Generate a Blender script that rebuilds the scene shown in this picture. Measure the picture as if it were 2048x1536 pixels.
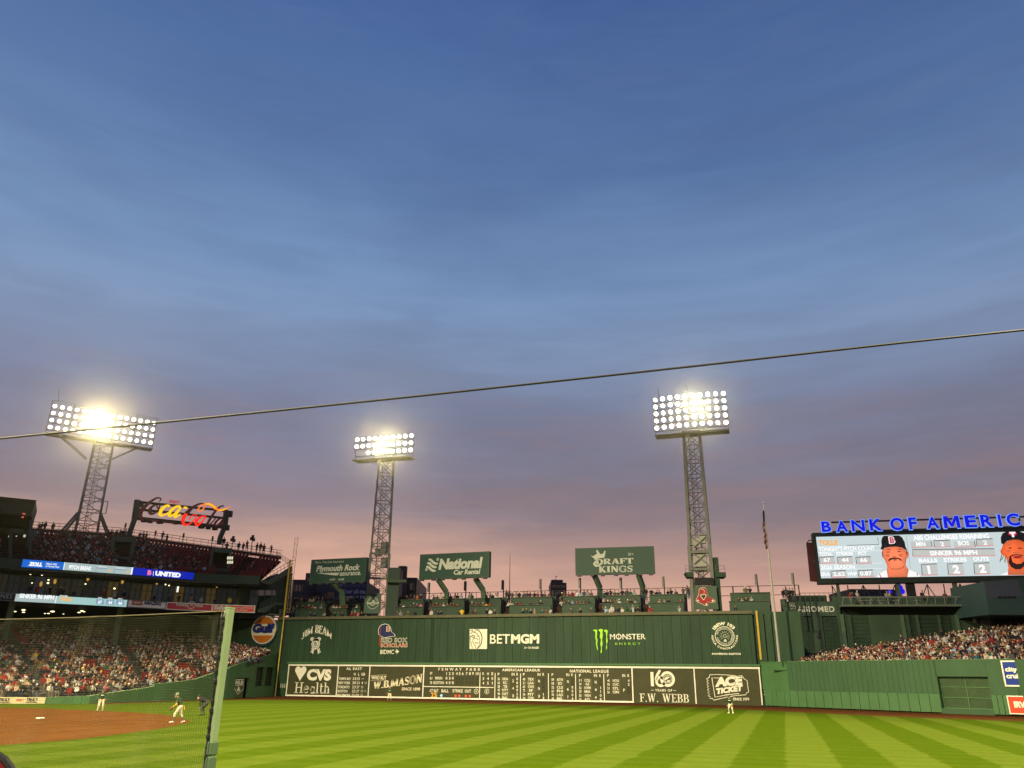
import bpy, bmesh, math, random
import numpy as np
from mathutils import Vector, Matrix
R = math.radians
random.seed(7)
for o in list(bpy.data.objects):
    bpy.data.objects.remove(o)
S = bpy.context.scene
COL = S.collection

# ------------------------------------------------------------------ camera
F_PX, PITCH, ROLL, YAW = 1566.66, R(20.653), R(0.665), R(18.228)
C = np.array([72.16, -14.306, 2.755])
FW = np.array([-math.sin(YAW), math.cos(YAW), 0.0])
RT = np.array([math.cos(YAW), math.sin(YAW), 0.0])
UP = np.array([0, 0, 1.0])
_f = FW*math.cos(PITCH) + UP*math.sin(PITCH)
_u = UP*math.cos(PITCH) - FW*math.sin(PITCH)
_r = RT*math.cos(ROLL) + _u*math.sin(ROLL)
_u2 = _u*math.cos(ROLL) - RT*math.sin(ROLL)
cd = bpy.data.cameras.new('camera'); cam = bpy.data.objects.new('camera', cd); COL.objects.link(cam)
cd.sensor_fit = 'HORIZONTAL'; cd.sensor_width = 36; cd.lens = 36*F_PX/2048
cd.clip_start = 0.1; cd.clip_end = 9000
M = Matrix.Identity(4)
for i in range(3):
    M[i][0], M[i][1], M[i][2], M[i][3] = _r[i], _u2[i], -_f[i], C[i]
cam.matrix_world = M
S.camera = cam

# ------------------------------------------------------------------ sky
W = bpy.data.worlds.new('World'); S.world = W; W.use_nodes = True
nt = W.node_tree; nt.nodes.clear()
def N(t, **k):
    n = nt.nodes.new(t)
    for a, b in k.items(): setattr(n, a, b)
    return n
def math_(op, a, b=None, clamp=False):
    n = N('ShaderNodeMath', operation=op, use_clamp=clamp)
    for i, v in enumerate((a, b)):
        if v is None: continue
        if isinstance(v, (int, float)): n.inputs[i].default_value = v
        else: nt.links.new(v, n.inputs[i])
    return n.outputs[0]
def lin(c):
    return tuple((x/255/12.92 if x/255 <= .04045 else ((x/255+.055)/1.055)**2.4) for x in c)
def ramp(fac, stops, inter='LINEAR'):
    n = N('ShaderNodeValToRGB'); cr = n.color_ramp; cr.interpolation = inter
    while len(cr.elements) > 1: cr.elements.remove(cr.elements[-1])
    for i, (p, c) in enumerate(stops):
        e = cr.elements[0] if i == 0 else cr.elements.new(p)
        e.position = p
        e.color = (*lin(c), 1) if isinstance(c, tuple) else (c, c, c, 1)
    nt.links.new(fac, n.inputs[0]); return n.outputs[0]
def mixc(f, a, b, mode='MIX'):
    n = N('ShaderNodeMix', data_type='RGBA', blend_type=mode)
    for s, v in ((n.inputs[0], f), (n.inputs[6], a), (n.inputs[7], b)):
        if isinstance(v, (int, float)): s.default_value = v
        elif isinstance(v, tuple): s.default_value = (*lin(v), 1)
        else: nt.links.new(v, s)
    return n.outputs[2]
def noise(vec, scale, detail=4, rough=.55, dist=0):
    n = N('ShaderNodeTexNoise'); n.inputs['Scale'].default_value = scale; n.inputs['Detail'].default_value = detail
    n.inputs['Roughness'].default_value = rough; n.inputs['Distortion'].default_value = dist
    nt.links.new(vec, n.inputs['Vector']); return n.outputs[0]
tc = N('ShaderNodeTexCoord'); gen = tc.outputs['Generated']
sep = N('ShaderNodeSeparateXYZ'); nt.links.new(gen, sep.inputs[0])
elev = math_('DIVIDE', math_('ARCSINE', sep.outputs[2]), R(90))
elev = math_('MAXIMUM', elev, 0.0)
def mapped(sx, sy, sz, rz=0, loc=(0, 0, 0)):
    m = N('ShaderNodeMapping'); m.inputs['Scale'].default_value = (sx, sy, sz); m.inputs['Rotation'].default_value = (0, 0, rz)
    m.inputs['Location'].default_value = loc
    nt.links.new(gen, m.inputs[0]); return m.outputs[0]
big = noise(mapped(1, 1, 3.2, YAW, (2.1, .7, .2)), 2.1, 5, .55, .35)
streak = noise(mapped(1, 1, 9, YAW, (.3, .2, .7)), 3.2, 6, .6, .25)
fine = noise(mapped(1, 1, 5, YAW), 11, 5, .6, .5)
# wobble the elevation a little so that the colour bands are not ruler straight
ew = math_('ADD', elev, math_('MULTIPLY', math_('SUBTRACT', streak, .5), .03))
ew = math_('ADD', ew, math_('MULTIPLY', math_('SUBTRACT', big, .5), .035))
dotr = N('ShaderNodeVectorMath', operation='DOT_PRODUCT'); nt.links.new(gen, dotr.inputs[0])
dotr.inputs[1].default_value = tuple(RT)
side = math_('MULTIPLY_ADD', dotr.outputs[1], .5); side.node.inputs[2].default_value = .5   # 0 left .. 1 right
ew = math_('ADD', ew, math_('MULTIPLY', math_('SUBTRACT', side, .5), .02))
e90 = lambda d: d/90
clear = ramp(ew, [(e90(0), (224, 166, 142)), (e90(5.4), (228, 172, 146)), (e90(7.3), (212, 162, 140)), (e90(8.9), (174, 142, 136)),
                  (e90(11), (142, 130, 144)), (e90(15), (128, 128, 154)), (e90(19), (122, 136, 170)), (e90(23), (124, 150, 190)),
                  (e90(28), (108, 142, 188)), (e90(36), (80, 115, 168)), (e90(47), (54, 91, 154)), (e90(70), (40, 70, 124)), (1, (34, 60, 110))])
cloud = ramp(ew, [(0, (196, 148, 132)), (e90(5.2), (198, 150, 134)), (e90(7), (158, 130, 126)), (e90(11), (130, 116, 124)), (e90(16), (116, 112, 130)),
                  (e90(21), (108, 118, 146)), (e90(26), (92, 116, 156)), (e90(35), (66, 98, 148)), (e90(47), (48, 80, 136)), (1, (36, 62, 110))])
mask = ramp(math_('ADD', math_('MULTIPLY', big, .55), math_('MULTIPLY', streak, .45)), [(.34, 0.0), (.68, 1.0)], 'EASE')
emask = ramp(elev, [(0, .35), (e90(7), .8), (e90(14), .95), (e90(21), .8), (e90(27), .6), (e90(40), .5), (e90(60), .3)])
mask = math_('MULTIPLY', mask, emask)
mask = math_('ADD', mask, math_('MULTIPLY', math_('SUBTRACT', side, .5), .6), True)
sky = mixc(mask, clear, cloud)
wisp = math_('MULTIPLY', ramp(math_('MULTIPLY_ADD', fine, .35) if False else math_('ADD', math_('MULTIPLY', fine, .3), math_('MULTIPLY', streak, .7)), [(.5, 0.0), (.68, 1.0)]), ramp(elev, [(0, .22), (e90(8), .26), (e90(13), .12), (e90(24), .09), (e90(50), .05)]))
sky = mixc(wisp, sky, mixc(ramp(elev, [(0, 0.0), (e90(17), 0.0), (e90(24), 1.0)]), (214, 150, 134), (146, 172, 208)))
# afterglow of the set sun, low in the sky beyond the tall wall
sund = N('ShaderNodeVectorMath', operation='DOT_PRODUCT'); nt.links.new(gen, sund.inputs[0]); _sd = FW*math.cos(R(-7))+RT*math.sin(R(-7)); sund.inputs[1].default_value = tuple(_sd)
gl_az = ramp(sund.outputs[1], [(.80, 0.0), (.97, 1.0)], 'EASE')
gl_el = ramp(math_('ADD', elev, math_('MULTIPLY', math_('SUBTRACT', streak, .5), .045)), [(0, 1.0), (e90(5.5), .95), (e90(7.5), .7), (e90(10.5), .12), (e90(14), 0.0)])
sky = mixc(math_('MULTIPLY', math_('MULTIPLY', gl_az, gl_el), .5), sky, (236, 178, 148))
hs = N('ShaderNodeHueSaturation'); hs.inputs['Saturation'].default_value = .92; nt.links.new(sky, hs.inputs['Color']); sky = hs.outputs[0]
bg = N('ShaderNodeBackground'); nt.links.new(sky, bg.inputs[0]); bg.inputs[1].default_value = 1.0
out = N('ShaderNodeOutputWorld'); nt.links.new(bg.outputs[0], out.inputs[0])
W.cycles.sampling_method = 'MANUAL'; W.cycles.sample_map_resolution = 512

# ------------------------------------------------------------------ floodlights of the park
LAMP_COL = (1.0, .845, .50)
def spot(name, loc, target, watts, cone, blend=.35, radius=2.2):
    l = bpy.data.lights.new(name, 'SPOT'); l.energy = watts; l.color = LAMP_COL
    l.spot_size = R(cone); l.spot_blend = blend; l.shadow_soft_size = radius
    o = bpy.data.objects.new(name, l); COL.objects.link(o); o.location = loc
    d = Vector(target) - Vector(loc); o.rotation_euler = d.to_track_quat('-Z', 'Y').to_euler()
    return o
KW = 1000
HAZE = 0.6e-4
# unseen park banks; first base and right field hang above real height, shading rear rows
spot('floodlight_first_base', (22, -58, 76), (41, 30, 0), 1400*KW, 56, .55)
spot('floodlight_home_plate', (-42, -10, 52), (42, 34, 0), 560*KW, 62, .5)
spot('floodlight_right_field', (128, -8, 78), (70, 24, 0), 900*KW, 58, .55)
spot('floodlight_bleachers', (136, 58, 60), (76, 34, 0), 240*KW, 60, .5)

S.view_settings.view_transform = 'Standard'; S.view_settings.look = 'None'
S.view_settings.exposure = 0; S.view_settings.gamma = 1; S.view_settings.use_curve_mapping = False
S.render.engine = 'CYCLES'
cy = S.cycles; cy.use_denoising = True; cy.max_bounces = 6; cy.diffuse_bounces = 3; cy.glossy_bounces = 2
cy.transmission_bounces = 4; cy.sample_clamp_indirect = 3; cy.use_adaptive_sampling = True; cy.adaptive_threshold = .012
cy.caustics_reflective = False; cy.caustics_refractive = False; cy.blur_glossy = 1

# ------------------------------------------------------------------ materials
MATS = {}
def mat(name, col, rough=.75, var=.12, scale=3.0, bump=0.0, metal=0.0, emit=None, strength=1.0, stretch=(1, 1, 1), spec=.25):
    if name in MATS: return MATS[name]
    m = bpy.data.materials.new(name); m.use_nodes = True; t = m.node_tree; b = t.nodes['Principled BSDF']
    b.inputs['Roughness'].default_value = rough; b.inputs['Metallic'].default_value = metal
    b.inputs['Specular IOR Level'].default_value = spec
    c = (*col, 1)
    b.inputs['Base Color'].default_value = c
    m.diffuse_color = c
    if emit:
        b.inputs['Emission Color'].default_value = (*emit, 1); b.inputs['Emission Strength'].default_value = strength
        m.cycles.emission_sampling = 'NONE'
    elif var > 0:
        tcn = t.nodes.new('ShaderNodeTexCoord'); mp = t.nodes.new('ShaderNodeMapping'); nz = t.nodes.new('ShaderNodeTexNoise')
        geo = t.nodes.new('ShaderNodeNewGeometry')
        mp.inputs['Scale'].default_value = stretch
        t.links.new(geo.outputs['Position'], mp.inputs[0]); t.links.new(mp.outputs[0], nz.inputs['Vector'])
        nz.inputs['Scale'].default_value = scale; nz.inputs['Detail'].default_value = 5; nz.inputs['Roughness'].default_value = .65
        mr = t.nodes.new('ShaderNodeMapRange'); mr.inputs['From Min'].default_value = .3; mr.inputs['From Max'].default_value = .7
        mr.inputs['To Min'].default_value = 1-var; mr.inputs['To Max'].default_value = 1+var
        t.links.new(nz.outputs[0], mr.inputs[0])
        mx = t.nodes.new('ShaderNodeMix'); mx.data_type = 'RGBA'; mx.blend_type = 'MULTIPLY'; mx.inputs[0].default_value = 1
        mx.inputs[6].default_value = c; t.links.new(mr.outputs[0], mx.inputs[7]); t.links.new(mx.outputs[2], b.inputs['Base Color'])
        if bump:
            bp = t.nodes.new('ShaderNodeBump'); bp.inputs['Strength'].default_value = bump; bp.inputs['Distance'].default_value = .02
            t.links.new(nz.outputs[0], bp.inputs['Height']); t.links.new(bp.outputs[0], b.inputs['Normal'])
    MATS[name] = m; return m
def glow(name, c255, s=1.0):
    return mat(name, (.02, .02, .02), emit=lin(c255), strength=s, var=0)

# ------------------------------------------------------------------ pixels <-> space (pixels of the 2048 x 1536 photograph)
def ray(px, py):
    return _f + _r*((px-1024)/F_PX) + _u2*((768-py)/F_PX)
def at(px, py, dep):
    d = ray(px, py); return C + d*(dep/(d @ FW))
def ground(px, py, z=0.0):
    d = ray(px, py); return C + d*((z-C[2])/d[2])
def depth_of(p): return (np.asarray(p)-C) @ FW
def project(P):
    d = np.asarray(P, float)-C; z = d @ _f
    return 1024+F_PX*(d @ _r)/z, 768-F_PX*(d @ _u2)/z
class Plane:
    """upright (or tilted) rectangle frame: origin, u (to the right), w (up), n (towards the viewer)"""
    def __init__(s, o, u, w=(0, 0, 1)):
        s.o = np.array(o, float); s.u = np.array(u, float); s.u /= np.linalg.norm(s.u)
        s.w = np.array(w, float); s.w /= np.linalg.norm(s.w); s.n = np.cross(s.u, s.w); s.n /= np.linalg.norm(s.n)
    def uv(s, px, py):
        d = ray(px, py); t = ((s.o-C) @ s.n)/(d @ s.n); q = C+d*t-s.o
        return q @ s.u, q @ s.w
    def pt(s, u, w, off=0.0): return s.o + s.u*u + s.w*w + s.n*off
    def off(s, d):
        return Plane(s.o+s.n*d, s.u, s.w)
def edge_plane(pL, pR, depL, origin=None):
    """vertical plane through two pixels that lie at one height; depL is the depth of the left one"""
    a = at(pL[0], pL[1], depL); d = ray(*pR); b = C + d*((a[2]-C[2])/d[2])
    u = b-a; u[2] = 0
    return Plane((a[0], a[1], 0), u)

# ------------------------------------------------------------------ mesh builder
BASE = {}
class MB:
    def __init__(s): s.v = []; s.f = []; s.m = []
    def add(s, vs, fs, mi=0):
        k = len(s.v); s.v += [tuple(map(float, p)) for p in vs]
        for f in fs: s.f.append(tuple(i+k for i in f)); s.m.append(mi)
    def box(s, c, h, ax=None, mi=0):
        c = np.array(c, float); ax = np.eye(3) if ax is None else ax
        vs = [c+ax[0]*h[0]*i+ax[1]*h[1]*j+ax[2]*h[2]*k for i in (-1, 1) for j in (-1, 1) for k in (-1, 1)]
        s.add(vs, [(0, 1, 3, 2), (4, 6, 7, 5), (0, 4, 5, 1), (2, 3, 7, 6), (0, 2, 6, 4), (1, 5, 7, 3)], mi)
    def bar(s, p, q, w, h=None, mi=0, upv=(0, 0, 1)):
        p, q = np.array(p, float), np.array(q, float); d = q-p; L = np.linalg.norm(d)
        if L < 1e-6: return
        d /= L; a = np.cross(d, upv)
        if np.linalg.norm(a) < 1e-3: a = np.cross(d, (1, 0, 0))
        a /= np.linalg.norm(a); b = np.cross(a, d)
        s.box((p+q)/2, (L/2, w/2, (h or w)/2), (d, a, b), mi)
    def tube(s, pts, r, n=6, mi=0, cap=True):
        pts = [np.array(p, float) for p in pts]; rr = r if isinstance(r, (list, tuple)) else [r]*len(pts)
        rings = []
        for i, p in enumerate(pts):
            d = pts[min(i+1, len(pts)-1)]-pts[max(i-1, 0)]; d /= np.linalg.norm(d)
            a = np.cross(d, (0, 0, 1)) if abs(d[2]) < .95 else np.cross(d, (1, 0, 0)); a /= np.linalg.norm(a); b = np.cross(d, a)
            rings.append([p+(a*math.cos(2*math.pi*k/n)+b*math.sin(2*math.pi*k/n))*rr[i] for k in range(n)])
        vs = [q for g in rings for q in g]; fs = []
        for i in range(len(pts)-1):
            for k in range(n):
                fs.append((i*n+k, i*n+(k+1) % n, (i+1)*n+(k+1) % n, (i+1)*n+k))
        if cap: fs += [tuple(range(n-1, -1, -1)), tuple((len(pts)-1)*n+k for k in range(n))]
        s.add(vs, fs, mi)
    def ball(s, c, r, n=8, mi=0, sc=(1, 1, 1)):
        c = np.array(c, float); vs = [c+np.array((0, 0, r*sc[2]))]; m = max(3, n//2)
        for i in range(1, m):
            t = math.pi*i/m
            for k in range(n):
                p = 2*math.pi*k/n; vs.append(c+np.array((math.sin(t)*math.cos(p)*sc[0], math.sin(t)*math.sin(p)*sc[1], math.cos(t)*sc[2]))*r)
        vs.append(c-np.array((0, 0, r*sc[2]))); fs = []
        for k in range(n): fs.append((0, 1+k, 1+(k+1) % n))
        for i in range(m-2):
            for k in range(n): fs.append((1+i*n+k, 1+(i+1)*n+k, 1+(i+1)*n+(k+1) % n, 1+i*n+(k+1) % n))
        for k in range(n): fs.append((len(vs)-1, 1+(m-2)*n+(k+1) % n, 1+(m-2)*n+k))
        s.add(vs, fs, mi)
    def poly(s, P, pts, off=0.0, th=0.0, mi=0):
        """outline in plane coordinates; th > 0 gives it a thickness towards the viewer"""
        ar = sum(pts[i][0]*pts[(i+1) % len(pts)][1]-pts[(i+1) % len(pts)][0]*pts[i][1] for i in range(len(pts)))
        if ar < 0: pts = pts[::-1]
        n = len(pts); fr = [P.pt(u, w, off+th) for u, w in pts]
        if th <= 0: s.add(fr, [tuple(range(n))], mi); return
        bk = [P.pt(u, w, off) for u, w in pts]
        s.add(fr+bk, [tuple(range(n)), tuple(range(2*n-1, n-1, -1))]+[(i, n+i, n+(i+1) % n, (i+1) % n) for i in range(n)], mi)
    def rect(s, P, u0, u1, w0, w1, off=0.0, th=0.0, mi=0):
        s.poly(P, [(u0, w0), (u1, w0), (u1, w1), (u0, w1)], off, th, mi)
    def stroke(s, P, pts, width, off=0.0, mi=0, closed=False):
        """flat painted line; width: number or list"""
        n = len(pts); ww = width if isinstance(width, (list, tuple)) else [width]*n
        L = []; Rr = []
        for i in range(n):
            a = pts[(i-1) % n] if (closed or i > 0) else pts[i]; b = pts[(i+1) % n] if (closed or i < n-1) else pts[i]
            dx, dy = b[0]-a[0], b[1]-a[1]; q = math.hypot(dx, dy) or 1; nx, ny = -dy/q*ww[i]/2, dx/q*ww[i]/2
            L.append(P.pt(pts[i][0]+nx, pts[i][1]+ny, off)); Rr.append(P.pt(pts[i][0]-nx, pts[i][1]-ny, off))
        m = n if closed else n-1
        s.add(L+Rr, [(i, n+i, n+(i+1) % n, (i+1) % n) for i in range(m)], mi)
    def disc(s, P, u, w, r, off=0.0, n=20, mi=0, th=0.0, ry=None):
        s.poly(P, [(u+r*math.cos(2*math.pi*k/n), w+(ry or r)*math.sin(2*math.pi*k/n)) for k in range(n)], off, th, mi)
    def ring(s, P, u, w, r, width, off=0.0, n=28, mi=0, a0=0, a1=360, ry=None):
        k = n if a1-a0 >= 360 else n+1
        pts = [(u+r*math.cos(R(a0+(a1-a0)*i/n)), w+(ry or r)*math.sin(R(a0+(a1-a0)*i/n))) for i in range(k)]
        s.stroke(P, pts, width, off, mi, closed=a1-a0 >= 360)
    def mesh(s, name, base=(0, 0, 0)):
        me = bpy.data.meshes.new(name); b = np.array(base, float)
        vs = (np.array(s.v)-b) if len(s.v) else np.zeros((0, 3))
        me.from_pydata(vs.tolist(), [], s.f); me.polygons.foreach_set('material_index', s.m); me.update(); return me
    def build(s, name, mats, parent=None, label=None, kind=None, smooth=False, loc=None):
        base = BASE[parent.name] if parent else (np.array(loc, float) if loc is not None else np.zeros(3))
        me = s.mesh(name, base)
        for m in (mats if isinstance(mats, (list, tuple)) else [mats]): me.materials.append(m)
        if smooth: me.polygons.foreach_set('use_smooth', [True]*len(me.polygons))
        o = bpy.data.objects.new(name, me); COL.objects.link(o)
        if parent: o.parent = parent
        elif loc is not None: o.location = loc
        BASE[o.name] = base
        if label: o['label'] = label
        if kind: o['kind'] = kind
        return o
def thing(name, label, cat, loc=(0, 0, 0), group=None):
    o = bpy.data.objects.new(name, None); COL.objects.link(o); o.location = tuple(map(float, loc)); o.empty_display_size = .5
    o['label'] = label; o['category'] = cat
    if group: o['group'] = group
    BASE[o.name] = np.array(loc, float); return o
def tag(o, label, cat, group=None):
    o['label'] = label; o['category'] = cat
    if group: o['group'] = group
    return o
def sub(name, parent, label=None):
    """an Empty that is a part holding sub-parts"""
    o = bpy.data.objects.new(name, None); COL.objects.link(o); o.parent = parent; BASE[o.name] = BASE[parent.name]
    if label: o['label'] = label
    return o
def share(name, me, parent, mw):
    """one of many alike pieces: shares mesh data; mw is its matrix in the world"""
    o = bpy.data.objects.new(name, me); COL.objects.link(o); o.parent = parent
    b = BASE[parent.name]; o.matrix_local = Matrix.Translation(-Vector(b)) @ mw; return o
def frame_mat(o, x, y, z):
    m = Matrix.Identity(4)
    for i in range(3): m[i][0], m[i][1], m[i][2], m[i][3] = x[i], y[i], z[i], o[i]
    return m

# ------------------------------------------------------------------ lettering
_TXT = {}
def text2d(s, bold=0.0, space=1.0, shear=0.0):
    k = (s, bold, space, shear)
    if k in _TXT: return _TXT[k]
    cu = bpy.data.curves.new('lettering', 'FONT'); cu.body = s; cu.offset = bold; cu.space_character = space; cu.shear = shear; cu.resolution_u = 3
    ob = bpy.data.objects.new('lettering', cu); COL.objects.link(ob)
    dg = bpy.context.evaluated_depsgraph_get(); ev = ob.evaluated_get(dg); me = ev.to_mesh()
    v = np.array([q.co[:2] for q in me.vertices]); f = [tuple(p.vertices) for p in me.polygons]
    ev.to_mesh_clear(); bpy.data.objects.remove(ob); bpy.data.curves.remove(cu)
    lo, hi = v.min(0), v.max(0); v = (v-lo)/np.maximum(hi-lo, 1e-6)
    _TXT[k] = (v, f); return _TXT[k]
# slab-serif strokes for the signs that are set in serif type: (thick strokes, thin strokes, serif bars), unit square
def _arc(cx, cy, rx, ry, a0, a1, n=10): return [(cx+rx*math.cos(R(a0+(a1-a0)*i/n)), cy+ry*math.sin(R(a0+(a1-a0)*i/n))) for i in range(n+1)]
SER = {
 'F': (.62, [[(.18, 0), (.18, 1)]], [[(.18, .95), (.58, .95)], [(.18, .52), (.46, .52)], [(.58, 1), (.58, .78)], [(.46, .62), (.46, .42)]], [(.0, .36, 0), (.0, .2, 1)]),
 'E': (.66, [[(.18, 0), (.18, 1)]], [[(.18, .95), (.6, .95)], [(.18, .52), (.46, .52)], [(.18, .05), (.62, .05)], [(.6, 1), (.6, .78)], [(.62, 0), (.62, .24)], [(.46, .62), (.46, .42)]], [(.0, .2, 0), (.0, .2, 1)]),
 'B': (.7, [[(.18, 0), (.18, 1)], _arc(.34, .75, .23, .21, -60, 60), _arc(.36, .27, .26, .23, -60, 60)], [[(.18, .95), (.38, .95), (.48, .92)], [(.18, .52), (.42, .52), (.5, .56)], [(.18, .05), (.4, .05), (.52, .1)], [(.42, .52), (.54, .46)]], [(.0, .2, 0), (.0, .2, 1)]),
 'W': (1.08, [[(.14, 1), (.34, 0)], [(.54, 1), (.74, 0)]], [[(.34, 0), (.54, .9)], [(.74, 0), (.94, 1)]], [(0, .28, 1), (.42, .66, 1), (.82, 1.06, 1)]),
 'M': (.98, [[(.14, 0), (.14, 1)], [(.84, 0), (.84, 1)], [(.14, 1), (.5, .1)]], [[(.5, .1), (.84, 1)]], [(0, .28, 0), (.7, .98, 0), (0, .2, 1), (.8, .98, 1)]),
 'A': (.84, [[(.42, 1), (.7, 0)]], [[(.42, 1), (.12, 0)], [(.22, .33), (.6, .33)]], [(0, .26, 0), (.54, .84, 0)]),
 'S': (.64, [[(.11, .74), (.15, .64), (.24, .57), (.4, .46), (.5, .38), (.54, .26)]], [[(.54, .76), (.48, .9), (.32, .96), (.18, .91), (.11, .76), (.15, .64)], [(.5, .38), (.54, .26), (.47, .1), (.32, .04), (.16, .08), (.09, .24)], [(.54, .98), (.54, .74)], [(.09, .02), (.09, .26)]], []),
 'O': (.84, [_arc(.42, .5, .32, .47, 110, 250), _arc(.42, .5, .32, .47, -70, 70)], [_arc(.42, .5, .32, .47, 0, 360, 20)], []),
 'N': (.86, [[(.16, 1), (.7, .05)]], [[(.16, 0), (.16, 1)], [(.7, 0), (.7, 1)]], [(0, .3, 0), (0, .22, 1), (.56, .86, 1)]),
 'J': (.56, [[(.36, 1), (.36, .22)]], [_arc(.22, .2, .14, .2, 0, -180)], [(.18, .56, 1)]),
 'I': (.4, [[(.2, 0), (.2, 1)]], [], [(.02, .38, 0), (.02, .38, 1)]),
 'D': (.78, [[(.18, 0), (.18, 1)], _arc(.3, .5, .36, .45, -65, 65)], [[(.18, .95), (.36, .95), (.5, .9)], [(.18, .05), (.36, .05), (.5, .1)]], [(0, .2, 0), (0, .2, 1)]),
 'R': (.78, [[(.18, 0), (.18, 1)], _arc(.36, .74, .23, .22, -60, 60), [(.36, .5), (.66, 0)]], [[(.18, .95), (.4, .95), (.5, .9)], [(.18, .5), (.42, .5), (.52, .58)]], [(0, .34, 0), (0, .2, 1), (.56, .78, 0)]),
 'T': (.74, [[(.37, 0), (.37, 1)]], [[(.04, .95), (.7, .95)], [(.04, 1), (.04, .76)], [(.7, 1), (.7, .76)]], [(.2, .54, 0)]),
 'K': (.82, [[(.18, 0), (.18, 1)], [(.32, .55), (.68, 0)]], [[(.18, .36), (.64, 1)]], [(0, .34, 0), (0, .34, 1), (.54, .82, 0), (.5, .78, 1)]),
 'G': (.82, [_arc(.42, .5, .32, .47, 110, 250)], [_arc(.42, .5, .32, .47, 30, 330, 20), [(.7, .05), (.7, .44)], [(.7, .95), (.7, .7)], [(.5, .44), (.8, .44)]], []),
 'H': (.86, [[(.18, 0), (.18, 1)], [(.68, 0), (.68, 1)]], [[(.18, .52), (.68, .52)]], [(0, .34, 0), (0, .34, 1), (.52, .86, 0), (.52, .86, 1)]),
 'e': (.54, [_arc(.27, .33, .2, .31, 100, 250)], [_arc(.27, .33, .2, .31, 10, 320, 16), [(.08, .36), (.47, .36)]], []),
 'a': (.54, [[(.42, .6), (.42, .05)], _arc(.24, .3, .16, .28, 110, 250)], [_arc(.24, .3, .18, .3, 0, 360, 16)], [(.36, .56, 0)]),
 'l': (.3, [[(.15, 0), (.15, 1)]], [], [(0, .3, 0), (0, .16, 1)]),
 't': (.38, [[(.16, .9), (.16, .15)]], [[(.02, .64), (.36, .64)], _arc(.27, .14, .11, .13, 180, 350)], []),
 'h': (.6, [[(.14, 0), (.14, 1)], [(.46, 0), (.46, .45)]], [_arc(.3, .42, .16, .2, 0, 180)], [(0, .28, 0), (0, .15, 1), (.34, .6, 0)]),
 '.': (.26, [[(.13, 0), (.13, .13)]], [], []), ' ': (.4, [], [], []),
}
class Flat:                      # a plane stand-in that keeps 2-D coordinates
    def pt(s, u, w, off=0): return (u, w, 0)
def serif2d(s, thick=.16, thin=.07, gap=.06):
    k = ('serif', s, thick, thin, gap)
    if k in _TXT: return _TXT[k]
    mb = MB(); x = 0; P = Flat()
    for ch in s:
        w, a, b, c = SER[ch]
        for st in b: mb.stroke(P, [(x+p, q) for p, q in st], thin)
        for st in a: mb.stroke(P, [(x+p, q) for p, q in st], thick if len(st) == 2 else [thin+(thick-thin)*math.sin(math.pi*(i+.6)/(len(st)+.2)) for i in range(len(st))])
        for u0, u1, y in c: mb.stroke(P, [(x+u0, y+(.035 if y == 0 else -.035)), (x+u1, y+(.035 if y == 0 else -.035))], .07)
        x += w+gap
    v = np.array(mb.v)[:, :2]; lo, hi = v.min(0), v.max(0)
    _TXT[k] = ((v-lo)/(hi-lo), mb.f); return _TXT[k]
def put(mb, P, glyphs, u0, u1, w0, w1, off=.012, mi=0, warp=None, th=0.0):
    v, f = glyphs; q = []
    for a, b in v:
        x, y = u0+(u1-u0)*a, w0+(w1-w0)*b
        if warp: x, y = warp(a, b, x, y)
        q.append((x, y))
    if th <= 0:
        mb.add([P.pt(x, y, off) for x, y in q], f, mi); return
    n = len(q); cnt = {}
    for fc in f:
        for i in range(len(fc)):
            e = (fc[i], fc[(i+1) % len(fc)]); cnt[e] = cnt.get(e, 0)+1
    sides = [(a, a+n, b+n, b) for (a, b) in cnt if (b, a) not in cnt]
    mb.add([P.pt(x, y, off+th) for x, y in q]+[P.pt(x, y, off) for x, y in q], list(f)+sides, mi)
def words(mb, P, s, xl, xr, yt, yb, bold=0.0, space=1.0, shear=0.0, off=.012, mi=0, warp=None, serif=None, th=0.0):
    """lettering fitted to a pixel box of the photograph, on the plane P"""
    xm, ym = (xl+xr)/2, (yt+yb)/2
    u0, u1 = P.uv(xl, ym)[0], P.uv(xr, ym)[0]; w1, w0 = P.uv(xm, yt)[1], P.uv(xm, yb)[1]
    put(mb, P, serif2d(s, *serif) if serif else text2d(s, bold, space, shear), u0, u1, w0, w1, off, mi, warp, th)
def pxs(P, pts): return [P.uv(*p) for p in pts]
def zs(ox, oy, k=6.4):
    return lambda x, y: (ox+x/k, oy+y/k)

# ------------------------------------------------------------------ paints
GREEN_WALL = mat('green_wall_paint', (.0168, .0460, .0205), .6, .24, .5, stretch=(1.4, 1.4, .25))
GREEN_WALL2 = mat('green_wall_paint_worn', (.0184, .0488, .0220), .6, .24, .6, stretch=(1.6, 1.6, .25))
GREEN_WALL3 = mat('green_wall_paint_deep', (.0154, .0430, .0190), .6, .24, .5, stretch=(1.4, 1.4, .3))
GREEN_PAD = mat('green_padding', (.0565, .136, .0510), .55, .10, .5)
GREEN_PAD2 = mat('green_padding_lighter', (.0620, .149, .0560), .55, .10, .5)
GREEN_UP = mat('green_upper_panel', (.0355, .086, .0365), .6, .12, .5, stretch=(1.3, 1.3, .4))
GREEN_DARK = mat('dark_green_paint', (.022, .048, .028), .65, .15, .6)
GREEN_STEEL = mat('green_steel', (.055, .095, .06), .5, .12, 1.0)
GREEN_SIGN = mat('green_sign_face', (.0125, .046, .030), .5, .05, .2)
GREY_STEEL = mat('grey_green_steel', (.16, .16, .135), .55, .18, 1.2)
BOARD_PAINT = mat('scoreboard_paint', (.046, .047, .018), .65, .14, .8)
WHITE = mat('white_paint', (.74, .72, .60), .6, .08, 1.5)
CREAM = mat('cream_lettering', (.70, .68, .54), .65, .05, 1.5)
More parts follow.
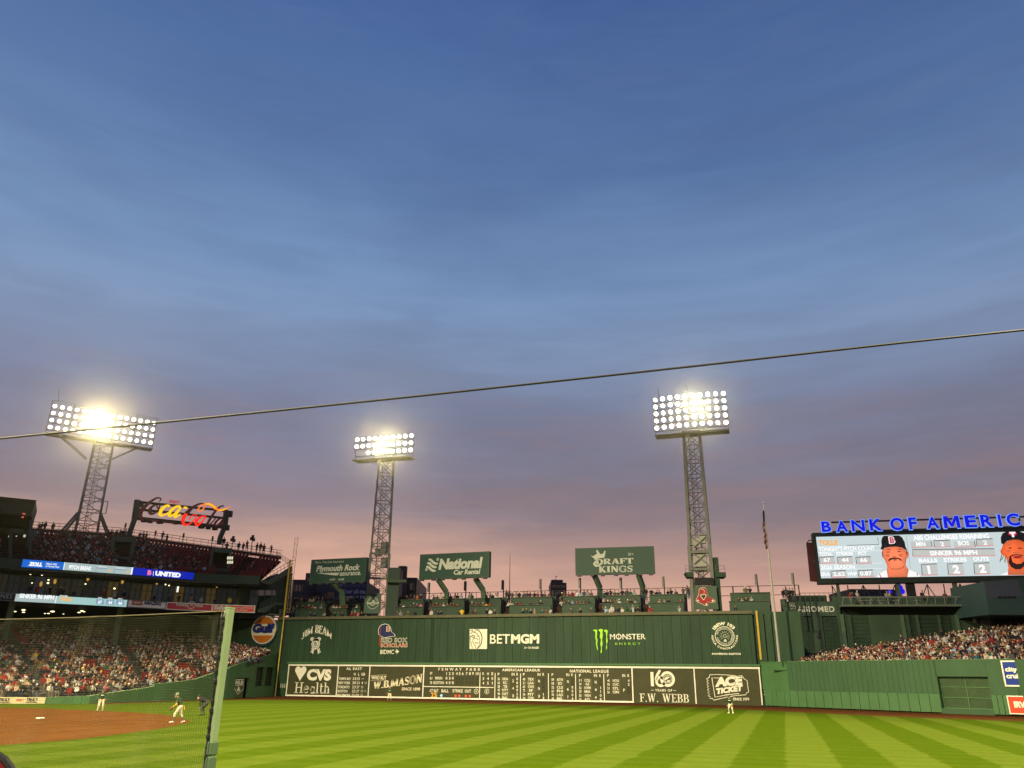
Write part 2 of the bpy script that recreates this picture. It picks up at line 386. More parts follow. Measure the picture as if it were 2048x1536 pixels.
DULL_WHITE = mat('dull_white_lettering', (.52, .52, .44), .65, .05, 1.5)
BLACK = mat('black_paint', (.012, .012, .013), .6, 0)
DARK = mat('dark_metal', (.03, .031, .03), .5, .1, 2)
YELLOW = mat('yellow_paint', (.44, .29, .02), .5, .08, 1)
NAVY = mat('navy_paint', (.015, .025, .085), .6, .05, 1)
RED_PAINT = mat('red_paint', (.42, .03, .025), .55, .06, 1)
CONCRETE = mat('concrete', (.20, .19, .175), .85, .15, .8)
GLASS = mat('window_glass', (.025, .03, .04), .08, 0, spec=.6)

# ------------------------------------------------------------------ ground
def ground_mat(name, build):
    m = bpy.data.materials.new(name); m.use_nodes = True; t = m.node_tree; b = t.nodes['Principled BSDF']
    b.inputs['Specular IOR Level'].default_value = .0; b.inputs['Roughness'].default_value = .9
    geo = t.nodes.new('ShaderNodeNewGeometry'); build(t, b, geo.outputs['Position']); return m
def tmath(t, op, a, b=None, clamp=False):
    n = t.nodes.new('ShaderNodeMath'); n.operation = op; n.use_clamp = clamp
    for i, v in enumerate((a, b)):
        if v is None: continue
        if isinstance(v, (int, float)): n.inputs[i].default_value = v
        else: t.links.new(v, n.inputs[i])
    return n.outputs[0]
def tnoise(t, vec, sc, det=5, stretch=None):
    if stretch:
        mp = t.nodes.new('ShaderNodeMapping'); mp.inputs['Scale'].default_value = stretch; t.links.new(vec, mp.inputs[0]); vec = mp.outputs[0]
    n = t.nodes.new('ShaderNodeTexNoise'); n.inputs['Scale'].default_value = sc; n.inputs['Detail'].default_value = det
    n.inputs['Roughness'].default_value = .65; t.links.new(vec, n.inputs['Vector']); return n.outputs[0]
def tmix(t, f, a, b):
    n = t.nodes.new('ShaderNodeMix'); n.data_type = 'RGBA'
    for s, v in ((n.inputs[0], f), (n.inputs[6], a), (n.inputs[7], b)):
        if isinstance(v, (int, float)): s.default_value = v
        elif isinstance(v, tuple): s.default_value = (*v, 1)
        else: t.links.new(v, s)
    return n.outputs[2]
SX = float(ground(1571, 1500)[0])
def grass_nodes(t, b, pos):
    sp = t.nodes.new('ShaderNodeSeparateXYZ'); t.links.new(pos, sp.inputs[0])
    wob = tmath(t, 'MULTIPLY', tmath(t, 'SUBTRACT', tnoise(t, pos, .5, 3), .5), .5)
    fin = tmath(t, 'MULTIPLY', tmath(t, 'SUBTRACT', tnoise(t, pos, 5, 3), .5), .55)
    def stripes(c, o, wd):                       # mower passes, bent one way and the other
        a = tmath(t, 'ADD', tmath(t, 'ADD', tmath(t, 'SUBTRACT', c, o), wob), fin)
        s = tmath(t, 'SINE', tmath(t, 'MULTIPLY', a, math.pi/wd))
        return tmath(t, 'ADD', tmath(t, 'MULTIPLY', s, 5.0), .5, True)
    s1 = stripes(sp.outputs[0], SX, 1.86); s2 = stripes(sp.outputs[1], 20.3, .95)
    n1 = tnoise(t, pos, .35, 5); n2 = tnoise(t, pos, 20, 4); n3 = tnoise(t, pos, 2.2, 4, (1, .45, 1))
    amp = tmath(t, 'MULTIPLY', tmath(t, 'SUBTRACT', sp.outputs[0], 30.0), 1/38., True)     # stripe contrast painted lower to the left, for the weaker sheen at grazing view
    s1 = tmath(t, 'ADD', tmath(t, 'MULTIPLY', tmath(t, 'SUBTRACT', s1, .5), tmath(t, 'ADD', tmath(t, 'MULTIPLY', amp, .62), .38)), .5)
    k = tmath(t, 'ADD', tmath(t, 'MULTIPLY', s1, .66), tmath(t, 'MULTIPLY', s2, .17))
    k = tmath(t, 'ADD', k, tmath(t, 'MULTIPLY', tmath(t, 'SUBTRACT', n1, .5), .5))
    k = tmath(t, 'ADD', k, tmath(t, 'MULTIPLY', tmath(t, 'SUBTRACT', n2, .5), .75))
    k = tmath(t, 'ADD', k, tmath(t, 'MULTIPLY', tmath(t, 'SUBTRACT', n3, .5), .55), True)
    c = tmix(t, k, (.041, .070, .0032), (.078, .108, .0130))
    t.links.new(c, b.inputs['Base Color'])
    bp = t.nodes.new('ShaderNodeBump'); bp.inputs['Strength'].default_value = .35; bp.inputs['Distance'].default_value = .03
    t.links.new(n2, bp.inputs['Height']); t.links.new(bp.outputs[0], b.inputs['Normal'])
def dirt_nodes(c0, c1):
    def f(t, b, pos):
        n1 = tnoise(t, pos, .4, 5, (1, .5, 1)); n2 = tnoise(t, pos, 9, 4)
        k = tmath(t, 'ADD', tmath(t, 'MULTIPLY', n1, .65), tmath(t, 'MULTIPLY', n2, .35))
        k = tmath(t, 'MULTIPLY', tmath(t, 'SUBTRACT', k, .3), 2.5, True)
        t.links.new(tmix(t, k, c0, c1), b.inputs['Base Color'])
        bp = t.nodes.new('ShaderNodeBump'); bp.inputs['Strength'].default_value = .4; bp.inputs['Distance'].default_value = .02
        t.links.new(n2, bp.inputs['Height']); t.links.new(bp.outputs[0], b.inputs['Normal'])
    return f
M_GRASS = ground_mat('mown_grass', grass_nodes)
M_DIRT = ground_mat('infield_clay', dirt_nodes((.080, .032, .0095), (.138, .057, .0170)))
M_TRACK = ground_mat('warning_track_clay', dirt_nodes((.070, .028, .010), (.110, .047, .017)))
M_ASPH = ground_mat('asphalt', dirt_nodes((.035, .035, .036), (.06, .06, .06)))

MP = Plane((0, 94.5, 0), (1, 0, 0))                                  # face of the tall left field wall
WALL_H = 11.33
LW_PX = [(-260, 1408), (-120, 1408), (0, 1408), (90, 1408), (180, 1407.3), (240, 1405.2), (320, 1402.5), (390, 1400), (450, 1397.6), (500, 1396)]
LW = [ground(*p)[:2] for p in LW_PX]
_k = MP.uv(547.5, 1393.4)[0]; LW.append(np.array((_k, 94.5)))         # foot of the wall on the left field line
CF_PX = [(1531, 1412.5), (1583, 1415), (1884, 1427), (2048, 1433), (2230, 1443)]
CF = [ground(*p)[:2] for p in CF_PX]; CF[0] = np.array((MP.uv(1529, 1412)[0], 94.5))
def sheet(name, pts, z, m):
    mb = MB(); mb.add([(x, y, z) for x, y in pts], [tuple(range(len(pts)))])
    bm = bmesh.new(); me = mb.mesh(name); bm.from_mesh(me); bmesh.ops.triangulate(bm, faces=bm.faces[:])
    for f in bm.faces:
        if f.normal.z < 0: f.normal_flip()
    bm.to_mesh(me); bm.free(); me.materials.append(m)
    o = bpy.data.objects.new(name, me); COL.objects.link(o); o['kind'] = 'structure'; return o
sheet('ground', [(-1500, -1200), (1600, -1200), (1600, 2600), (-1500, 2600)], -.06, M_ASPH)
field_edge = [tuple(p) for p in LW]+[(CF[0][0], 94.5)]+[tuple(p) for p in CF[1:]]
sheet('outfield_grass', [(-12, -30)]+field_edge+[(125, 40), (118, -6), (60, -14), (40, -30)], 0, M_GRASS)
tr_in = [ground(*p)[:2] for p in [(200, 1409), (320, 1404.2), (450, 1400), (545, 1399.6), (640, 1400.6), (778, 1403.2), (960, 1407), (1130, 1410.4), (1300, 1412.4), (1400, 1414.6), (1480, 1418.6), (1620, 1425.6), (1780, 1433), (1900, 1437.5), (2048, 1443), (2230, 1452)]]
sheet('warning_track', [tuple(p) for p in tr_in]+[tuple(p) for p in CF[::-1]]+[(LW[-1][0], 94.5)]+[tuple(p) for p in LW[-2:3:-1]], .004, M_TRACK)
lo = [ground(*p)[:2] for p in [(381, 1443.6), (376, 1446), (320, 1457.6), (240, 1468.5), (160, 1478.3), (80, 1484.8), (0, 1490.5), (-260, 1507)]]
hi = [ground(*p)[:2] for p in [(-260, 1406.5), (-100, 1411), (0, 1414.5), (90, 1417), (200, 1421.6), (270, 1425), (320, 1428.6), (356, 1433.6), (374, 1438.6)]]
sheet('infield_dirt', [tuple(p) for p in lo]+[tuple(p) for p in hi], .006, M_DIRT)
mb = MB(); c = ground(80, 1438); mb.box((c[0], c[1], .05), (.19, .19, .045))
b_ = mb.build('second_base', WHITE, loc=(c[0], c[1], 0)); tag(b_, 'white square second base bag on the orange infield dirt', 'base')
bv = b_.modifiers.new('bevel', 'BEVEL'); bv.width = .03; bv.segments = 2

# ------------------------------------------------------------------ the tall left field wall
wall = thing('outfield_wall', 'tall dark green left field wall carrying painted advertisements above the scoreboard', 'wall', (0, 94.5, 0))
u_end = MP.uv(1511, 1300)[0]
x = -15.6; k = 0; PANEL_W = 1.22
while x < u_end-.1:
    x1 = min(x+PANEL_W, u_end)
    m = MB(); o_ = random.uniform(-.006, .006)
    m.rect(MP, x+.018, x1-.018, 0, 10.95, -.25, .25+o_)
    for q in (1, 2): m.rect(MP, x+PANEL_W*q/3-.02, x+PANEL_W*q/3+.02, 4.2, 10.9, o_+.001, .015)
    m.build('wall_panel', [random.choice((GREEN_WALL, GREEN_WALL, GREEN_WALL2, GREEN_WALL3))], wall); x = x1
m = MB(); m.rect(MP, -15.6, MP.uv(1568, 1270)[0]+2.2, 0, 10.9, -.8, .29); m.build('backing', GREEN_DARK, wall)
m = MB(); m.rect(MP, -1.2, u_end+.02, 10.95, 11.33, -.5, .78); m.build('ledge', mat('olive_rail', (.085, .085, .045), .6, .2, .7), wall)
# plain corner beside the yellow line
m = MB(); uy0, uy1 = MP.uv(1513, 1270)[0], MP.uv(1568, 1270)[0]
m.rect(MP, uy0+.1, MP.uv(1530, 1270)[0], 0, 11.33, -.5, .45); m.rect(MP, MP.uv(1530, 1270)[0]+.12, MP.uv(1545, 1270)[0], 0, 11.33, -.5, .35)
m.rect(MP, MP.uv(1545, 1270)[0]+.1, uy1+2.2, 0, 11.2, -.5, .2)
m.build('corner_panel', GREEN_WALL2, wall)
m = MB(); ya = MP.uv(1515.5, 1252)[0]; m.rect(MP, ya-.12, ya+.12, 5.4, 11.3, .02, .1); m.build('yellow_stripe', YELLOW, wall, 'yellow stripe running up the right end of the wall')
m = MB()
for px in (862, 866.5): u = MP.uv(px, 1280)[0]; m.tube([MP.pt(u, 4.3, .07), MP.pt(u-.05, 10.9, .07)], .055, 6)
m.build('conduit', GREEN_WALL3, wall)
def advert(label): return sub('advertisement', wall, label)
O_ = .03
# arched whiskey lettering with rosette
a = advert('cream arched lettering JIM BEAM above a cream ribbon rosette'); z = zs(560, 1180); m = MB()
def arch(h, sw): return lambda p, q, x, y: (x, y - h*(2*p-1)**2 + sw*(q)*(1-(2*p-1)**2))
xl, xr = z(288, 0)[0], z(668, 0)[0]; yb, yt = z(0, 562)[1], z(0, 480)[1]
words(m, MP, 'JIM BEAM', xl, xr, yt, yb, off=O_, serif=(.21, .1, .02), warp=arch(.84, .42)); m.build('lettering', CREAM, a)
m = MB(); cu, cw = MP.uv(*z(458, 690)); pts = []
for i in range(36):
    t = 2*math.pi*i/36; r = .74*(1+.05*math.cos(12*t)); pts.append((cu+r*.97*math.cos(t), cw+r*1.08*math.sin(t)))
m.poly(MP, pts, O_); m.poly(MP, pxs(MP, [z(395, 650), z(388, 615), z(420, 600), z(440, 620), z(478, 620), z(500, 600), z(528, 615), z(520, 650)]), O_)
for s_ in (-1, 1):
    m.poly(MP, pxs(MP, [z(458+s_*20, 760), z(458+s_*55, 740), z(458+s_*50, 775), z(458+s_*72, 795), z(458+s_*50, 800), z(458+s_*36, 825), z(458+s_*24, 790)]), O_)
m.build('rosette', mat('grey_cream', (.52, .51, .42), .6, .1, 3), a)
m = MB(); m.ring(MP, cu, cw, .52, .05, O_+.008); words(m, MP, 'B', *[z(442, 0)[0], z(472, 0)[0], z(0, 668)[1], z(0, 712)[1]], bold=.02, off=O_+.008)
m.stroke(MP, [(cu-.5, cw+.62), (cu-.15, cw+.72), (cu+.2, cw+.7)], .05, O_+.008); m.build('rosette_print', GREEN_WALL3, a)
# graduation cap advertisement
a = advert('navy baseball cap with red tassel above outlined lettering RED SOX SCHOLARS')
cap = [(1262, 520), (1275, 475), (1305, 447), (1345, 437), (1388, 449), (1413, 480), (1425, 535), (1452, 555), (1470, 575), (1462, 590), (1420, 592), (1380, 600), (1340, 608), (1300, 592), (1268, 566)]
m = MB(); cx, cy_ = 1345, 530
m.poly(MP, pxs(MP, [z(cx+(p-cx)*1.075, cy_+(q-cy_)*1.075) for p, q in cap]), O_-.006); m.build('outline', CREAM, a)
m = MB(); m.poly(MP, pxs(MP, [z(*p) for p in cap]), O_); m.build('cap_print', NAVY, a)
m = MB(); m.stroke(MP, pxs(MP, [z(1300, 455), z(1285, 520), z(1278, 600), z(1268, 712)]), .07, O_+.008); m.stroke(MP, pxs(MP, [z(1280, 570), z(1288, 715)]), .1, O_+.008)
m.build('tassel', RED_PAINT, a)
m = MB(); words(m, MP, 'B', z(1362, 0)[0], z(1412, 0)[0], z(0, 468)[1], z(0, 532)[1], bold=.07, off=O_+.004); m.build('emblem_outline', CREAM, a)
m = MB(); words(m, MP, 'B', z(1368, 0)[0], z(1404, 0)[0], z(0, 474)[1], z(0, 526)[1], bold=.03, off=O_+.008); m.build('emblem', RED_PAINT, a)
m = MB(); words(m, MP, 'RED SOX', z(1294, 0)[0], z(1634, 0)[0], z(0, 612)[1], z(0, 671)[1], bold=.05, space=1.12, off=O_)
words(m, MP, 'SCHOLARS', z(1290, 0)[0], z(1634, 0)[0], z(0, 682)[1], z(0, 733)[1], bold=.045, space=1.1, off=O_-.006)
words(m, MP, 'BIDMC', z(1285, 0)[0], z(1460, 0)[0], z(0, 765)[1], z(0, 820)[1], bold=.018, off=O_)
m.poly(MP, pxs(MP, [z(1478, 778), z(1500, 782), z(1484, 752), z(1526, 786), z(1490, 824), z(1500, 800), z(1478, 796)]), O_); m.build('lettering', CREAM, a)
m = MB(); words(m, MP, 'RED SOX', z(1298, 0)[0], z(1630, 0)[0], z(0, 619)[1], z(0, 664)[1], bold=.005, space=1.15, off=O_+.008); m.build('lettering_face', mat('dark_blue_green', (.015, .035, .045), .6, 0), a)
m = MB(); words(m, MP, 'SCHOLARS', z(1294, 0)[0], z(1630, 0)[0], z(0, 687)[1], z(0, 728)[1], bold=.015, space=1.12, off=O_+.008); m.build('lettering_face', mat('orange_red', (.5, .08, .04), .6, 0), a)
# lion square
a = advert('cream square with a line drawn lion face beside lettering BETMGM'); z = zs(830, 1180); m = MB()
m.poly(MP, pxs(MP, [z(700, 500), z(925, 500), z(922, 755), z(700, 755)]), O_)
words(m, MP, 'BET', z(960, 0)[0], z(1216, 0)[0], z(0, 566)[1], z(0, 686)[1], bold=.012, off=O_); words(m, MP, 'MGM', z(1230, 0)[0], z(1590, 0)[0], z(0, 564)[1], z(0, 687)[1], bold=.05, off=O_)
words(m, MP, '21+ TO WAGER', z(1400, 0)[0], z(1588, 0)[0], z(0, 725)[1], z(0, 753)[1], bold=.03, off=O_); m.build('lettering', CREAM, a)
m = MB(); L_ = lambda *p, w=.075: m.stroke(MP, pxs(MP, [z(*q) for q in p]), w, O_+.008)
L_((785, 505), (825, 525), (852, 570), (860, 620), (852, 680), (830, 720), (795, 752), w=.13); L_((770, 505), (765, 545), (800, 560), (822, 600), (832, 650), (822, 700), (800, 750))
L_((705, 515), (725, 515), (735, 535), (722, 555), (705, 555)); L_((735, 505), (745, 540), (780, 540)); L_((715, 600), (740, 580), (765, 590), (760, 610), (735, 605), w=.12)
L_((790, 588), (815, 592)); L_((745, 625), (740, 660), (755, 690), (775, 720), (780, 752)); L_((705, 650), (725, 690), (735, 750)); L_((745, 625), (790, 620), (815, 640)); L_((768, 665), (790, 685), (812, 670), w=.1); L_((710, 585), (708, 640))
m.build('lion_lines', GREEN_WALL3, a)
# claw mark advertisement
a = advert('three bright green claw marks beside white lettering MONSTER ENERGY'); z = zs(1130, 1180)
claws = [[(352, 516), (385, 506), (415, 512), (408, 540), (412, 570), (405, 600), (418, 640), (410, 690), (424, 770), (412, 762), (396, 690), (400, 645), (386, 610), (392, 560), (384, 528)],
         [(424, 512), (455, 494), (488, 508), (480, 545), (484, 590), (474, 630), (482, 690), (470, 740), (474, 805), (456, 800), (462, 740), (452, 690), (462, 640), (446, 600), (452, 540)],
         [(495, 520), (525, 505), (551, 520), (545, 560), (538, 600), (548, 650), (536, 700), (542, 735), (528, 768), (524, 730), (532, 690), (524, 640), (530, 590), (520, 545)]]
m = MB()
for c_ in claws:
    n_ = len(c_); gx = sum(p[0] for p in c_)/n_; gy = sum(p[1] for p in c_)/n_
    h = len(c_)//2; left, right = c_[:h+1], c_[h:]+[c_[0]]
    L2 = pxs(MP, [z(*p) for p in c_]); bm_pts = L2
    m.poly(MP, bm_pts, O_)
m.build('claw_marks', mat('bright_green_paint', (.30, .62, .03), .6, .05, 1), a)
m = MB(); words(m, MP, 'MONSTER', z(575, 0)[0], z(1030, 0)[0], z(0, 562)[1], z(0, 632)[1], bold=.008, off=O_)
m.stroke(MP, pxs(MP, [z(688, 552), z(688, 642)]), .06, O_+.004); m.build('lettering', WHITE, a)
m = MB(); words(m, MP, 'ENERGY', z(645, 0)[0], z(968, 0)[0], z(0, 672)[1], z(0, 702)[1], space=1.5, off=O_); m.build('lettering_small', mat('bright_green_paint', (.3, .6, .03)), a)
# union seal
a = advert('round cream seal with a fist and rays ringed by lettering'); z = zs(1400, 1220, 15.36); m = MB(); cu, cw = MP.uv(*z(757, 805))
k_ = (MP.uv(*z(1057, 805))[0]-MP.uv(*z(457, 805))[0])/600           # metres per zoomed pixel
def ringtext(m, s, r0, r1, a0, a1, bold, space=1.1, inner=False):
    def wp(p, q, x, y):
        t = R(a0+(a1-a0)*p); r = (r1+(r0-r1)*q) if inner else (r0+(r1-r0)*q)
        return cu+r*k_*math.cos(t), cw+r*k_*math.sin(t)
    put(m, MP, text2d(s, bold, space), 0, 1, 0, 1, O_, 0, wp)
ringtext(m, 'IBEW 103', 335, 440, 147, 36, .05); ringtext(m, 'NECA CONTRACTORS', 345, 408, 176, 364, .035, 1.25, True)
m.ring(MP, cu, cw, 290*k_, 20*k_, O_); words(m, MP, 'POWERING BOSTON', z(370, 0)[0], z(1250, 0)[0], z(0, 1318)[1], z(0, 1378)[1], bold=.045, space=1.15, off=O_); m.build('lettering', CREAM, a)
m = MB(); ringtext(m, 'BROTHERHOOD OF ELECTRICAL', 205, 262, 165, -25, .03); ringtext(m, 'INTERNATIONAL WORKERS', 205, 262, 190, 345, .03, 1.1, True)
for i in range(11):
    t = R(-40+i*26); m.stroke(MP, [(cu+80*k_*math.cos(t), cw+(20+80*math.sin(t))*k_), (cu+165*k_*math.cos(t), cw+165*k_*math.sin(t))], 9*k_, O_)
m.poly(MP, [(cu-45*k_, cw-170*k_), (cu+55*k_, cw-170*k_), (cu+40*k_, cw-95*k_), (cu-30*k_, cw-95*k_)], O_); m.ring(MP, cu+5*k_, cw+5*k_, 45*k_, 14*k_, O_); m.build('seal_print', mat('grey_cream'if False else 'grey_cream', (.52, .51, .42)), a)

# 310 mark and foul pole
m = MB(); words(m, MP, '310', 560, 571, 1367.5, 1375.5, bold=.0, off=O_); m.build('distance_mark', DULL_WHITE, wall, 'small white figures 310 beside the foul pole')
fp = thing('foul_pole', 'tall yellow foul pole with narrow mesh wing at the left end of the wall', 'foul pole', MP.pt(0, 0))
up = MP.uv(571, 1233)[0]; m = MB(); m.tube([MP.pt(up-.1, 0, .35), MP.pt(up, 11.3, .35)], .10, 8); m.build('lower_pole', mat('pale_yellow_paint', (.55, .42, .10), .5, .1, 1), fp)
top = MP.uv(585, 1120); m = MB(); m.tube([MP.pt(up+.02, 11.1, .45), MP.pt(up+.02, top[1], .45)], .14, 8); m.build('upper_pole', YELLOW, fp)
t2 = MP.uv(598, 1076); m = MB()
ua, ub, wa = up+.75, up+1.75, 11.4
ua = MP.uv(592, 1080)[0]; ub = MP.uv(598, 1080)[0]; zt = MP.uv(596, 1076)[1]; zb = MP.uv(583, 1225)[1]
for u in (ua, ub): m.tube([MP.pt(u-.1, zb, .3), MP.pt(u, zt, .3)], .035, 4)
kk = 11
for i in range(kk+1):
    w0 = zb+(zt-zb)*i/kk; w1 = zb+(zt-zb)*(i+1)/kk
    m.tube([MP.pt(ua, w0, .3), MP.pt(ub, w0, .3)], .02, 4)
    if i < kk: m.tube([MP.pt(ua, w0, .3), MP.pt(ub, w1, .3)], .02, 4)
for w in (MP.uv(590, 1121)[1], MP.uv(588, 1160)[1], zb+.6): m.tube([MP.pt(up+.02, w, .4), MP.pt(ub, w, .3)], .03, 4)
m.build('mesh_wing', mat('weathered_yellow', (.34, .27, .14), .6, .1, 1), fp)

# ------------------------------------------------------------------ scoreboard
SB = MP.off(.14); sb = thing('scoreboard', 'long hand operated scoreboard framed in white along the foot of the tall green wall', 'scoreboard', (30, 94.4, 0))
zt_, zb_ = (SB.uv(700, 1330)[1]+SB.uv(1300, 1335)[1])/2, .1
divs = [575.3, 675, 738.2, 846.7, 1265.2, 1390.2, 1521.5]; ymid = [1361, 1361, 1364, 1366, 1370, 1373, 1375]
U = [SB.uv(a, b)[0] for a, b in zip(divs, ymid)]
m = MB(); m.rect(MP, U[0]-.3, U[-1]+.2, zt_+.17, zt_+.42, .01, .3); m.build('ledge', GREEN_PAD, sb)
m = MB(); bw = .145
m.rect(SB, U[0]-.1, U[-1]+.12, zt_-.12, zt_+.09, -.1, .16); 
for i, u in enumerate(U): m.rect(SB, u-bw/2, u+bw/2, zb_+(.2 if i < 5 else 0), zt_-.13, -.1, .155)
m.rect(SB, U[0]-.1, U[4]+.09, zb_-.02, zb_+.18, -.1, .158)
m.build('border', WHITE, sb)
PN = []
labels = ['left panel with cream heart and lettering CVS Health', 'narrow panel listing the AL EAST standings', 'panel with cream slanted lettering W.B.MASON', 'wide panel of inning scores and league results', 'panel with large cream 160 above F.W. WEBB', 'right panel with a cream torn ticket outline']
for i in range(6):
    m = MB(); w0 = zb_+.18 if i < 4 else .02
    nn = 4 if i == 3 else 1
    m.rect(SB, U[i]+bw/2+.002, U[i+1]-bw/2-.002, w0, zt_-.125, -.1, .1); PN.append(m.build('board_panel', BOARD_PAINT, sb, labels[i]))
z = zs(560, 1180); Zx = lambda x: z(x, 0)[0]; Zy = lambda y: z(0, y)[1]
m = MB()
heart = [(0, -1)]+[(math.copysign(1, 1)*.98*math.cos(R(t))*.52+.48, .5+.5*math.sin(R(t))) for t in range(-35, 170, 15)]+[(0, .62)]+[(-(.98*math.cos(R(t))*.52+.48), .5+.5*math.sin(R(t))) for t in range(155, -50, -15)]
hu, hw = SB.uv(601, 1347); hs = (SB.uv(612.5, 1347)[0]-SB.uv(589.5, 1347)[0])/2; m.poly(SB, [(hu+p*hs, hw+q*hs*1.02) for p, q in heart], .012)
words(m, SB, 'CVS', Zx(345), Zx(657), Zy(1012), Zy(1160), bold=.06, space=.95); words(m, SB, 'Health', Zx(187), Zx(640), Zy(1182), Zy(1326), serif=(.12, .075, .06)); m.build('lettering', DULL_WHITE if False else CREAM, PN[0])
def brow(m, s, xc, yc, hx, hy, b=.03, P=SB): words(m, P, s, xc-hx, xc+hx, yc-hy, yc+hy, bold=b)
m = MB(); words(m, SB, 'AL EAST', Zx(850), Zx(1050), Zy(990), Zy(1024), bold=.03, space=1.25)
for s, x0, x1 in (('W', 943, 972), ('L', 1000, 1018), ('GB', 1042, 1090)): words(m, SB, s, Zx(x0), Zx(x1), Zy(1060), Zy(1096), bold=.02)
for i, (nm, x1, w_, l_, g1, g2) in enumerate([('TAMPA BAY', 912, '33', '15', '-', ''), ('NEW YORK', 900, '30', '21', '4', '½'), ('TORONTO', 890, '23', '27', '11', ''), ('BOSTON', 862, '22', '27', '11', '½'), ('BALTIMORE', 896, '21', '29', '13', '')]):
    y = [1135, 1188, 1242, 1294, 1347][i]; x0 = [752, 748, 744, 739, 735][i]; dx = -i*3
    words(m, SB, nm, Zx(x0), Zx(x1), Zy(y-17), Zy(y+17), bold=.02)
    words(m, SB, w_, Zx(930+dx), Zx(975+dx), Zy(y-17), Zy(y+17), bold=.01); words(m, SB, l_, Zx(986+dx), Zx(1022+dx), Zy(y-17), Zy(y+17), bold=.01)
    if g1 == '-': m.stroke(SB, pxs(SB, [z(1045, y+2), z(1075, y+2)]), .05, .012)
    else: words(m, SB, g1, Zx(1046+dx), Zx((1066 if len(g1) < 2 else 1068)+dx), Zy(y-17), Zy(y+17), bold=.01)
    if g2: words(m, SB, '1/2', Zx(1090+dx), Zx(1112+dx), Zy(y-13), Zy(y+13))
m.build('lettering', CREAM, PN[1])
m = MB(); words(m, SB, 'WHO BUT', Zx(1170), Zx(1362), Zy(1100), Zy(1147), bold=.03)
m.stroke(SB, pxs(SB, [z(1163, 1096), z(1250, 1090), z(1364, 1086)]), .035, .012); m.stroke(SB, pxs(SB, [z(1163, 1160), z(1364, 1156)]), .03, .012)
def rise(p, q, x, y): return x+.0*q, y+.98*max(0, p-.05)**1.15*(1)+q*.24*p - .05*math.sin(3.1*p)
words(m, SB, 'W.B.MASON', Zx(1197), Zx(1818), Zy(1172), Zy(1268), serif=(.25, .12, .03), warp=rise)
words(m, SB, 'SINCE 1898', Zx(1556), Zx(1793), Zy(1248), Zy(1286), bold=.02, shear=.12); m.build('lettering', mat('warm_cream', (.72, .66, .45), .6, .08, 2), PN[2])
# main panel
z = zs(830, 1180); m = MB(); B3 = MB(); H = MB()
words(m, SB, 'FENWAY PARK', Zx(300), Zx(838), Zy(998), Zy(1033), bold=.02, space=1.9)
def gl(s, xc, yc, h=18, w=None, b=.015):
    w = w or (.62*h*len(s) if s not in '1I' else .2*h); words(m, SB, s, Zx(xc-w), Zx(xc+w), Zy(yc-h), Zy(yc+h), bold=b)
gl('P', 209, 1068); [gl(str(i+1), x, 1070) if i < 9 else words(m, SB, '10', Zx(x-17), Zx(x+17), Zy(1052), Zy(1089), bold=.015) for i, x in enumerate((405, 444, 484, 535, 572, 611, 661, 703, 741, 797))]
def wd(s, xc, yc, w, h=18, b=.015): words(m, SB, s, Zx(xc-w), Zx(xc+w), Zy(yc-h), Zy(yc+h), bold=b)
for y, n_, tm, w, sc, rhe in ((1128, '61', 'MINN', 44, '030', '340'), (1187, '70', 'BOSTON', 66, '400', '451')):
    wd(n_, 206, y, 14); wd(tm, 304, y, w)
    for x, s in zip((404, 444, 484), sc): gl(s, x, y)
    for x, s in zip((875, 934, 990), rhe): gl(s, x, y+5)
    for x in (535, 572, 611, 661, 703, 741, 793):
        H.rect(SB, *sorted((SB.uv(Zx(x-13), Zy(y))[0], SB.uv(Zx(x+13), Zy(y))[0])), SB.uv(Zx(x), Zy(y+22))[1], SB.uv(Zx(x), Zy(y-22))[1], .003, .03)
for x, s in zip((875, 934, 991), 'RHE'): gl(s, x, 1072)
wd('AT BAT', 243, 1288, 57, 20); wd('BALL', 386, 1290, 46, 20); wd('STRIKE', 547, 1292, 66, 20); wd('OUT', 677, 1294, 40, 20)
for x, s in ((785, 'H'), (920, 'E')):
    u, w = SB.uv(*z(x, 1298)); m.ring(SB, u, w, .31, .05, .012); gl(s, x, 1298, 16, 9)
words(m, SB, 'AMERICAN LEAGUE', Zx(1115), Zx(1600), Zy(1008), Zy(1041), bold=.025, space=1.15)
for xs in ((1070, 1256, 1310), (1393, 1587, 1643), (1760, 1955, 2011)):
    yy = 1078+(xs[0]-1070)*.01
    gl('P', xs[0], yy); wd('IN', xs[1], yy, 19); gl('R', xs[2], yy)
def league(xn, xt, xi, xr, ys, rows, ins, zf):
    global z
    z = zf
    for i, (n_, tm, r) in enumerate(rows):
        wd(n_, xn, ys[i], 15, 17); wd(tm, xt, ys[i], 12.5*len(tm), 17)
        if r: gl(r, xr, ys[i], 17)
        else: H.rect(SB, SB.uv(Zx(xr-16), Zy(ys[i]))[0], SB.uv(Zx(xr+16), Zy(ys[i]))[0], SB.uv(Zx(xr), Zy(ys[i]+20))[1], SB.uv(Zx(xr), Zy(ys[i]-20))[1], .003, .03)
        B3.rect(SB, SB.uv(Zx(xt-52), Zy(ys[i]))[0], SB.uv(Zx(xt+58), Zy(ys[i]))[0], SB.uv(Zx(xt), Zy(ys[i]+22))[1], SB.uv(Zx(xt), Zy(ys[i]-22))[1], .001, .006)
    for i, s in enumerate(ins):
        if s.strip(): gl(s, xi, (ys[2*i]+ys[2*i+1])/2, 18)
z8 = zs(830, 1180); z9 = zs(1130, 1180)
league(1072, 1155, 1255, 1308, [1138, 1187, 1235, 1280, 1330, 1378], [('36', 'SEA', '0'), ('65', 'KC', '0'), ('28', 'TB', '0'), ('45', 'NYY', '0'), ('9', 'DET', '2'), ('45', 'BAL', '0')], '243', z8)
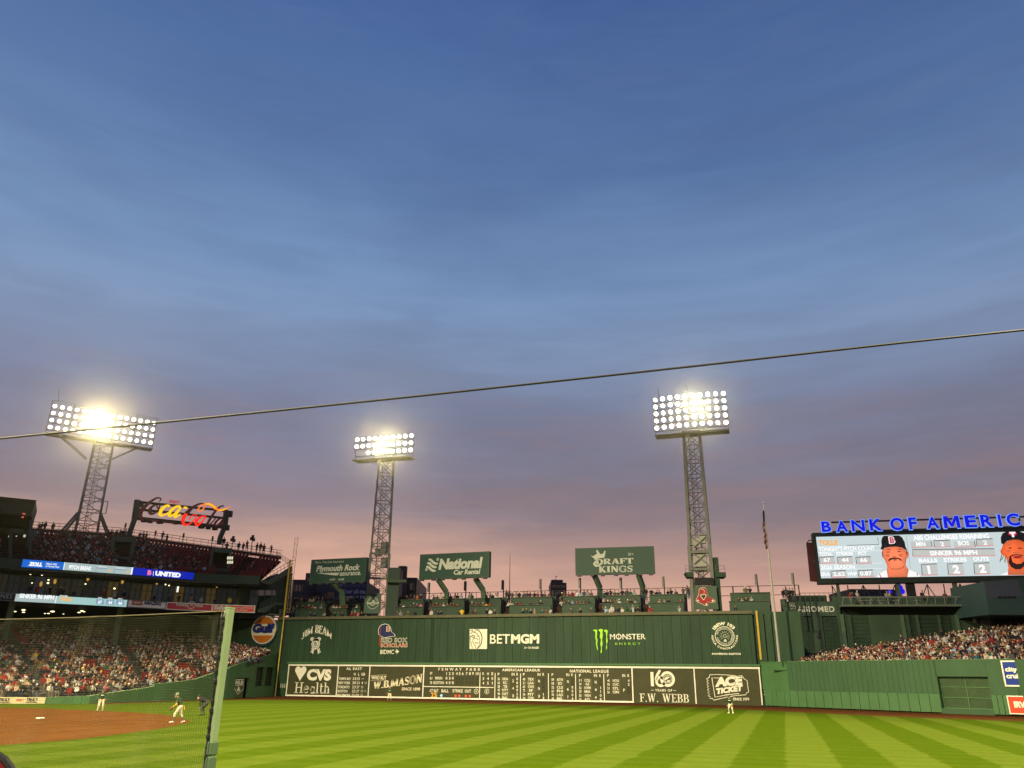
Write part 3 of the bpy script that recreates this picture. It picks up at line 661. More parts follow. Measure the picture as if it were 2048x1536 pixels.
league(1395, 1483, 1587, 1643, [1142, 1190, 1238, 1285, 1335, 1383], [('48', 'TEX', ''), ('21', 'LAA', ''), ('65', 'CWS', ''), ('72', 'SF', ''), ('36', 'PIT', '1'), ('34', 'TOR', '3')], 'NN3', z8)
league(1763, 1855, 1957, 2015, [1148, 1196, 1246, 1294, 1343, 1391], [('59', 'ATH', ''), ('18', 'SD', ''), ('32', 'CLE', '0'), ('61', 'PHI', '0'), ('70', 'LAD', '0'), ('43', 'MIL', '4')], 'N61', z8)
league(195, 288, 393, 457, [1156, 1203, 1252, 1300, 1350, 1400], [('11', 'COL', ''), ('34', 'AZ', ''), ('32', 'NYM', '1'), ('39', 'MIA', '1'), ('55', 'WSH', '0'), ('55', 'ATL', '0')], 'N44', z9)
league(557, 650, 757, 815, [1160, 1208, 1258, 1306], [('41', 'HOU', '4'), ('50', 'CHC', '2'), ('53', 'STL', ''), ('56', 'CIN', '')], ' P', z9)
for xs in ((192, 390, 450), (550, 752, 812)): gl('P', xs[0], 1093); wd('IN', xs[1], 1095, 19); gl('R', xs[2], 1096)
words(m, SB, 'NATIONAL LEAGUE', Zx(63), Zx(560), Zy(1019), Zy(1058), bold=.025, space=1.15)
m.build('lettering', CREAM, PN[3])
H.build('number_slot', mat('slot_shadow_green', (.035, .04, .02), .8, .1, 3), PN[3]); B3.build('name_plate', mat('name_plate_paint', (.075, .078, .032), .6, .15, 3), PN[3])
z = z8; m = MB()
for px, y0, y1 in ((959.7, 1345, 1397), (990, 1346, 1399), (1041, 1347, 1402), (1097, 1347, 1404), (1151.5, 1348, 1406), (1208.3, 1348, 1408)):
    u = SB.uv(px, (y0+y1)/2)[0]; wt = SB.uv(px, y0)[1]; m.rect(SB, u-.045, u+.045, zb_+.19, wt, .002, .04)
wl = SB.uv(918, 1374)[1]; m.rect(SB, U[3]+.1, SB.uv(988, 1374)[0]-.06, wl-.05, wl+.05, .003, .042)
m.build('divider', WHITE, PN[3])
m = MB(); 
for s, x0, x1 in (('2', 205, 240), ('5', 246, 283)): words(m, SB, s, Zx(x0), Zx(x1), Zy(1313), Zy(1376), bold=.02, off=.02)
m.build('lit_number', glow('amber_digits', (255, 176, 50), 1.2), PN[3])
for nm, pts, mt in (('ball_light', [(338, 1351)], glow('blue_white_lamp', (150, 225, 255), 1.4)), ('strike_light', [(520, 1354), (568, 1355), (652, 1358), (702, 1359)], glow('red_lamp', (255, 84, 40), 1.15)), ('unlit_light', [(388, 1352), (424, 1352), (785, 1366), (882, 1364), (935, 1364)], DARK)):
    for p in pts:
        m = MB(); u, w = SB.uv(*z(*p)); m.disc(SB, u, w, .17 if mt != DARK else .13, .003, 12, 0, .05); m.build(nm, mt, PN[3])
z = z9; m = MB()
words(m, SB, '1', Zx(1097), Zx(1135), Zy(1050), Zy(1232), bold=.03)
u6, w6 = SB.uv(*z(1222, 1172)); kx = (SB.uv(Zx(1322), Zy(1140))[0]-SB.uv(Zx(1222), Zy(1140))[0])/100
m.ring(SB, u6, w6, 50*kx, 32*kx, .012); m.stroke(SB, [(u6-62*kx, w6+20*kx), (u6-40*kx, w6+75*kx), (u6-5*kx, w6+128*kx), (u6+8*kx, w6+132*kx)], [30*kx, 32*kx, 30*kx, 26*kx], .012)
u0, w0 = SB.uv(*z(1312, 1140)); m.ring(SB, u0, w0, 78*kx, 32*kx, .012); m.ring(SB, u0, w0, 48*kx, 7*kx, .012)
m.poly(SB, [(u0-38*kx, w0-15*kx), (u0-5*kx, w0-5*kx), (u0+30*kx, w0+25*kx), (u0-5*kx, w0+32*kx), (u0-34*kx, w0+14*kx)], .012); m.poly(SB, [(u0-20*kx, w0-34*kx), (u0+20*kx, w0-32*kx), (u0+36*kx, w0-8*kx), (u0, w0-16*kx)], .012)
words(m, SB, 'YEARS OF', Zx(1152), Zx(1372), Zy(1268), Zy(1300), bold=.03, space=1.25); m.stroke(SB, pxs(SB, [z(1104, 1282), z(1135, 1282)]), .05, .012); m.stroke(SB, pxs(SB, [z(1388, 1285), z(1420, 1285)]), .05, .012)
words(m, SB, 'F.W. WEBB', Zx(957), Zx(1585), Zy(1326), Zy(1438), serif=(.15, .065, .05)); m.build('lettering', CREAM, PN[4])
z = zs(1300, 1200); m = MB()
m.stroke(SB, pxs(SB, [z(*p) for p in [(762, 985), (765, 957), (860, 953), (960, 958), (1080, 968), (1192, 985), (1202, 1008), (1242, 1030), (1262, 1180), (1234, 1190), (1226, 1214), (1100, 1222), (1000, 1240), (900, 1262), (818, 1282), (802, 1262), (760, 1256)]]+[z(x, y) for x, y in [(775, 1240), (744, 1222), (766, 1206), (738, 1190), (760, 1172), (734, 1154), (756, 1136), (730, 1118), (752, 1100), (728, 1082), (750, 1064), (726, 1046), (746, 1028), (722, 1010), (745, 998)]]), .075, .012, closed=True)
m.stroke(SB, pxs(SB, [z(*p) for p in [(880, 998), (792, 996), (832, 1244), (980, 1214), (1140, 1196)]]), .09, .012)
def tick(s): 
    return lambda p, q, x, y: (x-.10*(1-q), y+s*p)
words(m, SB, 'ACE', Zx(838), Zx(1190), Zy(992), Zy(1118), bold=.07, space=.95, warp=tick(.28)); words(m, SB, 'TICKET', Zx(850), Zx(1194), Zy(1134), Zy(1212), bold=.07, space=.97, warp=tick(.46))
words(m, SB, 'SINCE 1979', Zx(1062), Zx(1270), Zy(1251), Zy(1288), bold=.03); m.build('lettering', CREAM, PN[5])

# ------------------------------------------------------------------ helper: wall made of panels with an upper edge given in pixels
def interp(px, pts):
    for (a, b), (c, d) in zip(pts, pts[1:]):
        if px <= c: return b+(d-b)*(px-a)/(c-a)
    return pts[-1][1]
def path_point(px, path):
    """point on a ground path (xy list) seen at pixel column px (near the horizon)"""
    t = (px-1024)/F_PX
    for a, b in zip(path, path[1:]):
        a3, b3 = np.array((*a, 0.)), np.array((*b, 0.)); pa, pb = project(a3)[0], project(b3)[0]
        if pa <= px <= pb or pb <= px <= pa:
            lo_, hi_ = 0., 1.
            for _ in range(30):
                m_ = (lo_+hi_)/2
                if (project(a3+(b3-a3)*m_)[0] < px) == (pa < pb): lo_ = m_
                else: hi_ = m_
            return a3+(b3-a3)*lo_
    return np.array((*path[-1], 0.))

# ------------------------------------------------------------------ centre field wall
cf = thing('centre_field_wall', 'lower padded green centre field wall with vertical seams right of the scoreboard', 'wall', (*CF[2], 0))
seg = [Plane((*CF[i], 0), (*(CF[i+1]-CF[i]), 0)) for i in range(len(CF)-1)]
seglen = [np.linalg.norm(CF[i+1]-CF[i]) for i in range(len(CF)-1)]
CF_TOP = 5.25
def cfu(i, px, py): return seg[i].uv(px, py)
zt_cf = [seg[0].uv(1530, 1323)[1], seg[1].uv(1780, 1322)[1], seg[2].uv(2010, 1320.5)[1]]
CF_TOP = sum(zt_cf)/3
gateL, gateR = seg[1].uv(1880, 1390)[0], seg[2].uv(1982, 1390)[0]
for i in range(4): m = MB(); m.rect(seg[i], 0, seglen[i], 0, CF_TOP-.05, -.45, .12); m.build('backing', GREEN_DARK, cf) if i in (0, 3) else None
for i, a_, b_ in ((1, 0, gateL), (2, gateR, seglen[2])): m = MB(); m.rect(seg[i], a_, b_, 0, CF_TOP-.05, -.45, .12); m.build('backing', GREEN_DARK, cf)
def cf_panel(i, u0, u1, w0, w1, m_, name='wall_panel', th=.12):
    m = MB(); g_ = .026 if th > .15 else .012; m.rect(seg[i], u0+g_, u1-g_, w0, w1, -.3, .3+th-.12); m.build(name, m_, cf)
w_mid = seg[1].uv(1700, 1384)[1]
seam = [1531, 1546, 1555, 1571, 1583]
for a_, b_ in zip(seam, seam[1:]):
    u0, u1 = seg[0].uv(a_, 1400)[0], seg[0].uv(b_, 1400)[0]; cf_panel(0, max(0.0, u0), min(u1, seglen[0]), .1, w_mid, GREEN_PAD2, 'padding_panel', .18)
cf_panel(0, 0, seglen[0], w_mid+.01, CF_TOP, GREEN_PAD)
n = 16; gu = gateL
for j in range(n): cf_panel(1, gu*j/n, gu*(j+1)/n, .1, w_mid, GREEN_PAD, 'padding_panel', .18)
for j in range(30): cf_panel(1, gu*j/30, gu*(j+1)/30, w_mid+.01, CF_TOP, GREEN_UP)
g0 = cfu(1, 1872, 1354); gt = seg[1].uv(1876, 1353)[1]
m = MB(); m.rect(seg[1], gu+.01, seglen[1], gt, CF_TOP, -.3, .3); m.rect(seg[2], 0, gateR, gt, CF_TOP, -.3, .3); m.rect(seg[1], gu+.01, seglen[1], 0, .5, -.3, .32); m.rect(seg[2], 0, gateR, 0, .5, -.3, .32)
m.build('lintel_panel', GREEN_UP, cf)
for j in range(5): cf_panel(2, gateR+(seglen[2]-gateR)*j/5, gateR+(seglen[2]-gateR)*(j+1)/5, .1, w_mid, GREEN_PAD, 'padding_panel', .18)
cf_panel(2, gateR, seglen[2], w_mid+.01, CF_TOP, GREEN_UP)
cf_panel(3, 0, seglen[3], .1, w_mid, GREEN_PAD, 'padding_panel', .18); cf_panel(3, 0, seglen[3], w_mid+.01, CF_TOP, GREEN_UP)
for i in range(3):
    m = MB(); m.rect(seg[i], 0, seglen[i], CF_TOP, CF_TOP+.07, -.36, .40); m.build('cap_rail', GREEN_PAD2, cf)
m = MB(); words(m, seg[0], '379', 1529, 1542.8, 1382, 1391, bold=.03, off=.05); m.build('distance_mark', CREAM, cf, 'cream figures 379 at the left end of the padding')
# bullpen gate: recessed, green mesh behind rails
gate = thing('wall_gate', 'dark green double gate with pale rails set into the centre field wall', 'gate', seg[1].pt(gu, 0)); gp = Plane(seg[1].pt(gu, 0, -.35), seg[2].pt(gateR, 0, -.35)-seg[1].pt(gu, 0, -.35))
gw = np.linalg.norm(seg[2].pt(gateR, 0)-seg[1].pt(gu, 0))
m = MB(); m.rect(gp, 0, gw, .3, gt+.1, -.2, .1); m.build('mesh_panel', mat('gate_green', (.035, .066, .026), .7, .2, 1.5), gate)
for t in (0.0, .335, .67, .97): m = MB(); m.rect(gp, .05, gw-.05, .5+(gt-.55)*t, .5+(gt-.55)*t+.07, -.1, .07); m.build('rail', GREEN_PAD2, gate)
for t in (.0, .5, .97): m = MB(); m.rect(gp, gw*t+.03, gw*t+.11, .51, gt, -.1, .06); m.build('stile', GREEN_PAD2, gate)
# sign boards on the wall
def signboard(name, label, P, u0, u1, w0, w1, face, edge, bw=.14, off=.05, group=None):
    t = thing(name, label, 'sign', P.pt(u0, w0, off), group)
    m = MB(); m.rect(P, u0, u1, w0, w1, off-.04, .08); m.build('frame', edge, t)
    m = MB(); m.rect(P, u0+bw, u1-bw, w0+bw, w1-bw, off+.042, .012); f_ = m.build('sign_face', face, t); return t, f_
BLUE_SIGN = mat('royal_blue_sign', (.006, .03, .24), .5, .05, 1); RED_SIGN = mat('red_sign', (.56, .055, .018), .5, .05, 1)
P2 = seg[2]; ul = P2.uv(2006, 1347)[0]
t, f_ = signboard('wall_sign', 'royal blue sign with white lower case lettering city cruis cut by the frame', P2, P2.uv(2005.5, 1345)[0], P2.uv(2005.5, 1345)[0]+7.2, P2.uv(2013, 1373)[1], P2.uv(2003, 1321)[1], BLUE_SIGN, WHITE)
m = MB(); words(m, P2, 'city', 2011, 2036, 1334, 1346, bold=.05, off=.11); words(m, P2, 'cruises', 2013, 2059, 1347, 1357, bold=.05, off=.11); m.build('lettering', WHITE, f_)
t, f_ = signboard('wall_sign', 'red sign with white lettering IR at the foot of the centre field wall', P2, P2.uv(2018, 1410)[0], P2.uv(2018, 1410)[0]+6.2, P2.uv(2020, 1428)[1], P2.uv(2016, 1391)[1], RED_SIGN, WHITE, .1, .2)
m = MB(); words(m, P2, 'IRVING', 2030, 2078, 1403, 1416, bold=.06, off=.27); m.build('lettering', WHITE, f_)

# ------------------------------------------------------------------ bleachers (stepped stand behind the centre field wall)
cfn = [seg[0].n, seg[1].n, seg[2].n]
bl_front = [CF[1]+(-seg[1].n[:2])*.7+np.array((-2.2, .6)), CF[2]-seg[2].n[:2]*.7, CF[3]-seg[2].n[:2]*.7, CF[4]-seg[3].n[:2]*.7]
BP = edge_plane((1591, 1232), (1905, 1232), 114.5)                    # face of the green building behind the bleachers
bl_back = [BP.pt(BP.uv(x, 1300)[0], 0, .6)[:2] for x in (1604, 1905, 2060, 2200)]
zb_l = [at(1604, 1311, 113.5)[2], at(1905, 1258, 109)[2], at(2060, 1236, 107)[2], at(2200, 1222, 106)[2]]
def bil(front, back, zf, zb, t, s):
    """point on a stand surface: t along (0..len-1), s from the front row (0) to the back row (1)"""
    i = min(int(t), len(front)-2); q = t-i
    f = front[i]*(1-q)+front[i+1]*q; b = back[i]*(1-q)+back[i+1]*q
    z0 = zf[i]*(1-q)+zf[i+1]*q; z1 = zb[i]*(1-q)+zb[i+1]*q
    return np.array((*(f*(1-s)+b*s), z0*(1-s)+z1*s))
zf_l = [CF_TOP-.95]*4; zb_l = [z_-1.25 for z_ in zb_l]
bleach = thing('bleacher_stand', 'stepped bleacher stand packed with spectators behind the centre field wall', 'grandstand', (*bl_front[1], 0))
def stepped(front, back, zf, zb, rows, parent, m_, name, T=12):
    mb = MB()
    for r in range(rows):
        s0, s1 = r/rows, (r+1)/rows
        for k in range(T):
            t0 = (len(front)-1)*k/T; t1 = (len(front)-1)*(k+1)/T
            a, b = bil(front, back, zf, zb, t0, s0), bil(front, back, zf, zb, t1, s0); c_, d_ = bil(front, back, zf, zb, t0, s1), bil(front, back, zf, zb, t1, s1)
            c2, d2 = c_.copy(), d_.copy(); c2[2], d2[2] = a[2], b[2]
            mb.add([a, b, d2, c2, c_, d_], [(0, 1, 2, 3), (3, 2, 5, 4)])
    return mb.build(name, m_, parent)
stepped(bl_front, bl_back, zf_l, zb_l, 14, bleach, CONCRETE, 'tier')

# ------------------------------------------------------------------ dark green building behind the bleachers
GB = mat('building_green', (.038, .068, .045), .7, .15, .4); GBD = mat('building_green_dark', (.012, .026, .014), .7, .2, .6)
SHUT = mat('shutter_green', (.018, .040, .022), .6, .15, 1)
bld = thing('stadium_building', 'dark green building with tall louvred shutters rising behind the bleachers', 'building', BP.pt(0, 0))
def bq(pts, off, th, m_, name, parent, label=None):
    m = MB(); m.poly(BP, pxs(BP, pts), off, th); return m.build(name, m_, parent, label)
ztop = BP.uv(1620, 1203)[1]; uL = BP.uv(1568, 1260)[0]; uM = BP.uv(1682, 1235)[0]; uE = BP.uv(1990, 1250)[0]
wS = BP.uv(1630, 1232)[1]
def ucol(px, py=1265): return BP.uv(px, py)[0]
shut = [(1593.5, 1626), (1647, 1678)]
m = MB(); m.rect(BP, uL, uM, wS, ztop, -.4, .4)                        # band carrying the lettering
cols = [uL]+[u for p in shut for u in (ucol(p[0]), ucol(p[1]))]+[uM]
for i in (0, 2, 4): m.rect(BP, cols[i], cols[i+1], 2, wS-.003, -.4, .4)
m.build('wall', GB, bld)
for p in shut:
    f_ = MB(); f_.rect(BP, ucol(p[0]), ucol(p[1]), 2, wS, -.4, .05); fo = f_.build('shutter', SHUT, bld)
    m = MB(); u0, u1 = ucol(p[0]), ucol(p[1])
    for j in range(16): m.rect(BP, u0+.02, u1-.02, 3.6+j*.5, 3.94+j*.5, -.35, .06)
    for j in (1, 2): uu = u0+(u1-u0)*j/3; m.rect(BP, uu-.05, uu+.05, 2, wS-.02, -.28, .05)
    lo2 = m.build('louvre', SHUT, fo); lo2['kind'] = 'stuff'
m = MB(); m.rect(BP, uL-.1, uL+.75, 4, ztop+.3, .02, .35); m.build('pilaster', GREEN_STEEL, bld)
m = MB(); m.rect(BP, ucol(1682.5), ucol(1690), 2, wS+.2, .02, .4); m.build('pilaster', GREEN_STEEL, bld)
# right, lower part of the building under the terrace
wT = BP.uv(1780, 1230)[1]
open_ = [(1706, 1741), (1822, 1836), (1842, 1880), (1886, 1908)]
edge = [ucol(1690.5)]+[u for p in open_ for u in (ucol(p[0]), ucol(p[1]))]+[uE]
m = MB()
for i in range(0, len(edge), 2): m.rect(BP, edge[i], edge[i+1], 2, wT, -.4, .38)
m.build('wall', GBD if False else mat('building_green_mid', (.028, .052, .03), .7, .2, .4), bld)
for p in open_:
    f_ = MB(); f_.rect(BP, ucol(p[0]), ucol(p[1]), 2, wT, -.45, .05); fo = f_.build('shutter', SHUT if p[0] < 1800 else GBD, bld)
    m = MB()
    for j in range(16): m.rect(BP, ucol(p[0])+.02, ucol(p[1])-.02, 3.6+j*.5, 3.94+j*.5, -.38, .05)
    lo2 = m.build('louvre', SHUT if p[0] < 1800 else GBD, fo); lo2['kind'] = 'stuff'
for a_, b_ in ((1804, 1811), (1914, 1921)): m = MB(); m.rect(BP, ucol(a_), ucol(b_), 2, wT-.01, .0, .3); m.build('column', GREEN_STEEL, bld)
m = MB(); u0 = ucol(1965); m.rect(BP, u0, u0+1.3, 4.5, BP.uv(1970, 1232)[1], -.01, .06); m.build('door', mat('grey_door', (.09, .10, .11), .5, .1, 1), bld, 'plain grey door beside the stand')
m = MB(); words(m, BP, 'ABIOMED', 1594.5, 1669, 1212.5, 1224, bold=.03, space=1.12, off=.02)
for x_, y_ in ((1581.8, 1208), (1587, 1208), (1583.2, 1214.5), (1589.3, 1215)):
    u, w = BP.uv(x_, y_); m.ring(BP, u, w, .19, .055, .02, 6)
m.build('lettering', DULL_WHITE, bld, 'white lettering ABIOMED with four small hexagons')
m = MB(); u, w = BP.uv(1949, 1241); m.rect(BP, u-.22, u+.22, w-.25, w+.25, 0, .02); m.build('notice', DULL_WHITE, bld, 'small white notice')
m = MB(); u, w = BP.uv(1636, 1268); m.box(BP.pt(u, w, .15), (.16, .2, .5)); m.bar(BP.pt(u-.4, w+.4, .25), BP.pt(u+.3, w+.3, .25), .07); m.build('wall_lamp', DARK, bld)
# terrace on top
ter = thing('roof_terrace', 'terrace with a pale metal railing on the dark green building', 'terrace', BP.pt(uM, wT))
wR = BP.uv(1800, 1211)[1]; ue = ucol(1978, 1211)
m = MB(); m.rect(BP, uM-.05, ue, wT+.003, wR-.25, -5, 4.2); m.build('soffit', GBD, ter)
m = MB(); m.rect(BP, uM-.05, ue+.1, wR-.25+.003, wR, -5, 6.6); m.build('deck_edge', GREY_STEEL if False else mat('terrace_edge', (.10, .12, .09), .6, .1, 1), ter)
pf = 1.55; hR = BP.uv(1800, 1196.5)[1]-wR
m = MB(); m.tube([BP.pt(uM, wR+hR, pf), BP.pt(ue, wR+hR, pf)], .07, 5); m.build('handrail', GREY_STEEL, ter)
for j in range(17):
    u = uM+(ue-uM)*j/16; m = MB(); m.tube([BP.pt(u, wR, pf), BP.pt(u+(.0 if j % 3 else .35), wR+hR, pf)], .045, 5); m.build('baluster', GREY_STEEL, ter)
m = MB(); m.rect(BP, uM, ue, wR, BP.uv(1800, 1187)[1], -4, .2); m.build('rear_parapet', GB, ter)
m = MB(); u0 = ucol(1572, 1200); m.rect(BP, u0, uM, ztop, ztop+.35, -4, .3)
m.build('deck_edge', GBD, ter)
m = MB()
for w in (.6, 1.15): m.tube([BP.pt(u0+2, ztop+w, .2), BP.pt(uM, ztop+w, .2)], .035, 5)
for j in range(9): u = u0+2+(uM-u0-2)*j/8; m.tube([BP.pt(u, ztop, .2), BP.pt(u, ztop+1.15, .2)], .03, 5)
m.build('handrail', GREEN_STEEL, ter)
m = MB(); m.rect(BP, u0+1.2, uM-.5, ztop, BP.uv(1640, 1184)[1], -5, .2); m.build('rear_parapet', GBD, ter)
for tn, x_ in (('third', 1765), ('second', 1744), ('fifth', 1838), ('fourth', 1795), ('sixth', 1950), ('first', 1728)):
    u = ucol(x_, 1208); m = MB(); m.box(BP.pt(u, wR+.72, -.6), (.45, .4, .03)); 
    for sx in (-1, 1): m.bar(BP.pt(u-.35*sx, wR, -.6), BP.pt(u+.3*sx, wR+.7, -.6), .05)
    t = m.build('terrace_table', CONCRETE, loc=BP.pt(u, wR, -.6)); tag(t, 'small trestle table behind the pale terrace railing, %s from the left' % tn, 'table', 'tables on the roof terrace')

# right hand teal block
TB = edge_plane((1975, 1227), (2048, 1228), 104)
blk = thing('stair_block', 'dark teal building block with four small vents at the right edge', 'building', TB.pt(0, 0))
u0 = TB.uv(1972, 1200)[0]; m = MB(); m.poly(TB, [(u0, TB.uv(1976, 1229)[1]), (u0+16, TB.uv(1976, 1229)[1]), (u0+16, TB.uv(2045, 1140)[1]), (TB.uv(1968, 1163)[0], TB.uv(1968, 1163)[1])], -8, 8)
m.build('wall', mat('teal_cladding', (.028, .055, .05), .5, .1, .3), blk)
m = MB(); m.poly(TB, pxs(TB, [(1968.5, 1165), (2036, 1160), (2044, 1194), (1976, 1196)]), .0, .03); m.build('cladding', mat('slate_cladding', (.045, .055, .075), .4, .08, .6, stretch=(4, 4, .1)), blk)
for x_ in (1999, 2009, 2018.5, 2028): m = MB(); u, w = TB.uv(x_, 1194.5); m.rect(TB, u-.26, u+.26, w-.13, w+.13, .035, .03); m.build('vent', BLACK, blk)
m = MB(); m.rect(BP, uE+.01, uE+16, 2, BP.uv(1990, 1228)[1]+.5, -1.2, .4); m.build('wall', GBD, bld)
gab = edge_plane((1926, 1184), (1972, 1183), 118)
m = MB(); m.poly(gab, pxs(gab, [(1924, 1190), (1924, 1184), (1963, 1162), (1976, 1162), (1976, 1190)]), -6, 6); t = m.build('gable_house', mat('gable_grey', (.05, .05, .055), .7, .1, 1), loc=gab.pt(0, 0)); tag(t, 'dark grey gable end rising behind the terrace at the right', 'building')

# ------------------------------------------------------------------ video board
VP = edge_plane((1632, 1072), (2048, 1061), 128)
vb = thing('video_board', 'huge lit video scoreboard with player portraits and pitch statistics', 'video screen', VP.pt(0, 0))
c4 = [(1632, 1076), (2110, 1060), (2118, 1145), (1641, 1157)]
uA, wTop = VP.uv(1631, 1075); wBot = VP.uv(1641, 1157)[1]; uB = uA+44
wTop = VP.uv(1835, 1068.5)[1]; wBot = VP.uv(1840, 1154)[1]; uA = VP.uv(1636.5, 1115)[0]
m = MB(); m.rect(VP, uA-.5, uB, wTop, wTop+.62, -1.5, 1.8); m.rect(VP, uA-.3, uB, wBot-.85, wBot, -1.5, 1.75); m.rect(VP, uA-.5, uA, wBot-.85, wTop, -1.5, 1.76); m.rect(VP, uA, uB, wBot, wTop, -1.5, .8)
m.build('casing', mat('casing_green', (.018, .03, .022), .6, .1, .6), vb)
SCR = glow('screen_grey', (203, 217, 219), 1.0)
m = MB(); m.rect(VP, uA, uB, wBot, wTop, -.3, .3); scr = m.build('screen', SCR, vb)
SW = glow('screen_white', (255, 255, 255), 1.05); SO = glow('screen_orange', (255, 178, 60), 1); SBX = glow('screen_box', (196, 198, 194), 1); SLN = glow('screen_line', (105, 108, 112), 1); SLR = glow('screen_red_line', (225, 150, 145), 1); SPL = glow('screen_pale', (228, 240, 243), 1)
z1 = zs(1600, 1000, 8.533); z2 = zs(1808, 1000, 8.533)
mW, mO, mX, mL, mR, mP = MB(), MB(), MB(), MB(), MB(), MB()
def sw(m, s, zf, x0, x1, y0, y1, b=.03, off=.03): p, q = zf(x0, y0), zf(x1, y1); words(m, VP, s, p[0], q[0], p[1], q[1], bold=b, off=off)
def sbox(zf, x0, y0, x1, y1):
    a, b, c_, d_ = zf(x0, y0+6), zf(x1, y0-6), zf(x1+22, y1-5), zf(x0+16, y1+5)
    Q = pxs(VP, [a, b, c_, d_]); mX.poly(VP, Q, .012); mL.stroke(VP, [Q[3], Q[0], Q[1]], .14, .02); mR.stroke(VP, [Q[3], Q[2]], .14, .02)
sw(mO, 'TOLLE', z1, 315, 645, 685, 770, .05)
sw(mW, "TONIGHT'S PITCH COUNT", z1, 318, 1275, 795, 868); sw(mW, 'TOTAL', z1, 330, 555, 895, 955); sw(mW, 'STRIKES', z1, 615, 905, 888, 948); sw(mW, 'PCT', z1, 990, 1140, 880, 940)
for x0, s in ((325, '67'), (635, '44'), (950, '66')): sbox(z1, x0, 972, x0+255, 1082); sw(mW, s, z1, x0+75, x0+195, 985, 1060)
sw(mW, '2026 SEASON', z1, 355, 935, 1110, 1180); sw(mW, 'ERA', z1, 355, 510, 1235, 1298); sbox(z1, 525, 1208, 780, 1318); sw(mW, '2.62', z1, 565, 765, 1225, 1298); sw(mW, 'WHIP', z1, 808, 975, 1228, 1292); sbox(z1, 985, 1198, 1245, 1308); sw(mW, '0.87', z1, 1025, 1225, 1215, 1290)
for y in (793, 885, 1095, 1188): mP.stroke(VP, pxs(VP, [z1(300, y+8), z1(1420, y-20)]), .1, .012)
mL.stroke(VP, pxs(VP, [z1(1325, 640), z1(1345, 758), z1(800, 775)]), .1, .012)
sw(mW, 'ABS CHALLENGES REMAINING', z2, 155, 1452, 585, 672, .035)
for x0, s, bx in ((105, 'MIN', 1), (845, 'BOS', 1)): 
    Q = pxs(VP, [z2(x0, 715), z2(x0+355, 700), z2(x0+375, 800), z2(x0+20, 815)]); mX.poly(VP, Q, .012); mL.stroke(VP, [Q[1], Q[2]], .12, .02); mR.stroke(VP, [Q[2], Q[3]], .12, .02)
sw(mW, 'MIN', z2, 205, 365, 715, 790); sw(mW, 'BOS', z2, 918, 1110, 700, 775)
sbox(z2, 505, 690, 780, 800); sw(mW, '2', z2, 620, 685, 715, 790); sbox(z2, 1230, 665, 1510, 780); sw(mW, '2', z2, 1350, 1418, 690, 765)
sbox(z2, 140, 838, 1540, 955); sw(mW, 'SINKER 96 MPH', z2, 440, 1250, 860, 945, .035)
sw(mW, 'BALLS', z2, 250, 570, 998, 1065, .035); sw(mW, 'STRIKES', z2, 672, 1070, 985, 1055, .035); sw(mW, 'OUTS', z2, 1178, 1445, 970, 1040, .035)
for x0, s, y in ((295, '1', 1095), (742, '2', 1085), (1190, '2', 1075)): sbox(z2, x0, y, x0+265, y+185); sw(mW, s, z2, x0+(108 if s == '1' else 90), x0+(150 if s == '1' else 205), y+25, y+170, .05)
for x_ in (50, 100): mL.stroke(VP, pxs(VP, [z2(40, 610), z2(110, 1170)]), .04, .01)
for nm, mbx, mt in (('screen_lettering', mW, SW), ('screen_name', mO, SO), ('screen_box', mX, SBX), ('screen_shadow_line', mL, SLN), ('screen_highlight_line', mR, SLR), ('screen_rule', mP, SPL)): mbx.build(nm, mt, scr)
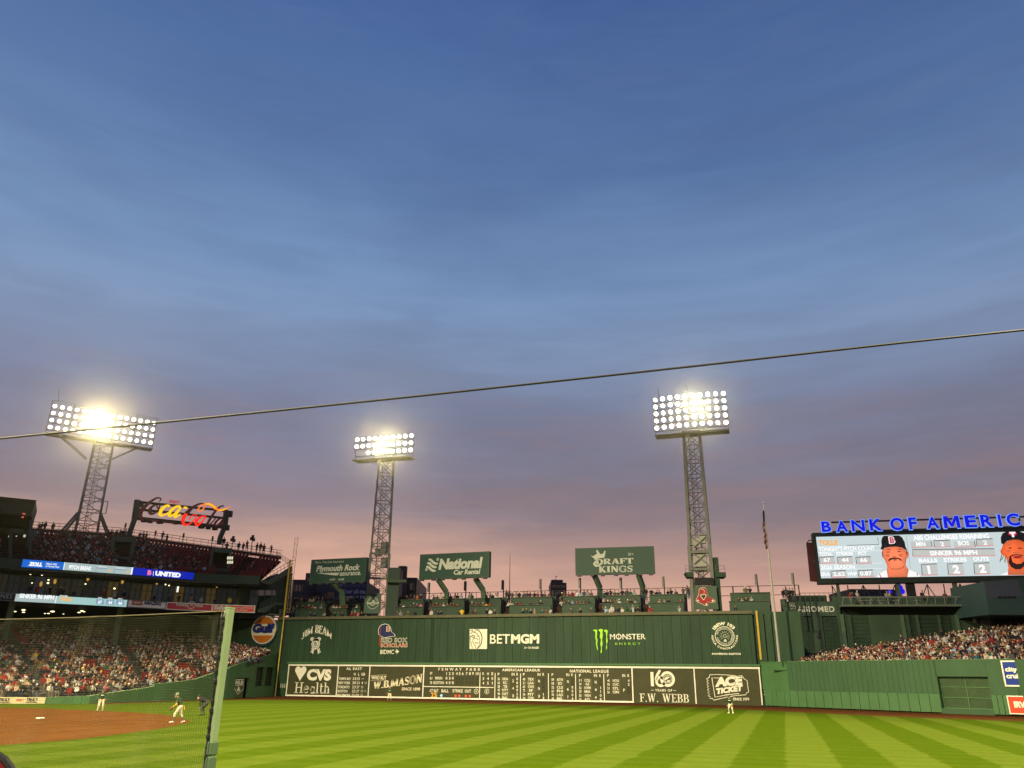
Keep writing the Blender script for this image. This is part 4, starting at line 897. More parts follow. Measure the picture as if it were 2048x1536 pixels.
def portrait(zf, pts_cap, pts_face, pts_beard, pts_shirt, eyes, mouth, skin, logo, stripe, label, dx=0):
    p = sub('portrait', vb, label); k = .04
    def fl(name, lists, mt, off):
        m = MB()
        for L in lists: m.poly(VP, pxs(VP, [zf(*q) for q in L]), off)
        q_ = m.build(name, mt, p)
        if len(lists) > 1: q_['kind'] = 'stuff'
    def shaded(L, off, base):
        # printed portrait tones: lighter in the middle of the face, deeper towards its edge
        Q = pxs(VP, [zf(*q) for q in L]); gx = sum(q[0] for q in Q)/len(Q); gy = sum(q[1] for q in Q)/len(Q)+.3
        vs, fs, tone = [], [], []; n = len(Q); rings = (1.0, .86, .62, .34, .02)
        for i, s_ in enumerate(rings):
            for u, w in Q:
                vs.append(VP.pt(gx+(u-gx)*s_, gy+(w-gy)*s_, off)); tone.append((.62, .86, 1.02, 1.12, 1.16)[i]*(1.0-.12*((u-gx)*s_ > .6)))
        for i in range(len(rings)-1):
            for k2 in range(n): fs.append((i*n+k2, i*n+(k2+1) % n, (i+1)*n+(k2+1) % n, (i+1)*n+k2))
        m = MB(); m.add(vs, fs); me = m.mesh('face', BASE[p.name]); at_ = me.attributes.new('tone', 'FLOAT', 'POINT'); at_.data.foreach_set('value', tone)
        mt = bpy.data.materials.new('portrait_skin'); mt.use_nodes = True; t_ = mt.node_tree; bs = t_.nodes['Principled BSDF']; an = t_.nodes.new('ShaderNodeAttribute'); an.attribute_name = 'tone'
        mx = t_.nodes.new('ShaderNodeVectorMath'); mx.operation = 'SCALE'; mx.inputs[0].default_value = lin(base); t_.links.new(an.outputs['Fac'], mx.inputs['Scale'])
        t_.links.new(mx.outputs[0], bs.inputs['Emission Color']); bs.inputs['Emission Strength'].default_value = 1; bs.inputs['Base Color'].default_value = (.02, .02, .02, 1); mt.cycles.emission_sampling = 'NONE'
        me.materials.append(mt); o_ = bpy.data.objects.new('face', me); COL.objects.link(o_); o_.parent = p
    fl('shirt', [pts_shirt], glow('portrait_white', (255, 250, 250), 1), k); shaded(pts_face[0], k+.012, skin)
    fl('shade', pts_beard[1], glow('portrait_shade_'+label.split()[1], tuple(int(c*.82) for c in skin), 1), k+.02)
    fl('beard', pts_beard[0], glow('portrait_dark', (38, 18, 16), 1), k+.03); fl('cap', [pts_cap], glow('portrait_black', (12, 11, 14), 1), k+.036)
    fl('eyes', eyes, glow('portrait_eye', (110, 45, 28), 1), k+.03); fl('mouth', mouth[0], glow('portrait_mouth', mouth[1], 1), k+.036)
    m = MB(); 
    for s, x0, x1, y0, y1, b in logo[0]: sw(m, s, zf, x0, x1, y0, y1, b, k+.045)
    m.build('cap_mark_outline', glow('portrait_white', (255, 255, 255)), p); m = MB()
    for s, x0, x1, y0, y1, b in logo[1]: sw(m, s, zf, x0, x1, y0, y1, b, k+.055)
    if len(logo) > 2:
        for L in logo[2]: m.poly(VP, pxs(VP, [zf(*q) for q in L]), k+.04)
    m.build('cap_mark', glow('portrait_crimson', (214, 38, 78)), p); m = MB()
    for L in stripe: m.stroke(VP, pxs(VP, [zf(*q) for q in L]), .13, k+.012)
    m.build('piping', glow('portrait_crimson', (214, 38, 78)), p)
portrait(z1, [(1372, 838), (1392, 780), (1385, 700), (1400, 640), (1430, 612), (1690, 605), (1740, 640), (1785, 720), (1800, 800), (1838, 880), (1800, 850), (1740, 812), (1640, 795), (1520, 800), (1440, 820), (1405, 850)],
         [[(1405, 840), (1520, 795), (1640, 790), (1750, 812), (1808, 860), (1850, 890), (1858, 940), (1835, 990), (1815, 1010), (1800, 1110), (1850, 1190), (1830, 1330), (1500, 1332), (1480, 1200), (1490, 1130), (1440, 1010), (1410, 980), (1395, 900)]],
         ([[(1502, 1030), (1530, 995), (1600, 985), (1690, 990), (1740, 1025), (1722, 1040), (1680, 1012), (1600, 1010), (1545, 1025), (1520, 1048)], [(1395, 880), (1410, 900), (1420, 970), (1405, 970)], [(1808, 870), (1828, 890), (1830, 940), (1815, 930)]],
          [[(1450, 960), (1520, 975), (1530, 930), (1470, 920)], [(1680, 925), (1740, 920), (1760, 960), (1700, 975)], [(1575, 960), (1640, 960), (1650, 985), (1565, 985)], [(1500, 1120), (1560, 1165), (1640, 1170), (1730, 1150), (1790, 1100), (1770, 1160), (1690, 1190), (1560, 1190)]]),
         [(1310, 1330), (1340, 1260), (1470, 1195), (1530, 1330), (1820, 1330), (1865, 1190), (2010, 1250), (2070, 1330)],
         [[(1465, 890), (1500, 878), (1545, 888), (1500, 900)], [(1650, 880), (1690, 870), (1730, 882), (1690, 892)], [(1450, 850), (1520, 838), (1560, 855), (1500, 852)], [(1640, 850), (1700, 830), (1750, 845), (1700, 845)]],
         ([[(1590, 1018), (1640, 1014), (1650, 1032), (1600, 1036)]], (150, 28, 40)), (255, 132, 88), ([('B', 1510, 1622, 620, 750, .07)], [('B', 1528, 1606, 634, 738, .03)]), [[(1352, 1258), (1388, 1330)], [(1995, 1250), (2005, 1290)]], 'player with brown moustache in black cap on the left of the screen')
z3 = zs(1808, 1000, 8.533)
portrait(z3, [(1655, 740), (1648, 640), (1680, 570), (1760, 535), (1960, 535), (2060, 570), (2110, 640), (2120, 740), (2060, 720), (1960, 680), (1860, 675), (1760, 700), (1690, 760)],
         [[(1665, 830), (1690, 755), (1770, 700), (1860, 672), (1960, 678), (2060, 715), (2120, 745), (2110, 960), (2060, 1100), (2080, 1280), (1770, 1280), (1780, 1150), (1750, 1010), (1715, 960), (1660, 930), (1640, 870)]],
         ([[(1800, 960), (1840, 940), (1830, 980), (1850, 1060), (1920, 1095), (2000, 1085), (2050, 1040), (2060, 1120), (1990, 1180), (1900, 1185), (1820, 1140), (1780, 1060)], [(1660, 940), (1672, 940), (1640, 1060), (1628, 1060)], [(1690, 960), (1702, 960), (1665, 1030), (1652, 1030)], [(1720, 980), (1732, 980), (1728, 1070), (1712, 1060)], [(1830, 935), (1920, 925), (2020, 940), (2030, 960), (1920, 942), (1840, 958)]],
          [[(1740, 880), (1800, 900), (1830, 860), (1770, 850)], [(1850, 890), (1940, 880), (1990, 905), (1920, 915), (1860, 910)], [(1780, 1190), (1860, 1220), (1960, 1230), (2050, 1200), (2050, 1240), (1900, 1260), (1790, 1240)], [(1760, 760), (1830, 735), (1840, 760), (1770, 780)]]),
         [(1640, 1282), (1700, 1255), (1760, 1225), (1790, 1282), (2080, 1282), (2100, 1220), (2300, 1282)],
         [[(1770, 820), (1810, 806), (1850, 822), (1810, 834)], [(1930, 826), (1975, 810), (2020, 826), (1975, 838)]],
         ([[(1850, 968), (1920, 955), (2010, 962), (1990, 990), (1920, 1000), (1870, 992)]], (250, 240, 235)), (248, 106, 48), ([('T', 1800, 1905, 545, 635, .1)], [], [[(1770, 575), (1790, 548), (1850, 540), (1905, 550), (1924, 580), (1900, 605), (1850, 612), (1795, 600)]]), [], 'player with black chin beard in black cap on the right of the screen')
# maroon side panel, frame truss, posts
sp = edge_plane((1612, 1086), (1632, 1083), 129)
m = MB(); m.poly(VP, [(VP.uv(1613, 1085)[0], VP.uv(1613, 1085)[1]), (uA-.52, VP.uv(1632, 1084)[1]), (uA-.45, VP.uv(1641, 1163)[1]), (VP.uv(1621, 1162)[0], VP.uv(1621, 1162)[1])], -.6, .4); sidep = m.build('side_panel', mat('maroon_panel', (.07, .012, .014), .6, .05, 1), vb)
m = MB(); m.poly(VP, pxs(VP, [(1627, 1122), (1634, 1113), (1638, 1131)]), -.19, .02); m.build('diamond', mat('slate', (.06, .075, .08)), sidep)
m = MB(); m.tube([VP.pt(*VP.uv(1615, 1085), -.3), VP.pt(*VP.uv(1618, 1080), -.3), VP.pt(*VP.uv(1631, 1081), -.3)], .09, 5); m.build('lamp_arm', DARK, vb)
STEEL_D = mat('dark_truss_steel', (.03, .035, .032), .6, .1, 1)
for px, wpx in ((1678, 5), (1799, 6), (1914, 7)):
    u = VP.uv(px, 1180)[0]; h = (VP.uv(px+wpx/2, 1180)[0]-u); m = MB(); m.rect(VP, u-h, u+h, wBot-12, wBot-.85, -1.2, .9); m.build('post', GREEN_STEEL, vb)
u = VP.uv(1823, 1175)[0]; m = MB(); m.rect(VP, u-.6, u+.6, wBot-6.5, wBot-.86, -1.1, .8); m.build('equipment_cabinet', BLACK, vb)
for j in range(11):
    u = uA+1.8+j*2.35; m = MB(); d = (.8 if j % 2 else -.8)
    m.tube([VP.pt(u, wBot-5.8, -1.8), VP.pt(u, wBot-.9, -1.8)], .08, 4); m.tube([VP.pt(u, wBot-5.6, -1.8), VP.pt(u+2.3, wBot-1, -1.8)] if j % 2 else [VP.pt(u, wBot-1, -1.8), VP.pt(u+2.3, wBot-5.6, -1.8)], .07, 4); m.build('strut', STEEL_D, vb)
for w in (1.9, 3.4, 4.2): m = MB(); m.tube([VP.pt(uA+1.5, wBot-.85-w, -1.8), VP.pt(uB-12, wBot-.85-w, -1.8)], .06, 4); m.build('tie', STEEL_D, vb)
m = MB()
for x_, y_, r_ in ((1783, 1182, .3), (1802, 1170, .32), (1808, 1181, .42), (1800, 1186, .3), (1806, 1173, .25)): m.ball(VP.pt(*VP.uv(x_, y_), -1.2), r_, 8, 0, (1, .4, 1.1))
t = m.build('blue_lights', glow('blue_led', (20, 20, 235)), loc=VP.pt(*VP.uv(1800, 1182), -1.2)); tag(t, 'cluster of glowing blue lights under the video board', 'lights')

# roof sign letters above the screen
ls = thing('roof_sign', 'glowing blue letters BANK OF AMERICA standing on a dark frame above the screen', 'sign', VP.pt(0, wTop))
BLUE_L = glow('blue_letter', (0, 8, 222), 1.0); BLUE_E = glow('blue_letter_edge', (120, 165, 255), 1.0)
LP = VP.off(.9)
lets = [('B', 1642, 1662, 1043, 1065), ('A', 1671, 1695, 1042, 1065), ('N', 1702, 1729, 1040, 1064), ('K', 1738, 1763.5, 1038, 1062.5), ('O', 1779, 1808, 1035.5, 1062), ('F', 1816, 1833, 1035, 1060), ('A', 1851.5, 1877, 1034, 1058.5), ('M', 1885, 1919, 1032, 1057.5), ('E', 1928, 1952, 1031, 1056), ('R', 1959.5, 1985, 1029.5, 1055), ('I', 1994.5, 2001.5, 1029, 1054), ('C', 2011, 2038, 1027, 1053), ('A', 2046, 2072, 1026, 1052)]
_M = [(0, 0), (.03, 1), (.27, 1), (.5, .42), (.73, 1), (.97, 1), (1, 0), (.79, 0), (.775, .62), (.57, .12), (.43, .12), (.225, .62), (.21, 0)]
_TXT[('M', .034, 1.0, 0.0)] = _TXT[('M', .010, 1.0, 0.0)] = (np.array(_M), [(0, 1, 2, 11, 12), (2, 3, 10, 11), (3, 9, 10), (3, 4, 8, 9), (4, 5, 6, 7, 8)])
for s, x0, x1, y0, y1 in lets:
    m = MB(); b_ = {'I': 0, 'M': .022, 'N': .035}.get(s, .045)
    words(m, LP, s, x0-.6, x1+.6, y0-.6, y1+.6, bold=round(b_+.012, 4), off=0, th=.3); L = m.build('letter', BLUE_E, ls)
    m = MB(); words(m, LP, s, x0+.6, x1-.6, y0+.6, y1-.6, bold=round(b_-.012, 4), off=.32); m.build('letter_face', BLUE_L, L)
for y_ in (1043, 1062): 
    w = LP.uv(1700, y_)[1]; m = MB(); m.bar(LP.pt(LP.uv(1664, 1050)[0], w, -.35), LP.pt(uB-2, w, -.35), .16, .26); m.build('rail', DARK, ls)
m = MB(); 
for j in range(22): u = uA+1.5+j*1.75; m.bar(LP.pt(u, wTop+.6, -.35), LP.pt(u, LP.uv(1700, 1062)[1], -.35), .08)
for j in range(7): u = uA+2+j*5.6; m.bar(LP.pt(u, wTop+.6, -.4), LP.pt(u, LP.uv(1700, 1043)[1], -.4), .2)
m.build('upright', DARK, ls)
m = MB(); m.poly(VP, pxs(VP, [(1740, 1071), (1775, 1062), (1800, 1056), (1850, 1056), (1856, 1068)]), -1.4, .2); m.build('backing', mat('dark_brown', (.03, .016, .014)), ls)

# flag pole with flag
fpw = at(1559, 1320, 99.5); fl = thing('flagpole', 'tall thin grey flagpole with ball finial standing by the centre field wall corner', 'flagpole', (fpw[0], fpw[1], CF_TOP))
ftop = at(1527.7, 1007, 99.5); pole_xy = fpw[:2]
hz = [C[2]+ (at(1527.7, 1007, depth_of(fpw))[2]-C[2])][0]
m = MB(); m.tube([(fpw[0], fpw[1], CF_TOP), (fpw[0], fpw[1], hz*.55), (fpw[0], fpw[1], hz)], [.17, .13, .06], 8); m.build('pole', mat('grey_pole', (.30, .29, .26), .5, .1, 1), fl)
m = MB(); m.ball((fpw[0], fpw[1], hz+.12), .16, 10); m.build('finial', mat('bright_metal', (.6, .58, .55), .25, .05, 1, metal=.8), fl)
FB = Plane((fpw[0], fpw[1], 0), RT); ft = hz-.9
def flagmesh(u0, u1, w0, w1, mt, nm, parent):
    m = MB(); m.poly(FB, [(u0[0], w0), (u0[1], w0), (u1[1], w1), (u1[0], w1)], .0, .06); return m.build(nm, mt, parent)
flag = thing('flag', 'limp striped flag hanging folded against the flagpole', 'flag', (fpw[0], fpw[1], ft))
m = MB(); prof = []
for i in range(15):
    w = ft-i*.36; a = -.14-.25*min(1, i/4)-(.06*math.sin(i*1.3)); b_ = -.02-.05*(i > 8)
    prof.append((w, a, b_))
for i in range(14):
    (w0, a0, b0), (w1, a1, b1) = prof[i], prof[i+1]; sk = .22 if i > 4 else 0
    nn = 5
    for q in range(nn):
        f0, f1 = q/nn, (q+1)/nn; dz = lambda f: .07*math.sin(9*f+i*.5)
        vs = [FB.pt(a0+(b0-a0)*f0, w0+sk*f0*1.2, .08+dz(f0)), FB.pt(a0+(b0-a0)*f1, w0+sk*f1*1.2, .08+dz(f1)), FB.pt(a1+(b1-a1)*f1, w1+.22*(i > 3)*f1*1.2, .08+dz(f1)), FB.pt(a1+(b1-a1)*f0, w1+.22*(i > 3)*f0*1.2, .08+dz(f0))]
        m.add(vs, [(0, 1, 2, 3)], 0 if i < 4 else (1 if i % 2 else 2))
m.build('cloth', [mat('flag_navy', (.01, .012, .03), .8, 0), mat('flag_red', (.11, .012, .016), .8, 0), mat('flag_white', (.13, .12, .12), .8, 0)], flag)

# ------------------------------------------------------------------ seats on top of the tall wall
deck = thing('wall_top_seating', 'green counters and tiers of seats along the top of the tall wall', 'seating deck', (30, 95, WALL_H))
COUNTER = mat('counter_green', (.026, .054, .032), .6, .14, .6); COUNT_TOP = mat('counter_top', (.055, .075, .048), .5, .1, 1)
BROWN = mat('brown_steps', (.035, .018, .010), .8, .1, 1)
T_Y = [94.95, 97.3, 99.2, 101.1]; TP = [Plane((0, y, 0), (1, 0, 0)) for y in T_Y]
def zpix(t, px, py): return TP[t].uv(px, py)[1]
SECT = [(592, 651), (665, 721), (790, 846), (863, 927), (939, 1000), (1019, 1103), (1124, 1188), (1208, 1279), (1297, 1368), (1459, 1540)]
# heights of the counters measured along the wall
Z1 = (zpix(1, 1240, 1206.5)+zpix(1, 890, 1214))/2; Z2 = (zpix(2, 1240, 1191.5)+zpix(2, 890, 1199))/2
m = MB(); m.rect(MP, -1.2, MP.uv(1560, 1220)[0], 10.6, 10.9, -9, 8.3); m.build('floor', CONCRETE, deck)
for i, (a, b) in enumerate(SECT):
    u0, u1 = TP[1].uv(a, 1212)[0], TP[1].uv(b, 1212)[0]
    m = MB(); m.rect(TP[1], u0, u1, 11, Z1, -1.0, 1.0); m.build('counter_front', COUNTER, deck)
    m = MB(); m.rect(TP[1], u0-.05, u1+.05, Z1+.001, Z1+.07, -.45, .6); m.build('counter_top', COUNT_TOP, deck)
    v0, v1 = TP[2].uv(a+2, 1197)[0], TP[2].uv(b+1, 1197)[0]
    m = MB(); m.rect(TP[2], v0, v1, 11, Z2, -1.8, 1.8); m.build('counter_front', COUNTER, deck)
    m = MB(); m.rect(TP[2], v0-.05, v1+.05, Z2+.001, Z2+.07, -.45, .6); m.build('counter_top', COUNT_TOP, deck)
    m = MB(); m.rect(TP[3], v0, v1, 12, Z2+.35, -1.6, 1.2); m.build('standing_platform', COUNTER, deck)
    if i < 9 and i != 1:
        nx = SECT[i+1][0]; g0, g1 = TP[1].uv(b+1, 1212)[0], TP[1].uv(nx-1, 1212)[0]
        if g1-g0 > .3 and g1-g0 < 3:
            m = MB()
            for s_ in range(6): m.rect(Plane((0, 97.4+s_*.6, 0), (1, 0, 0)), g0+.03, g1-.03, 10.9, 11.2+s_*.36, -.6, .6)
            m.build('aisle_steps', BROWN, deck)
            m = MB(); m.tube([(g0+.06, 97.2, Z1+.6), (g0+.06, 100.5, Z2+.9)], .04, 5); m.tube([(g0+.06, 97.2, 11), (g0+.06, 97.2, Z1+.6)], .04, 5); m.build('handrail', GREEN_STEEL, deck)
# back rail
ZR = TP[3].uv(1250, 1178)[1]; yb = 103.2; RB = Plane((0, yb, 0), (1, 0, 0))
zr = RB.uv(1250, 1178)[1]; rail = thing('back_railing', 'thin dark railing along the back of the wall top seats', 'railing', (30, yb, WALL_H))
ul, ur = RB.uv(600, 1188)[0], RB.uv(1597, 1172)[0]
for w in (zr, zr-1.25): m = MB(); m.tube([RB.pt(ul, w), RB.pt(ur, w)], .045, 5); m.build('rail', DARK, rail)
for j in range(46): u = ul+(ur-ul)*j/45; m = MB(); m.tube([RB.pt(u, 11), RB.pt(u, zr)], .035 if j % 5 else .09, 5); m.build('baluster', DARK, rail)
LPN = -1
# narrow speaker / lamp posts along the back
for px, pt in ((858, 1166), (931, 1163), (1006, 1161), (1081, 1159), (1160, 1157), (1242, 1156), (1327, 1154), (1513, 1149), (1586, 1147)):
    u, w = RB.uv(px, pt); LPN = LPN+1; t = thing('lamp_post', 'slim dark lamp post behind the wall seats, %s from the left' % ('first', 'second', 'third', 'fourth', 'fifth', 'sixth', 'seventh', 'eighth', 'ninth')[LPN], 'lamp post', RB.pt(u, 11, -.3), 'slim lamp posts behind the wall seats')
    m = MB(); m.tube([RB.pt(u, 11, -.3), RB.pt(u, w+.1, -.3)], .09, 6); m.build('post', DARK, t)
    m = MB(); m.box(RB.pt(u-.17, w-.65, -.2), (.13, .08, .72)); m.build('lamp_panel', mat('grey_panel', (.16, .15, .14), .5, .1, 2), t)
u, w = RB.uv(1016, 1105); m = MB(); m.tube([RB.pt(u, 11, -1), RB.pt(u, w, -1)], [.1, .03], 5); t = m.build('antenna_mast', DARK, loc=RB.pt(u, 11, -1)); tag(t, 'tall bare antenna mast right of the green rental billboard', 'mast')

# ------------------------------------------------------------------ billboards above the wall
def billboard(label, tl, tr, bl, br, dep, legs, face=GREEN_SIGN):
    P = edge_plane(tl, tr, dep); a, b_ = P.uv(*tl), P.uv(*tr); c_, d_ = P.uv(*bl), P.uv(*br)
    u0, u1 = (a[0]+c_[0])/2, (b_[0]+d_[0])/2; w1, w0 = (a[1]+b_[1])/2, (c_[1]+d_[1])/2
    t = thing('billboard', label, 'billboard', P.pt((u0+u1)/2, w0), 'green billboards standing above the tall wall')
    m = MB(); m.rect(P, u0, u1, w0, w1, -.7, .7); m.build('cabinet', mat('billboard_edge', (.03, .06, .045), .5, .1, 1), t)
    m = MB(); m.rect(P, u0+.14, u1-.14, w0+.14, w1-.14, 0, .012); f_ = m.build('sign_face', face, t)
    for j in range(7):
        u = u0+(u1-u0)*(.05+.15*j+.02*(j % 2)); m = MB(); m.box(P.pt(u, w0-.14, .1), (.28, .22, .11), (P.u, P.n, P.w)); m.build('floodlight', DARK, t)
    for px, pt, pk, pb in legs:
        A, K, B_ = P.pt(*P.uv(*px), -.5), P.pt(*P.uv(*pt), -1.6), P.pt(*P.uv(*pk), -1.9); m = MB()
        m.bar(A, K, .62, .62); m.bar(K, B_, .62, .62); m.build('support_leg', GREEN_STEEL, t)
    return t, P, f_
t, P, f_ = billboard('leftmost green billboard with white italic lettering Plymouth Rock assurance', (623, 1119.5), (732.5, 1114.5), (618, 1167), (731, 1163.5), 123, [((664, 1166), (672, 1183), (672, 1210), 0)])
z = zs(560, 1060); X = lambda x: z(x, 0)[0]; Y = lambda y: z(0, y)[1]; m = MB(); GW = mat('grey_white_lettering', (.42, .44, .38), .6, .05, 1)
words(m, P, 'More Than Just Insurance.', X(450), X(822), Y(392), Y(432), shear=.2, off=.02); words(m, P, 'Plymouth Rock', X(466), X(1022), Y(447), Y(548), bold=.035, shear=.22, off=.02, warp=None)
words(m, P, 'assurance.', X(765), X(1035), Y(538), Y(582), bold=.02, shear=.22, off=.02); words(m, P, 'AUTO', X(635), X(705), Y(622), Y(646), bold=.02, shear=.2, off=.02); words(m, P, 'HOME', X(748), X(822), Y(620), Y(644), bold=.02, shear=.2, off=.02)
m.poly(P, pxs(P, [z(462, 552), z(765, 546), z(735, 582), z(690, 580)]), .02); m.build('lettering', GW, f_)
t, P, f_ = billboard('middle green billboard with white lettering National Car Rental and a wave emblem', (840, 1109), (979, 1102.5), (838, 1158.5), (978, 1154.5), 121, [((873, 1158), (884, 1182), (883, 1195), 0), ((948, 1156), (958, 1178), (957, 1194), 0)])
z = zs(830, 1060); m = MB()
words(m, P, 'National', X(303), X(868), Y(357), Y(500), bold=.05, shear=.16, space=.96, off=.02); words(m, P, 'Car Rental', X(497), X(838), Y(503), Y(568), bold=.035, shear=.16, off=.02)
for dx, dy in ((0, 0), (-16, 45), (-30, 92)):
    m.stroke(P, pxs(P, [z(175+dx, 378+dy), z(205+dx, 382+dy), z(235+dx, 415+dy), z(265+dx, 432+dy), z(295+dx, 428+dy)]), [.28, .36, .36, .36, .2], .02)
for x_, y_ in ((292, 376), (148, 506)): u, w = P.uv(*z(x_, y_)); m.ring(P, u, w, .15, .12, .02, 14)
m.build('lettering', GW, f_)
t, P, f_ = billboard('rightmost green billboard with a crown and white serif lettering DRAFT KINGS', (1150, 1096.5), (1307, 1092), (1151, 1150), (1310, 1147), 119, [((1188, 1150), (1197, 1174), (1195, 1205), 0), ((1276, 1148), (1284, 1173), (1282, 1205), 0)])
z = zs(1110, 1060); m = MB()
words(m, P, 'DRAFT', X(520), X(1005), Y(362), Y(440), off=.02, serif=(.24, .12, .03)); words(m, P, 'KINGS', X(560), X(995), Y(455), Y(545), off=.02, serif=(.24, .12, .03)); words(m, P, '21+', X(935), X(1002), Y(292), Y(326), bold=.02, off=.02)
m.poly(P, pxs(P, [z(*p) for p in [(455, 328), (490, 335), (540, 300), (525, 275), (540, 250), (560, 280), (580, 310), (620, 300), (628, 270), (648, 268), (640, 320), (632, 355), (560, 360), (518, 392), (500, 365)]]), .02)
m.stroke(P, pxs(P, [z(*p) for p in [(555, 395), (515, 410), (500, 435), (520, 460), (570, 455), (610, 420), (618, 390)]]), [.16, .3, .36, .3, .2, .2, .12], .02); m.build('lettering', GW, f_)

# ------------------------------------------------------------------ light towers
LAMP_FACE = glow('lamp_glow', (255, 246, 205), 7.0); LAMP_BODY = mat('lamp_housing', (.30, .29, .24), .4, .1, 2)
def lamp_mesh():
    m = MB(); n = 12
    for (y0, r0, y1, r1, mi) in ((0, .33, -.12, .32, 0), (-.12, .32, -.36, .16, 0)):
        m.tube([(0, y0, 0), (0, y1, 0)], [r0, r1], n, mi, cap=False)
    m.add([(.315*math.cos(2*math.pi*k/n), .015, .315*math.sin(2*math.pi*k/n)) for k in range(n)], [tuple(range(n))], 1)
    m.box((0, -.45, -.05), (.12, .14, .12), None, 0); m.bar((0, -.2, -.05), (0, -.25, -.46), .05)
    me = m.mesh('lamp'); me.materials.append(LAMP_BODY); me.materials.append(LAMP_FACE); return me
LAMP_ME = lamp_mesh()
def lattice(t, base, ax, ay, hw0, hw1, z0, z1, rows, legr, brr, m_, double=True, panel_z=None):
    """four-legged lattice mast"""
    cs = [(-1, -1), (1, -1), (1, 1), (-1, 1)]
    def pt(c, s): h = hw0+(hw1-hw0)*s; q = base+ax*c[0]*h+ay*c[1]*h; return np.array((q[0], q[1], z0+(z1-z0)*s))
    for c_ in cs: m = MB(); m.bar(pt(c_, 0), pt(c_, 1), legr*2, legr*2, upv=tuple(ay)); m.build('leg', m_, t)
    for i in range(rows):
        s0, s1 = i/rows, (i+1)/rows
        for k in range(4):
            a, b_ = cs[k], cs[(k+1) % 4]; m = MB()
            m.bar(pt(a, s0), pt(b_, s1) if (i+k) % 2 == 0 or k % 2 else pt(b_, s1), brr*2); 
            if double: m.bar(pt(b_, s0), pt(a, s1), brr*2)
            m.bar(pt(a, s1), pt(b_, s1), brr*2); m.build('brace', m_, t)
    m = MB()                                                          # climbing ladder and conduits in the middle
    for d in (-.25, .25): q = base+ax*d; m.tube([(q[0], q[1], z0), (q[0], q[1], z1)], .04, 4)
    for j in range(int((z1-z0)/.6)): q0, q1 = base-ax*.25, base+ax*.25; m.tube([(q0[0], q0[1], z0+j*.6), (q1[0], q1[1], z0+j*.6)], .02, 3)
    q = base+ay*.3-ax*.5; m.tube([(q[0], q[1], z0), (q[0], q[1], z1)], .07, 5); m.build('ladder', m_, t)
def bank(t, tl, tr, bl, depL, rows, cols, aim, frame_m, top_extra=.6, wide=.45, bow=0.0, jitter=.1, skip=()):
    P = edge_plane(tl, tr, depL); u0, w1 = P.uv(*tl); u1 = P.uv(*tr)[0]; w0 = P.uv(*bl)[1]
    for c_ in range(cols):
        for r_ in range(rows):
            if (r_, c_) in skip: continue
            u = u0+(u1-u0)*c_/(cols-1); w = w1+(w0-w1)*r_/(rows-1)
            q = P.pt(u, w, .25+bow*(1-(2*c_/(cols-1)-1)**2)); tgt = np.array(aim, float)+np.array((random.uniform(-25, 25), random.uniform(-25, 25), 0))*(1 if jitter > .05 else .3)
            y = tgt-q; y /= np.linalg.norm(y); x = np.cross(y, (0, 0, 1)); x /= np.linalg.norm(x); zz = np.cross(x, y)
            share('lamp', LAMP_ME, t, frame_mat(q, x, y, zz))
    for r_ in range(rows):
        w = w1+(w0-w1)*r_/(rows-1)-.48; m = MB(); m.bar(P.pt(u0-wide, w), P.pt(u1+wide, w), .09, .12); m.build('crossbar', frame_m, t)
    nn = max(3, cols//3)
    for j in range(nn+1):
        u = u0-wide+(u1-u0+2*wide)*j/nn; m = MB(); m.bar(P.pt(u, w0-1.2, -.1), P.pt(u, w1+top_extra, -.1), .08); m.build('upright', frame_m, t)
    for w in ((w1+top_extra, w1+top_extra-.35) if top_extra > .5 else ()): m = MB(); m.bar(P.pt(u0-wide, w, -.1), P.pt(u1+wide, w, -.1), .06); m.build('top_rail', frame_m, t)
    m = MB(); m.rect(P, u0-wide, u1+wide, w0-1.32, w0-1.2, -1.3, 2.0); m.build('platform', frame_m, t)
    m = MB(); m.bar(P.pt(u0-wide, w0-1.25, .75), P.pt(u1+wide, w0-1.25, .75), .14, .22); m.build('platform_edge', frame_m, t)
    return P, u0, u1, w0, w1
AIM = (45, 35, 0)
# tower B, behind the left part of the wall
TBd = depth_of((MP.pt(MP.uv(760, 1220)[0], 11)))+5.5
bB = at(752, 1222, TBd)[:2]; axB = np.array((math.cos(R(28)), math.sin(R(28)))); ayB = np.array((-axB[1], axB[0]))
tB = thing('floodlight_tower', 'slim lattice light tower with three rows of lit lamps left of the middle billboard', 'light tower', (*bB, WALL_H), 'floodlight towers')
zB = at(770, 922, TBd)[2]; zBm = at(750, 1110, TBd)[2]; zB0 = WALL_H-.3
lattice(tB, bB, axB, ayB, 1.55, 1.2, zB0, zB, 11, .15, .05, GREY_STEEL)
m = MB()
for s_ in (-1, 1): q = bB+axB*s_*1.5-ayB*1.5; m.bar((*q, zB0), (*q, zBm), .34, .34, upv=tuple((*ayB, 0)))
for zz in (zBm, (zBm+zB0)/2+1.2): q0, q1 = bB-axB*1.5-ayB*1.52, bB+axB*1.5-ayB*1.52; m.bar((*q0, zz), (*q1, zz), .3)
m.build('base_frame', GREY_STEEL, tB)
for dx, dz, s_ in ((.6, 1.2, .5), (.8, -1.2, .45), (-.3, .4, .35)): m = MB(); q = bB+axB*dx; m.box((*q, zBm+dz), (s_, .35, s_*1.7)); m.build('equipment_box', mat('grey_box', (.22, .22, .19), .5, .1, 2), tB)
bank(tB, (716, 880), (824, 872), (714, 908), TBd, 3, 10, AIM, GREY_STEEL, .25, .3, .0, .1, {(2, 0), (2, 1)})
sgP = Plane((*(bB-ayB*1.75), 0), (*axB, 0)); pb = edge_plane((731, 1187), (762, 1187), TBd-2.2)
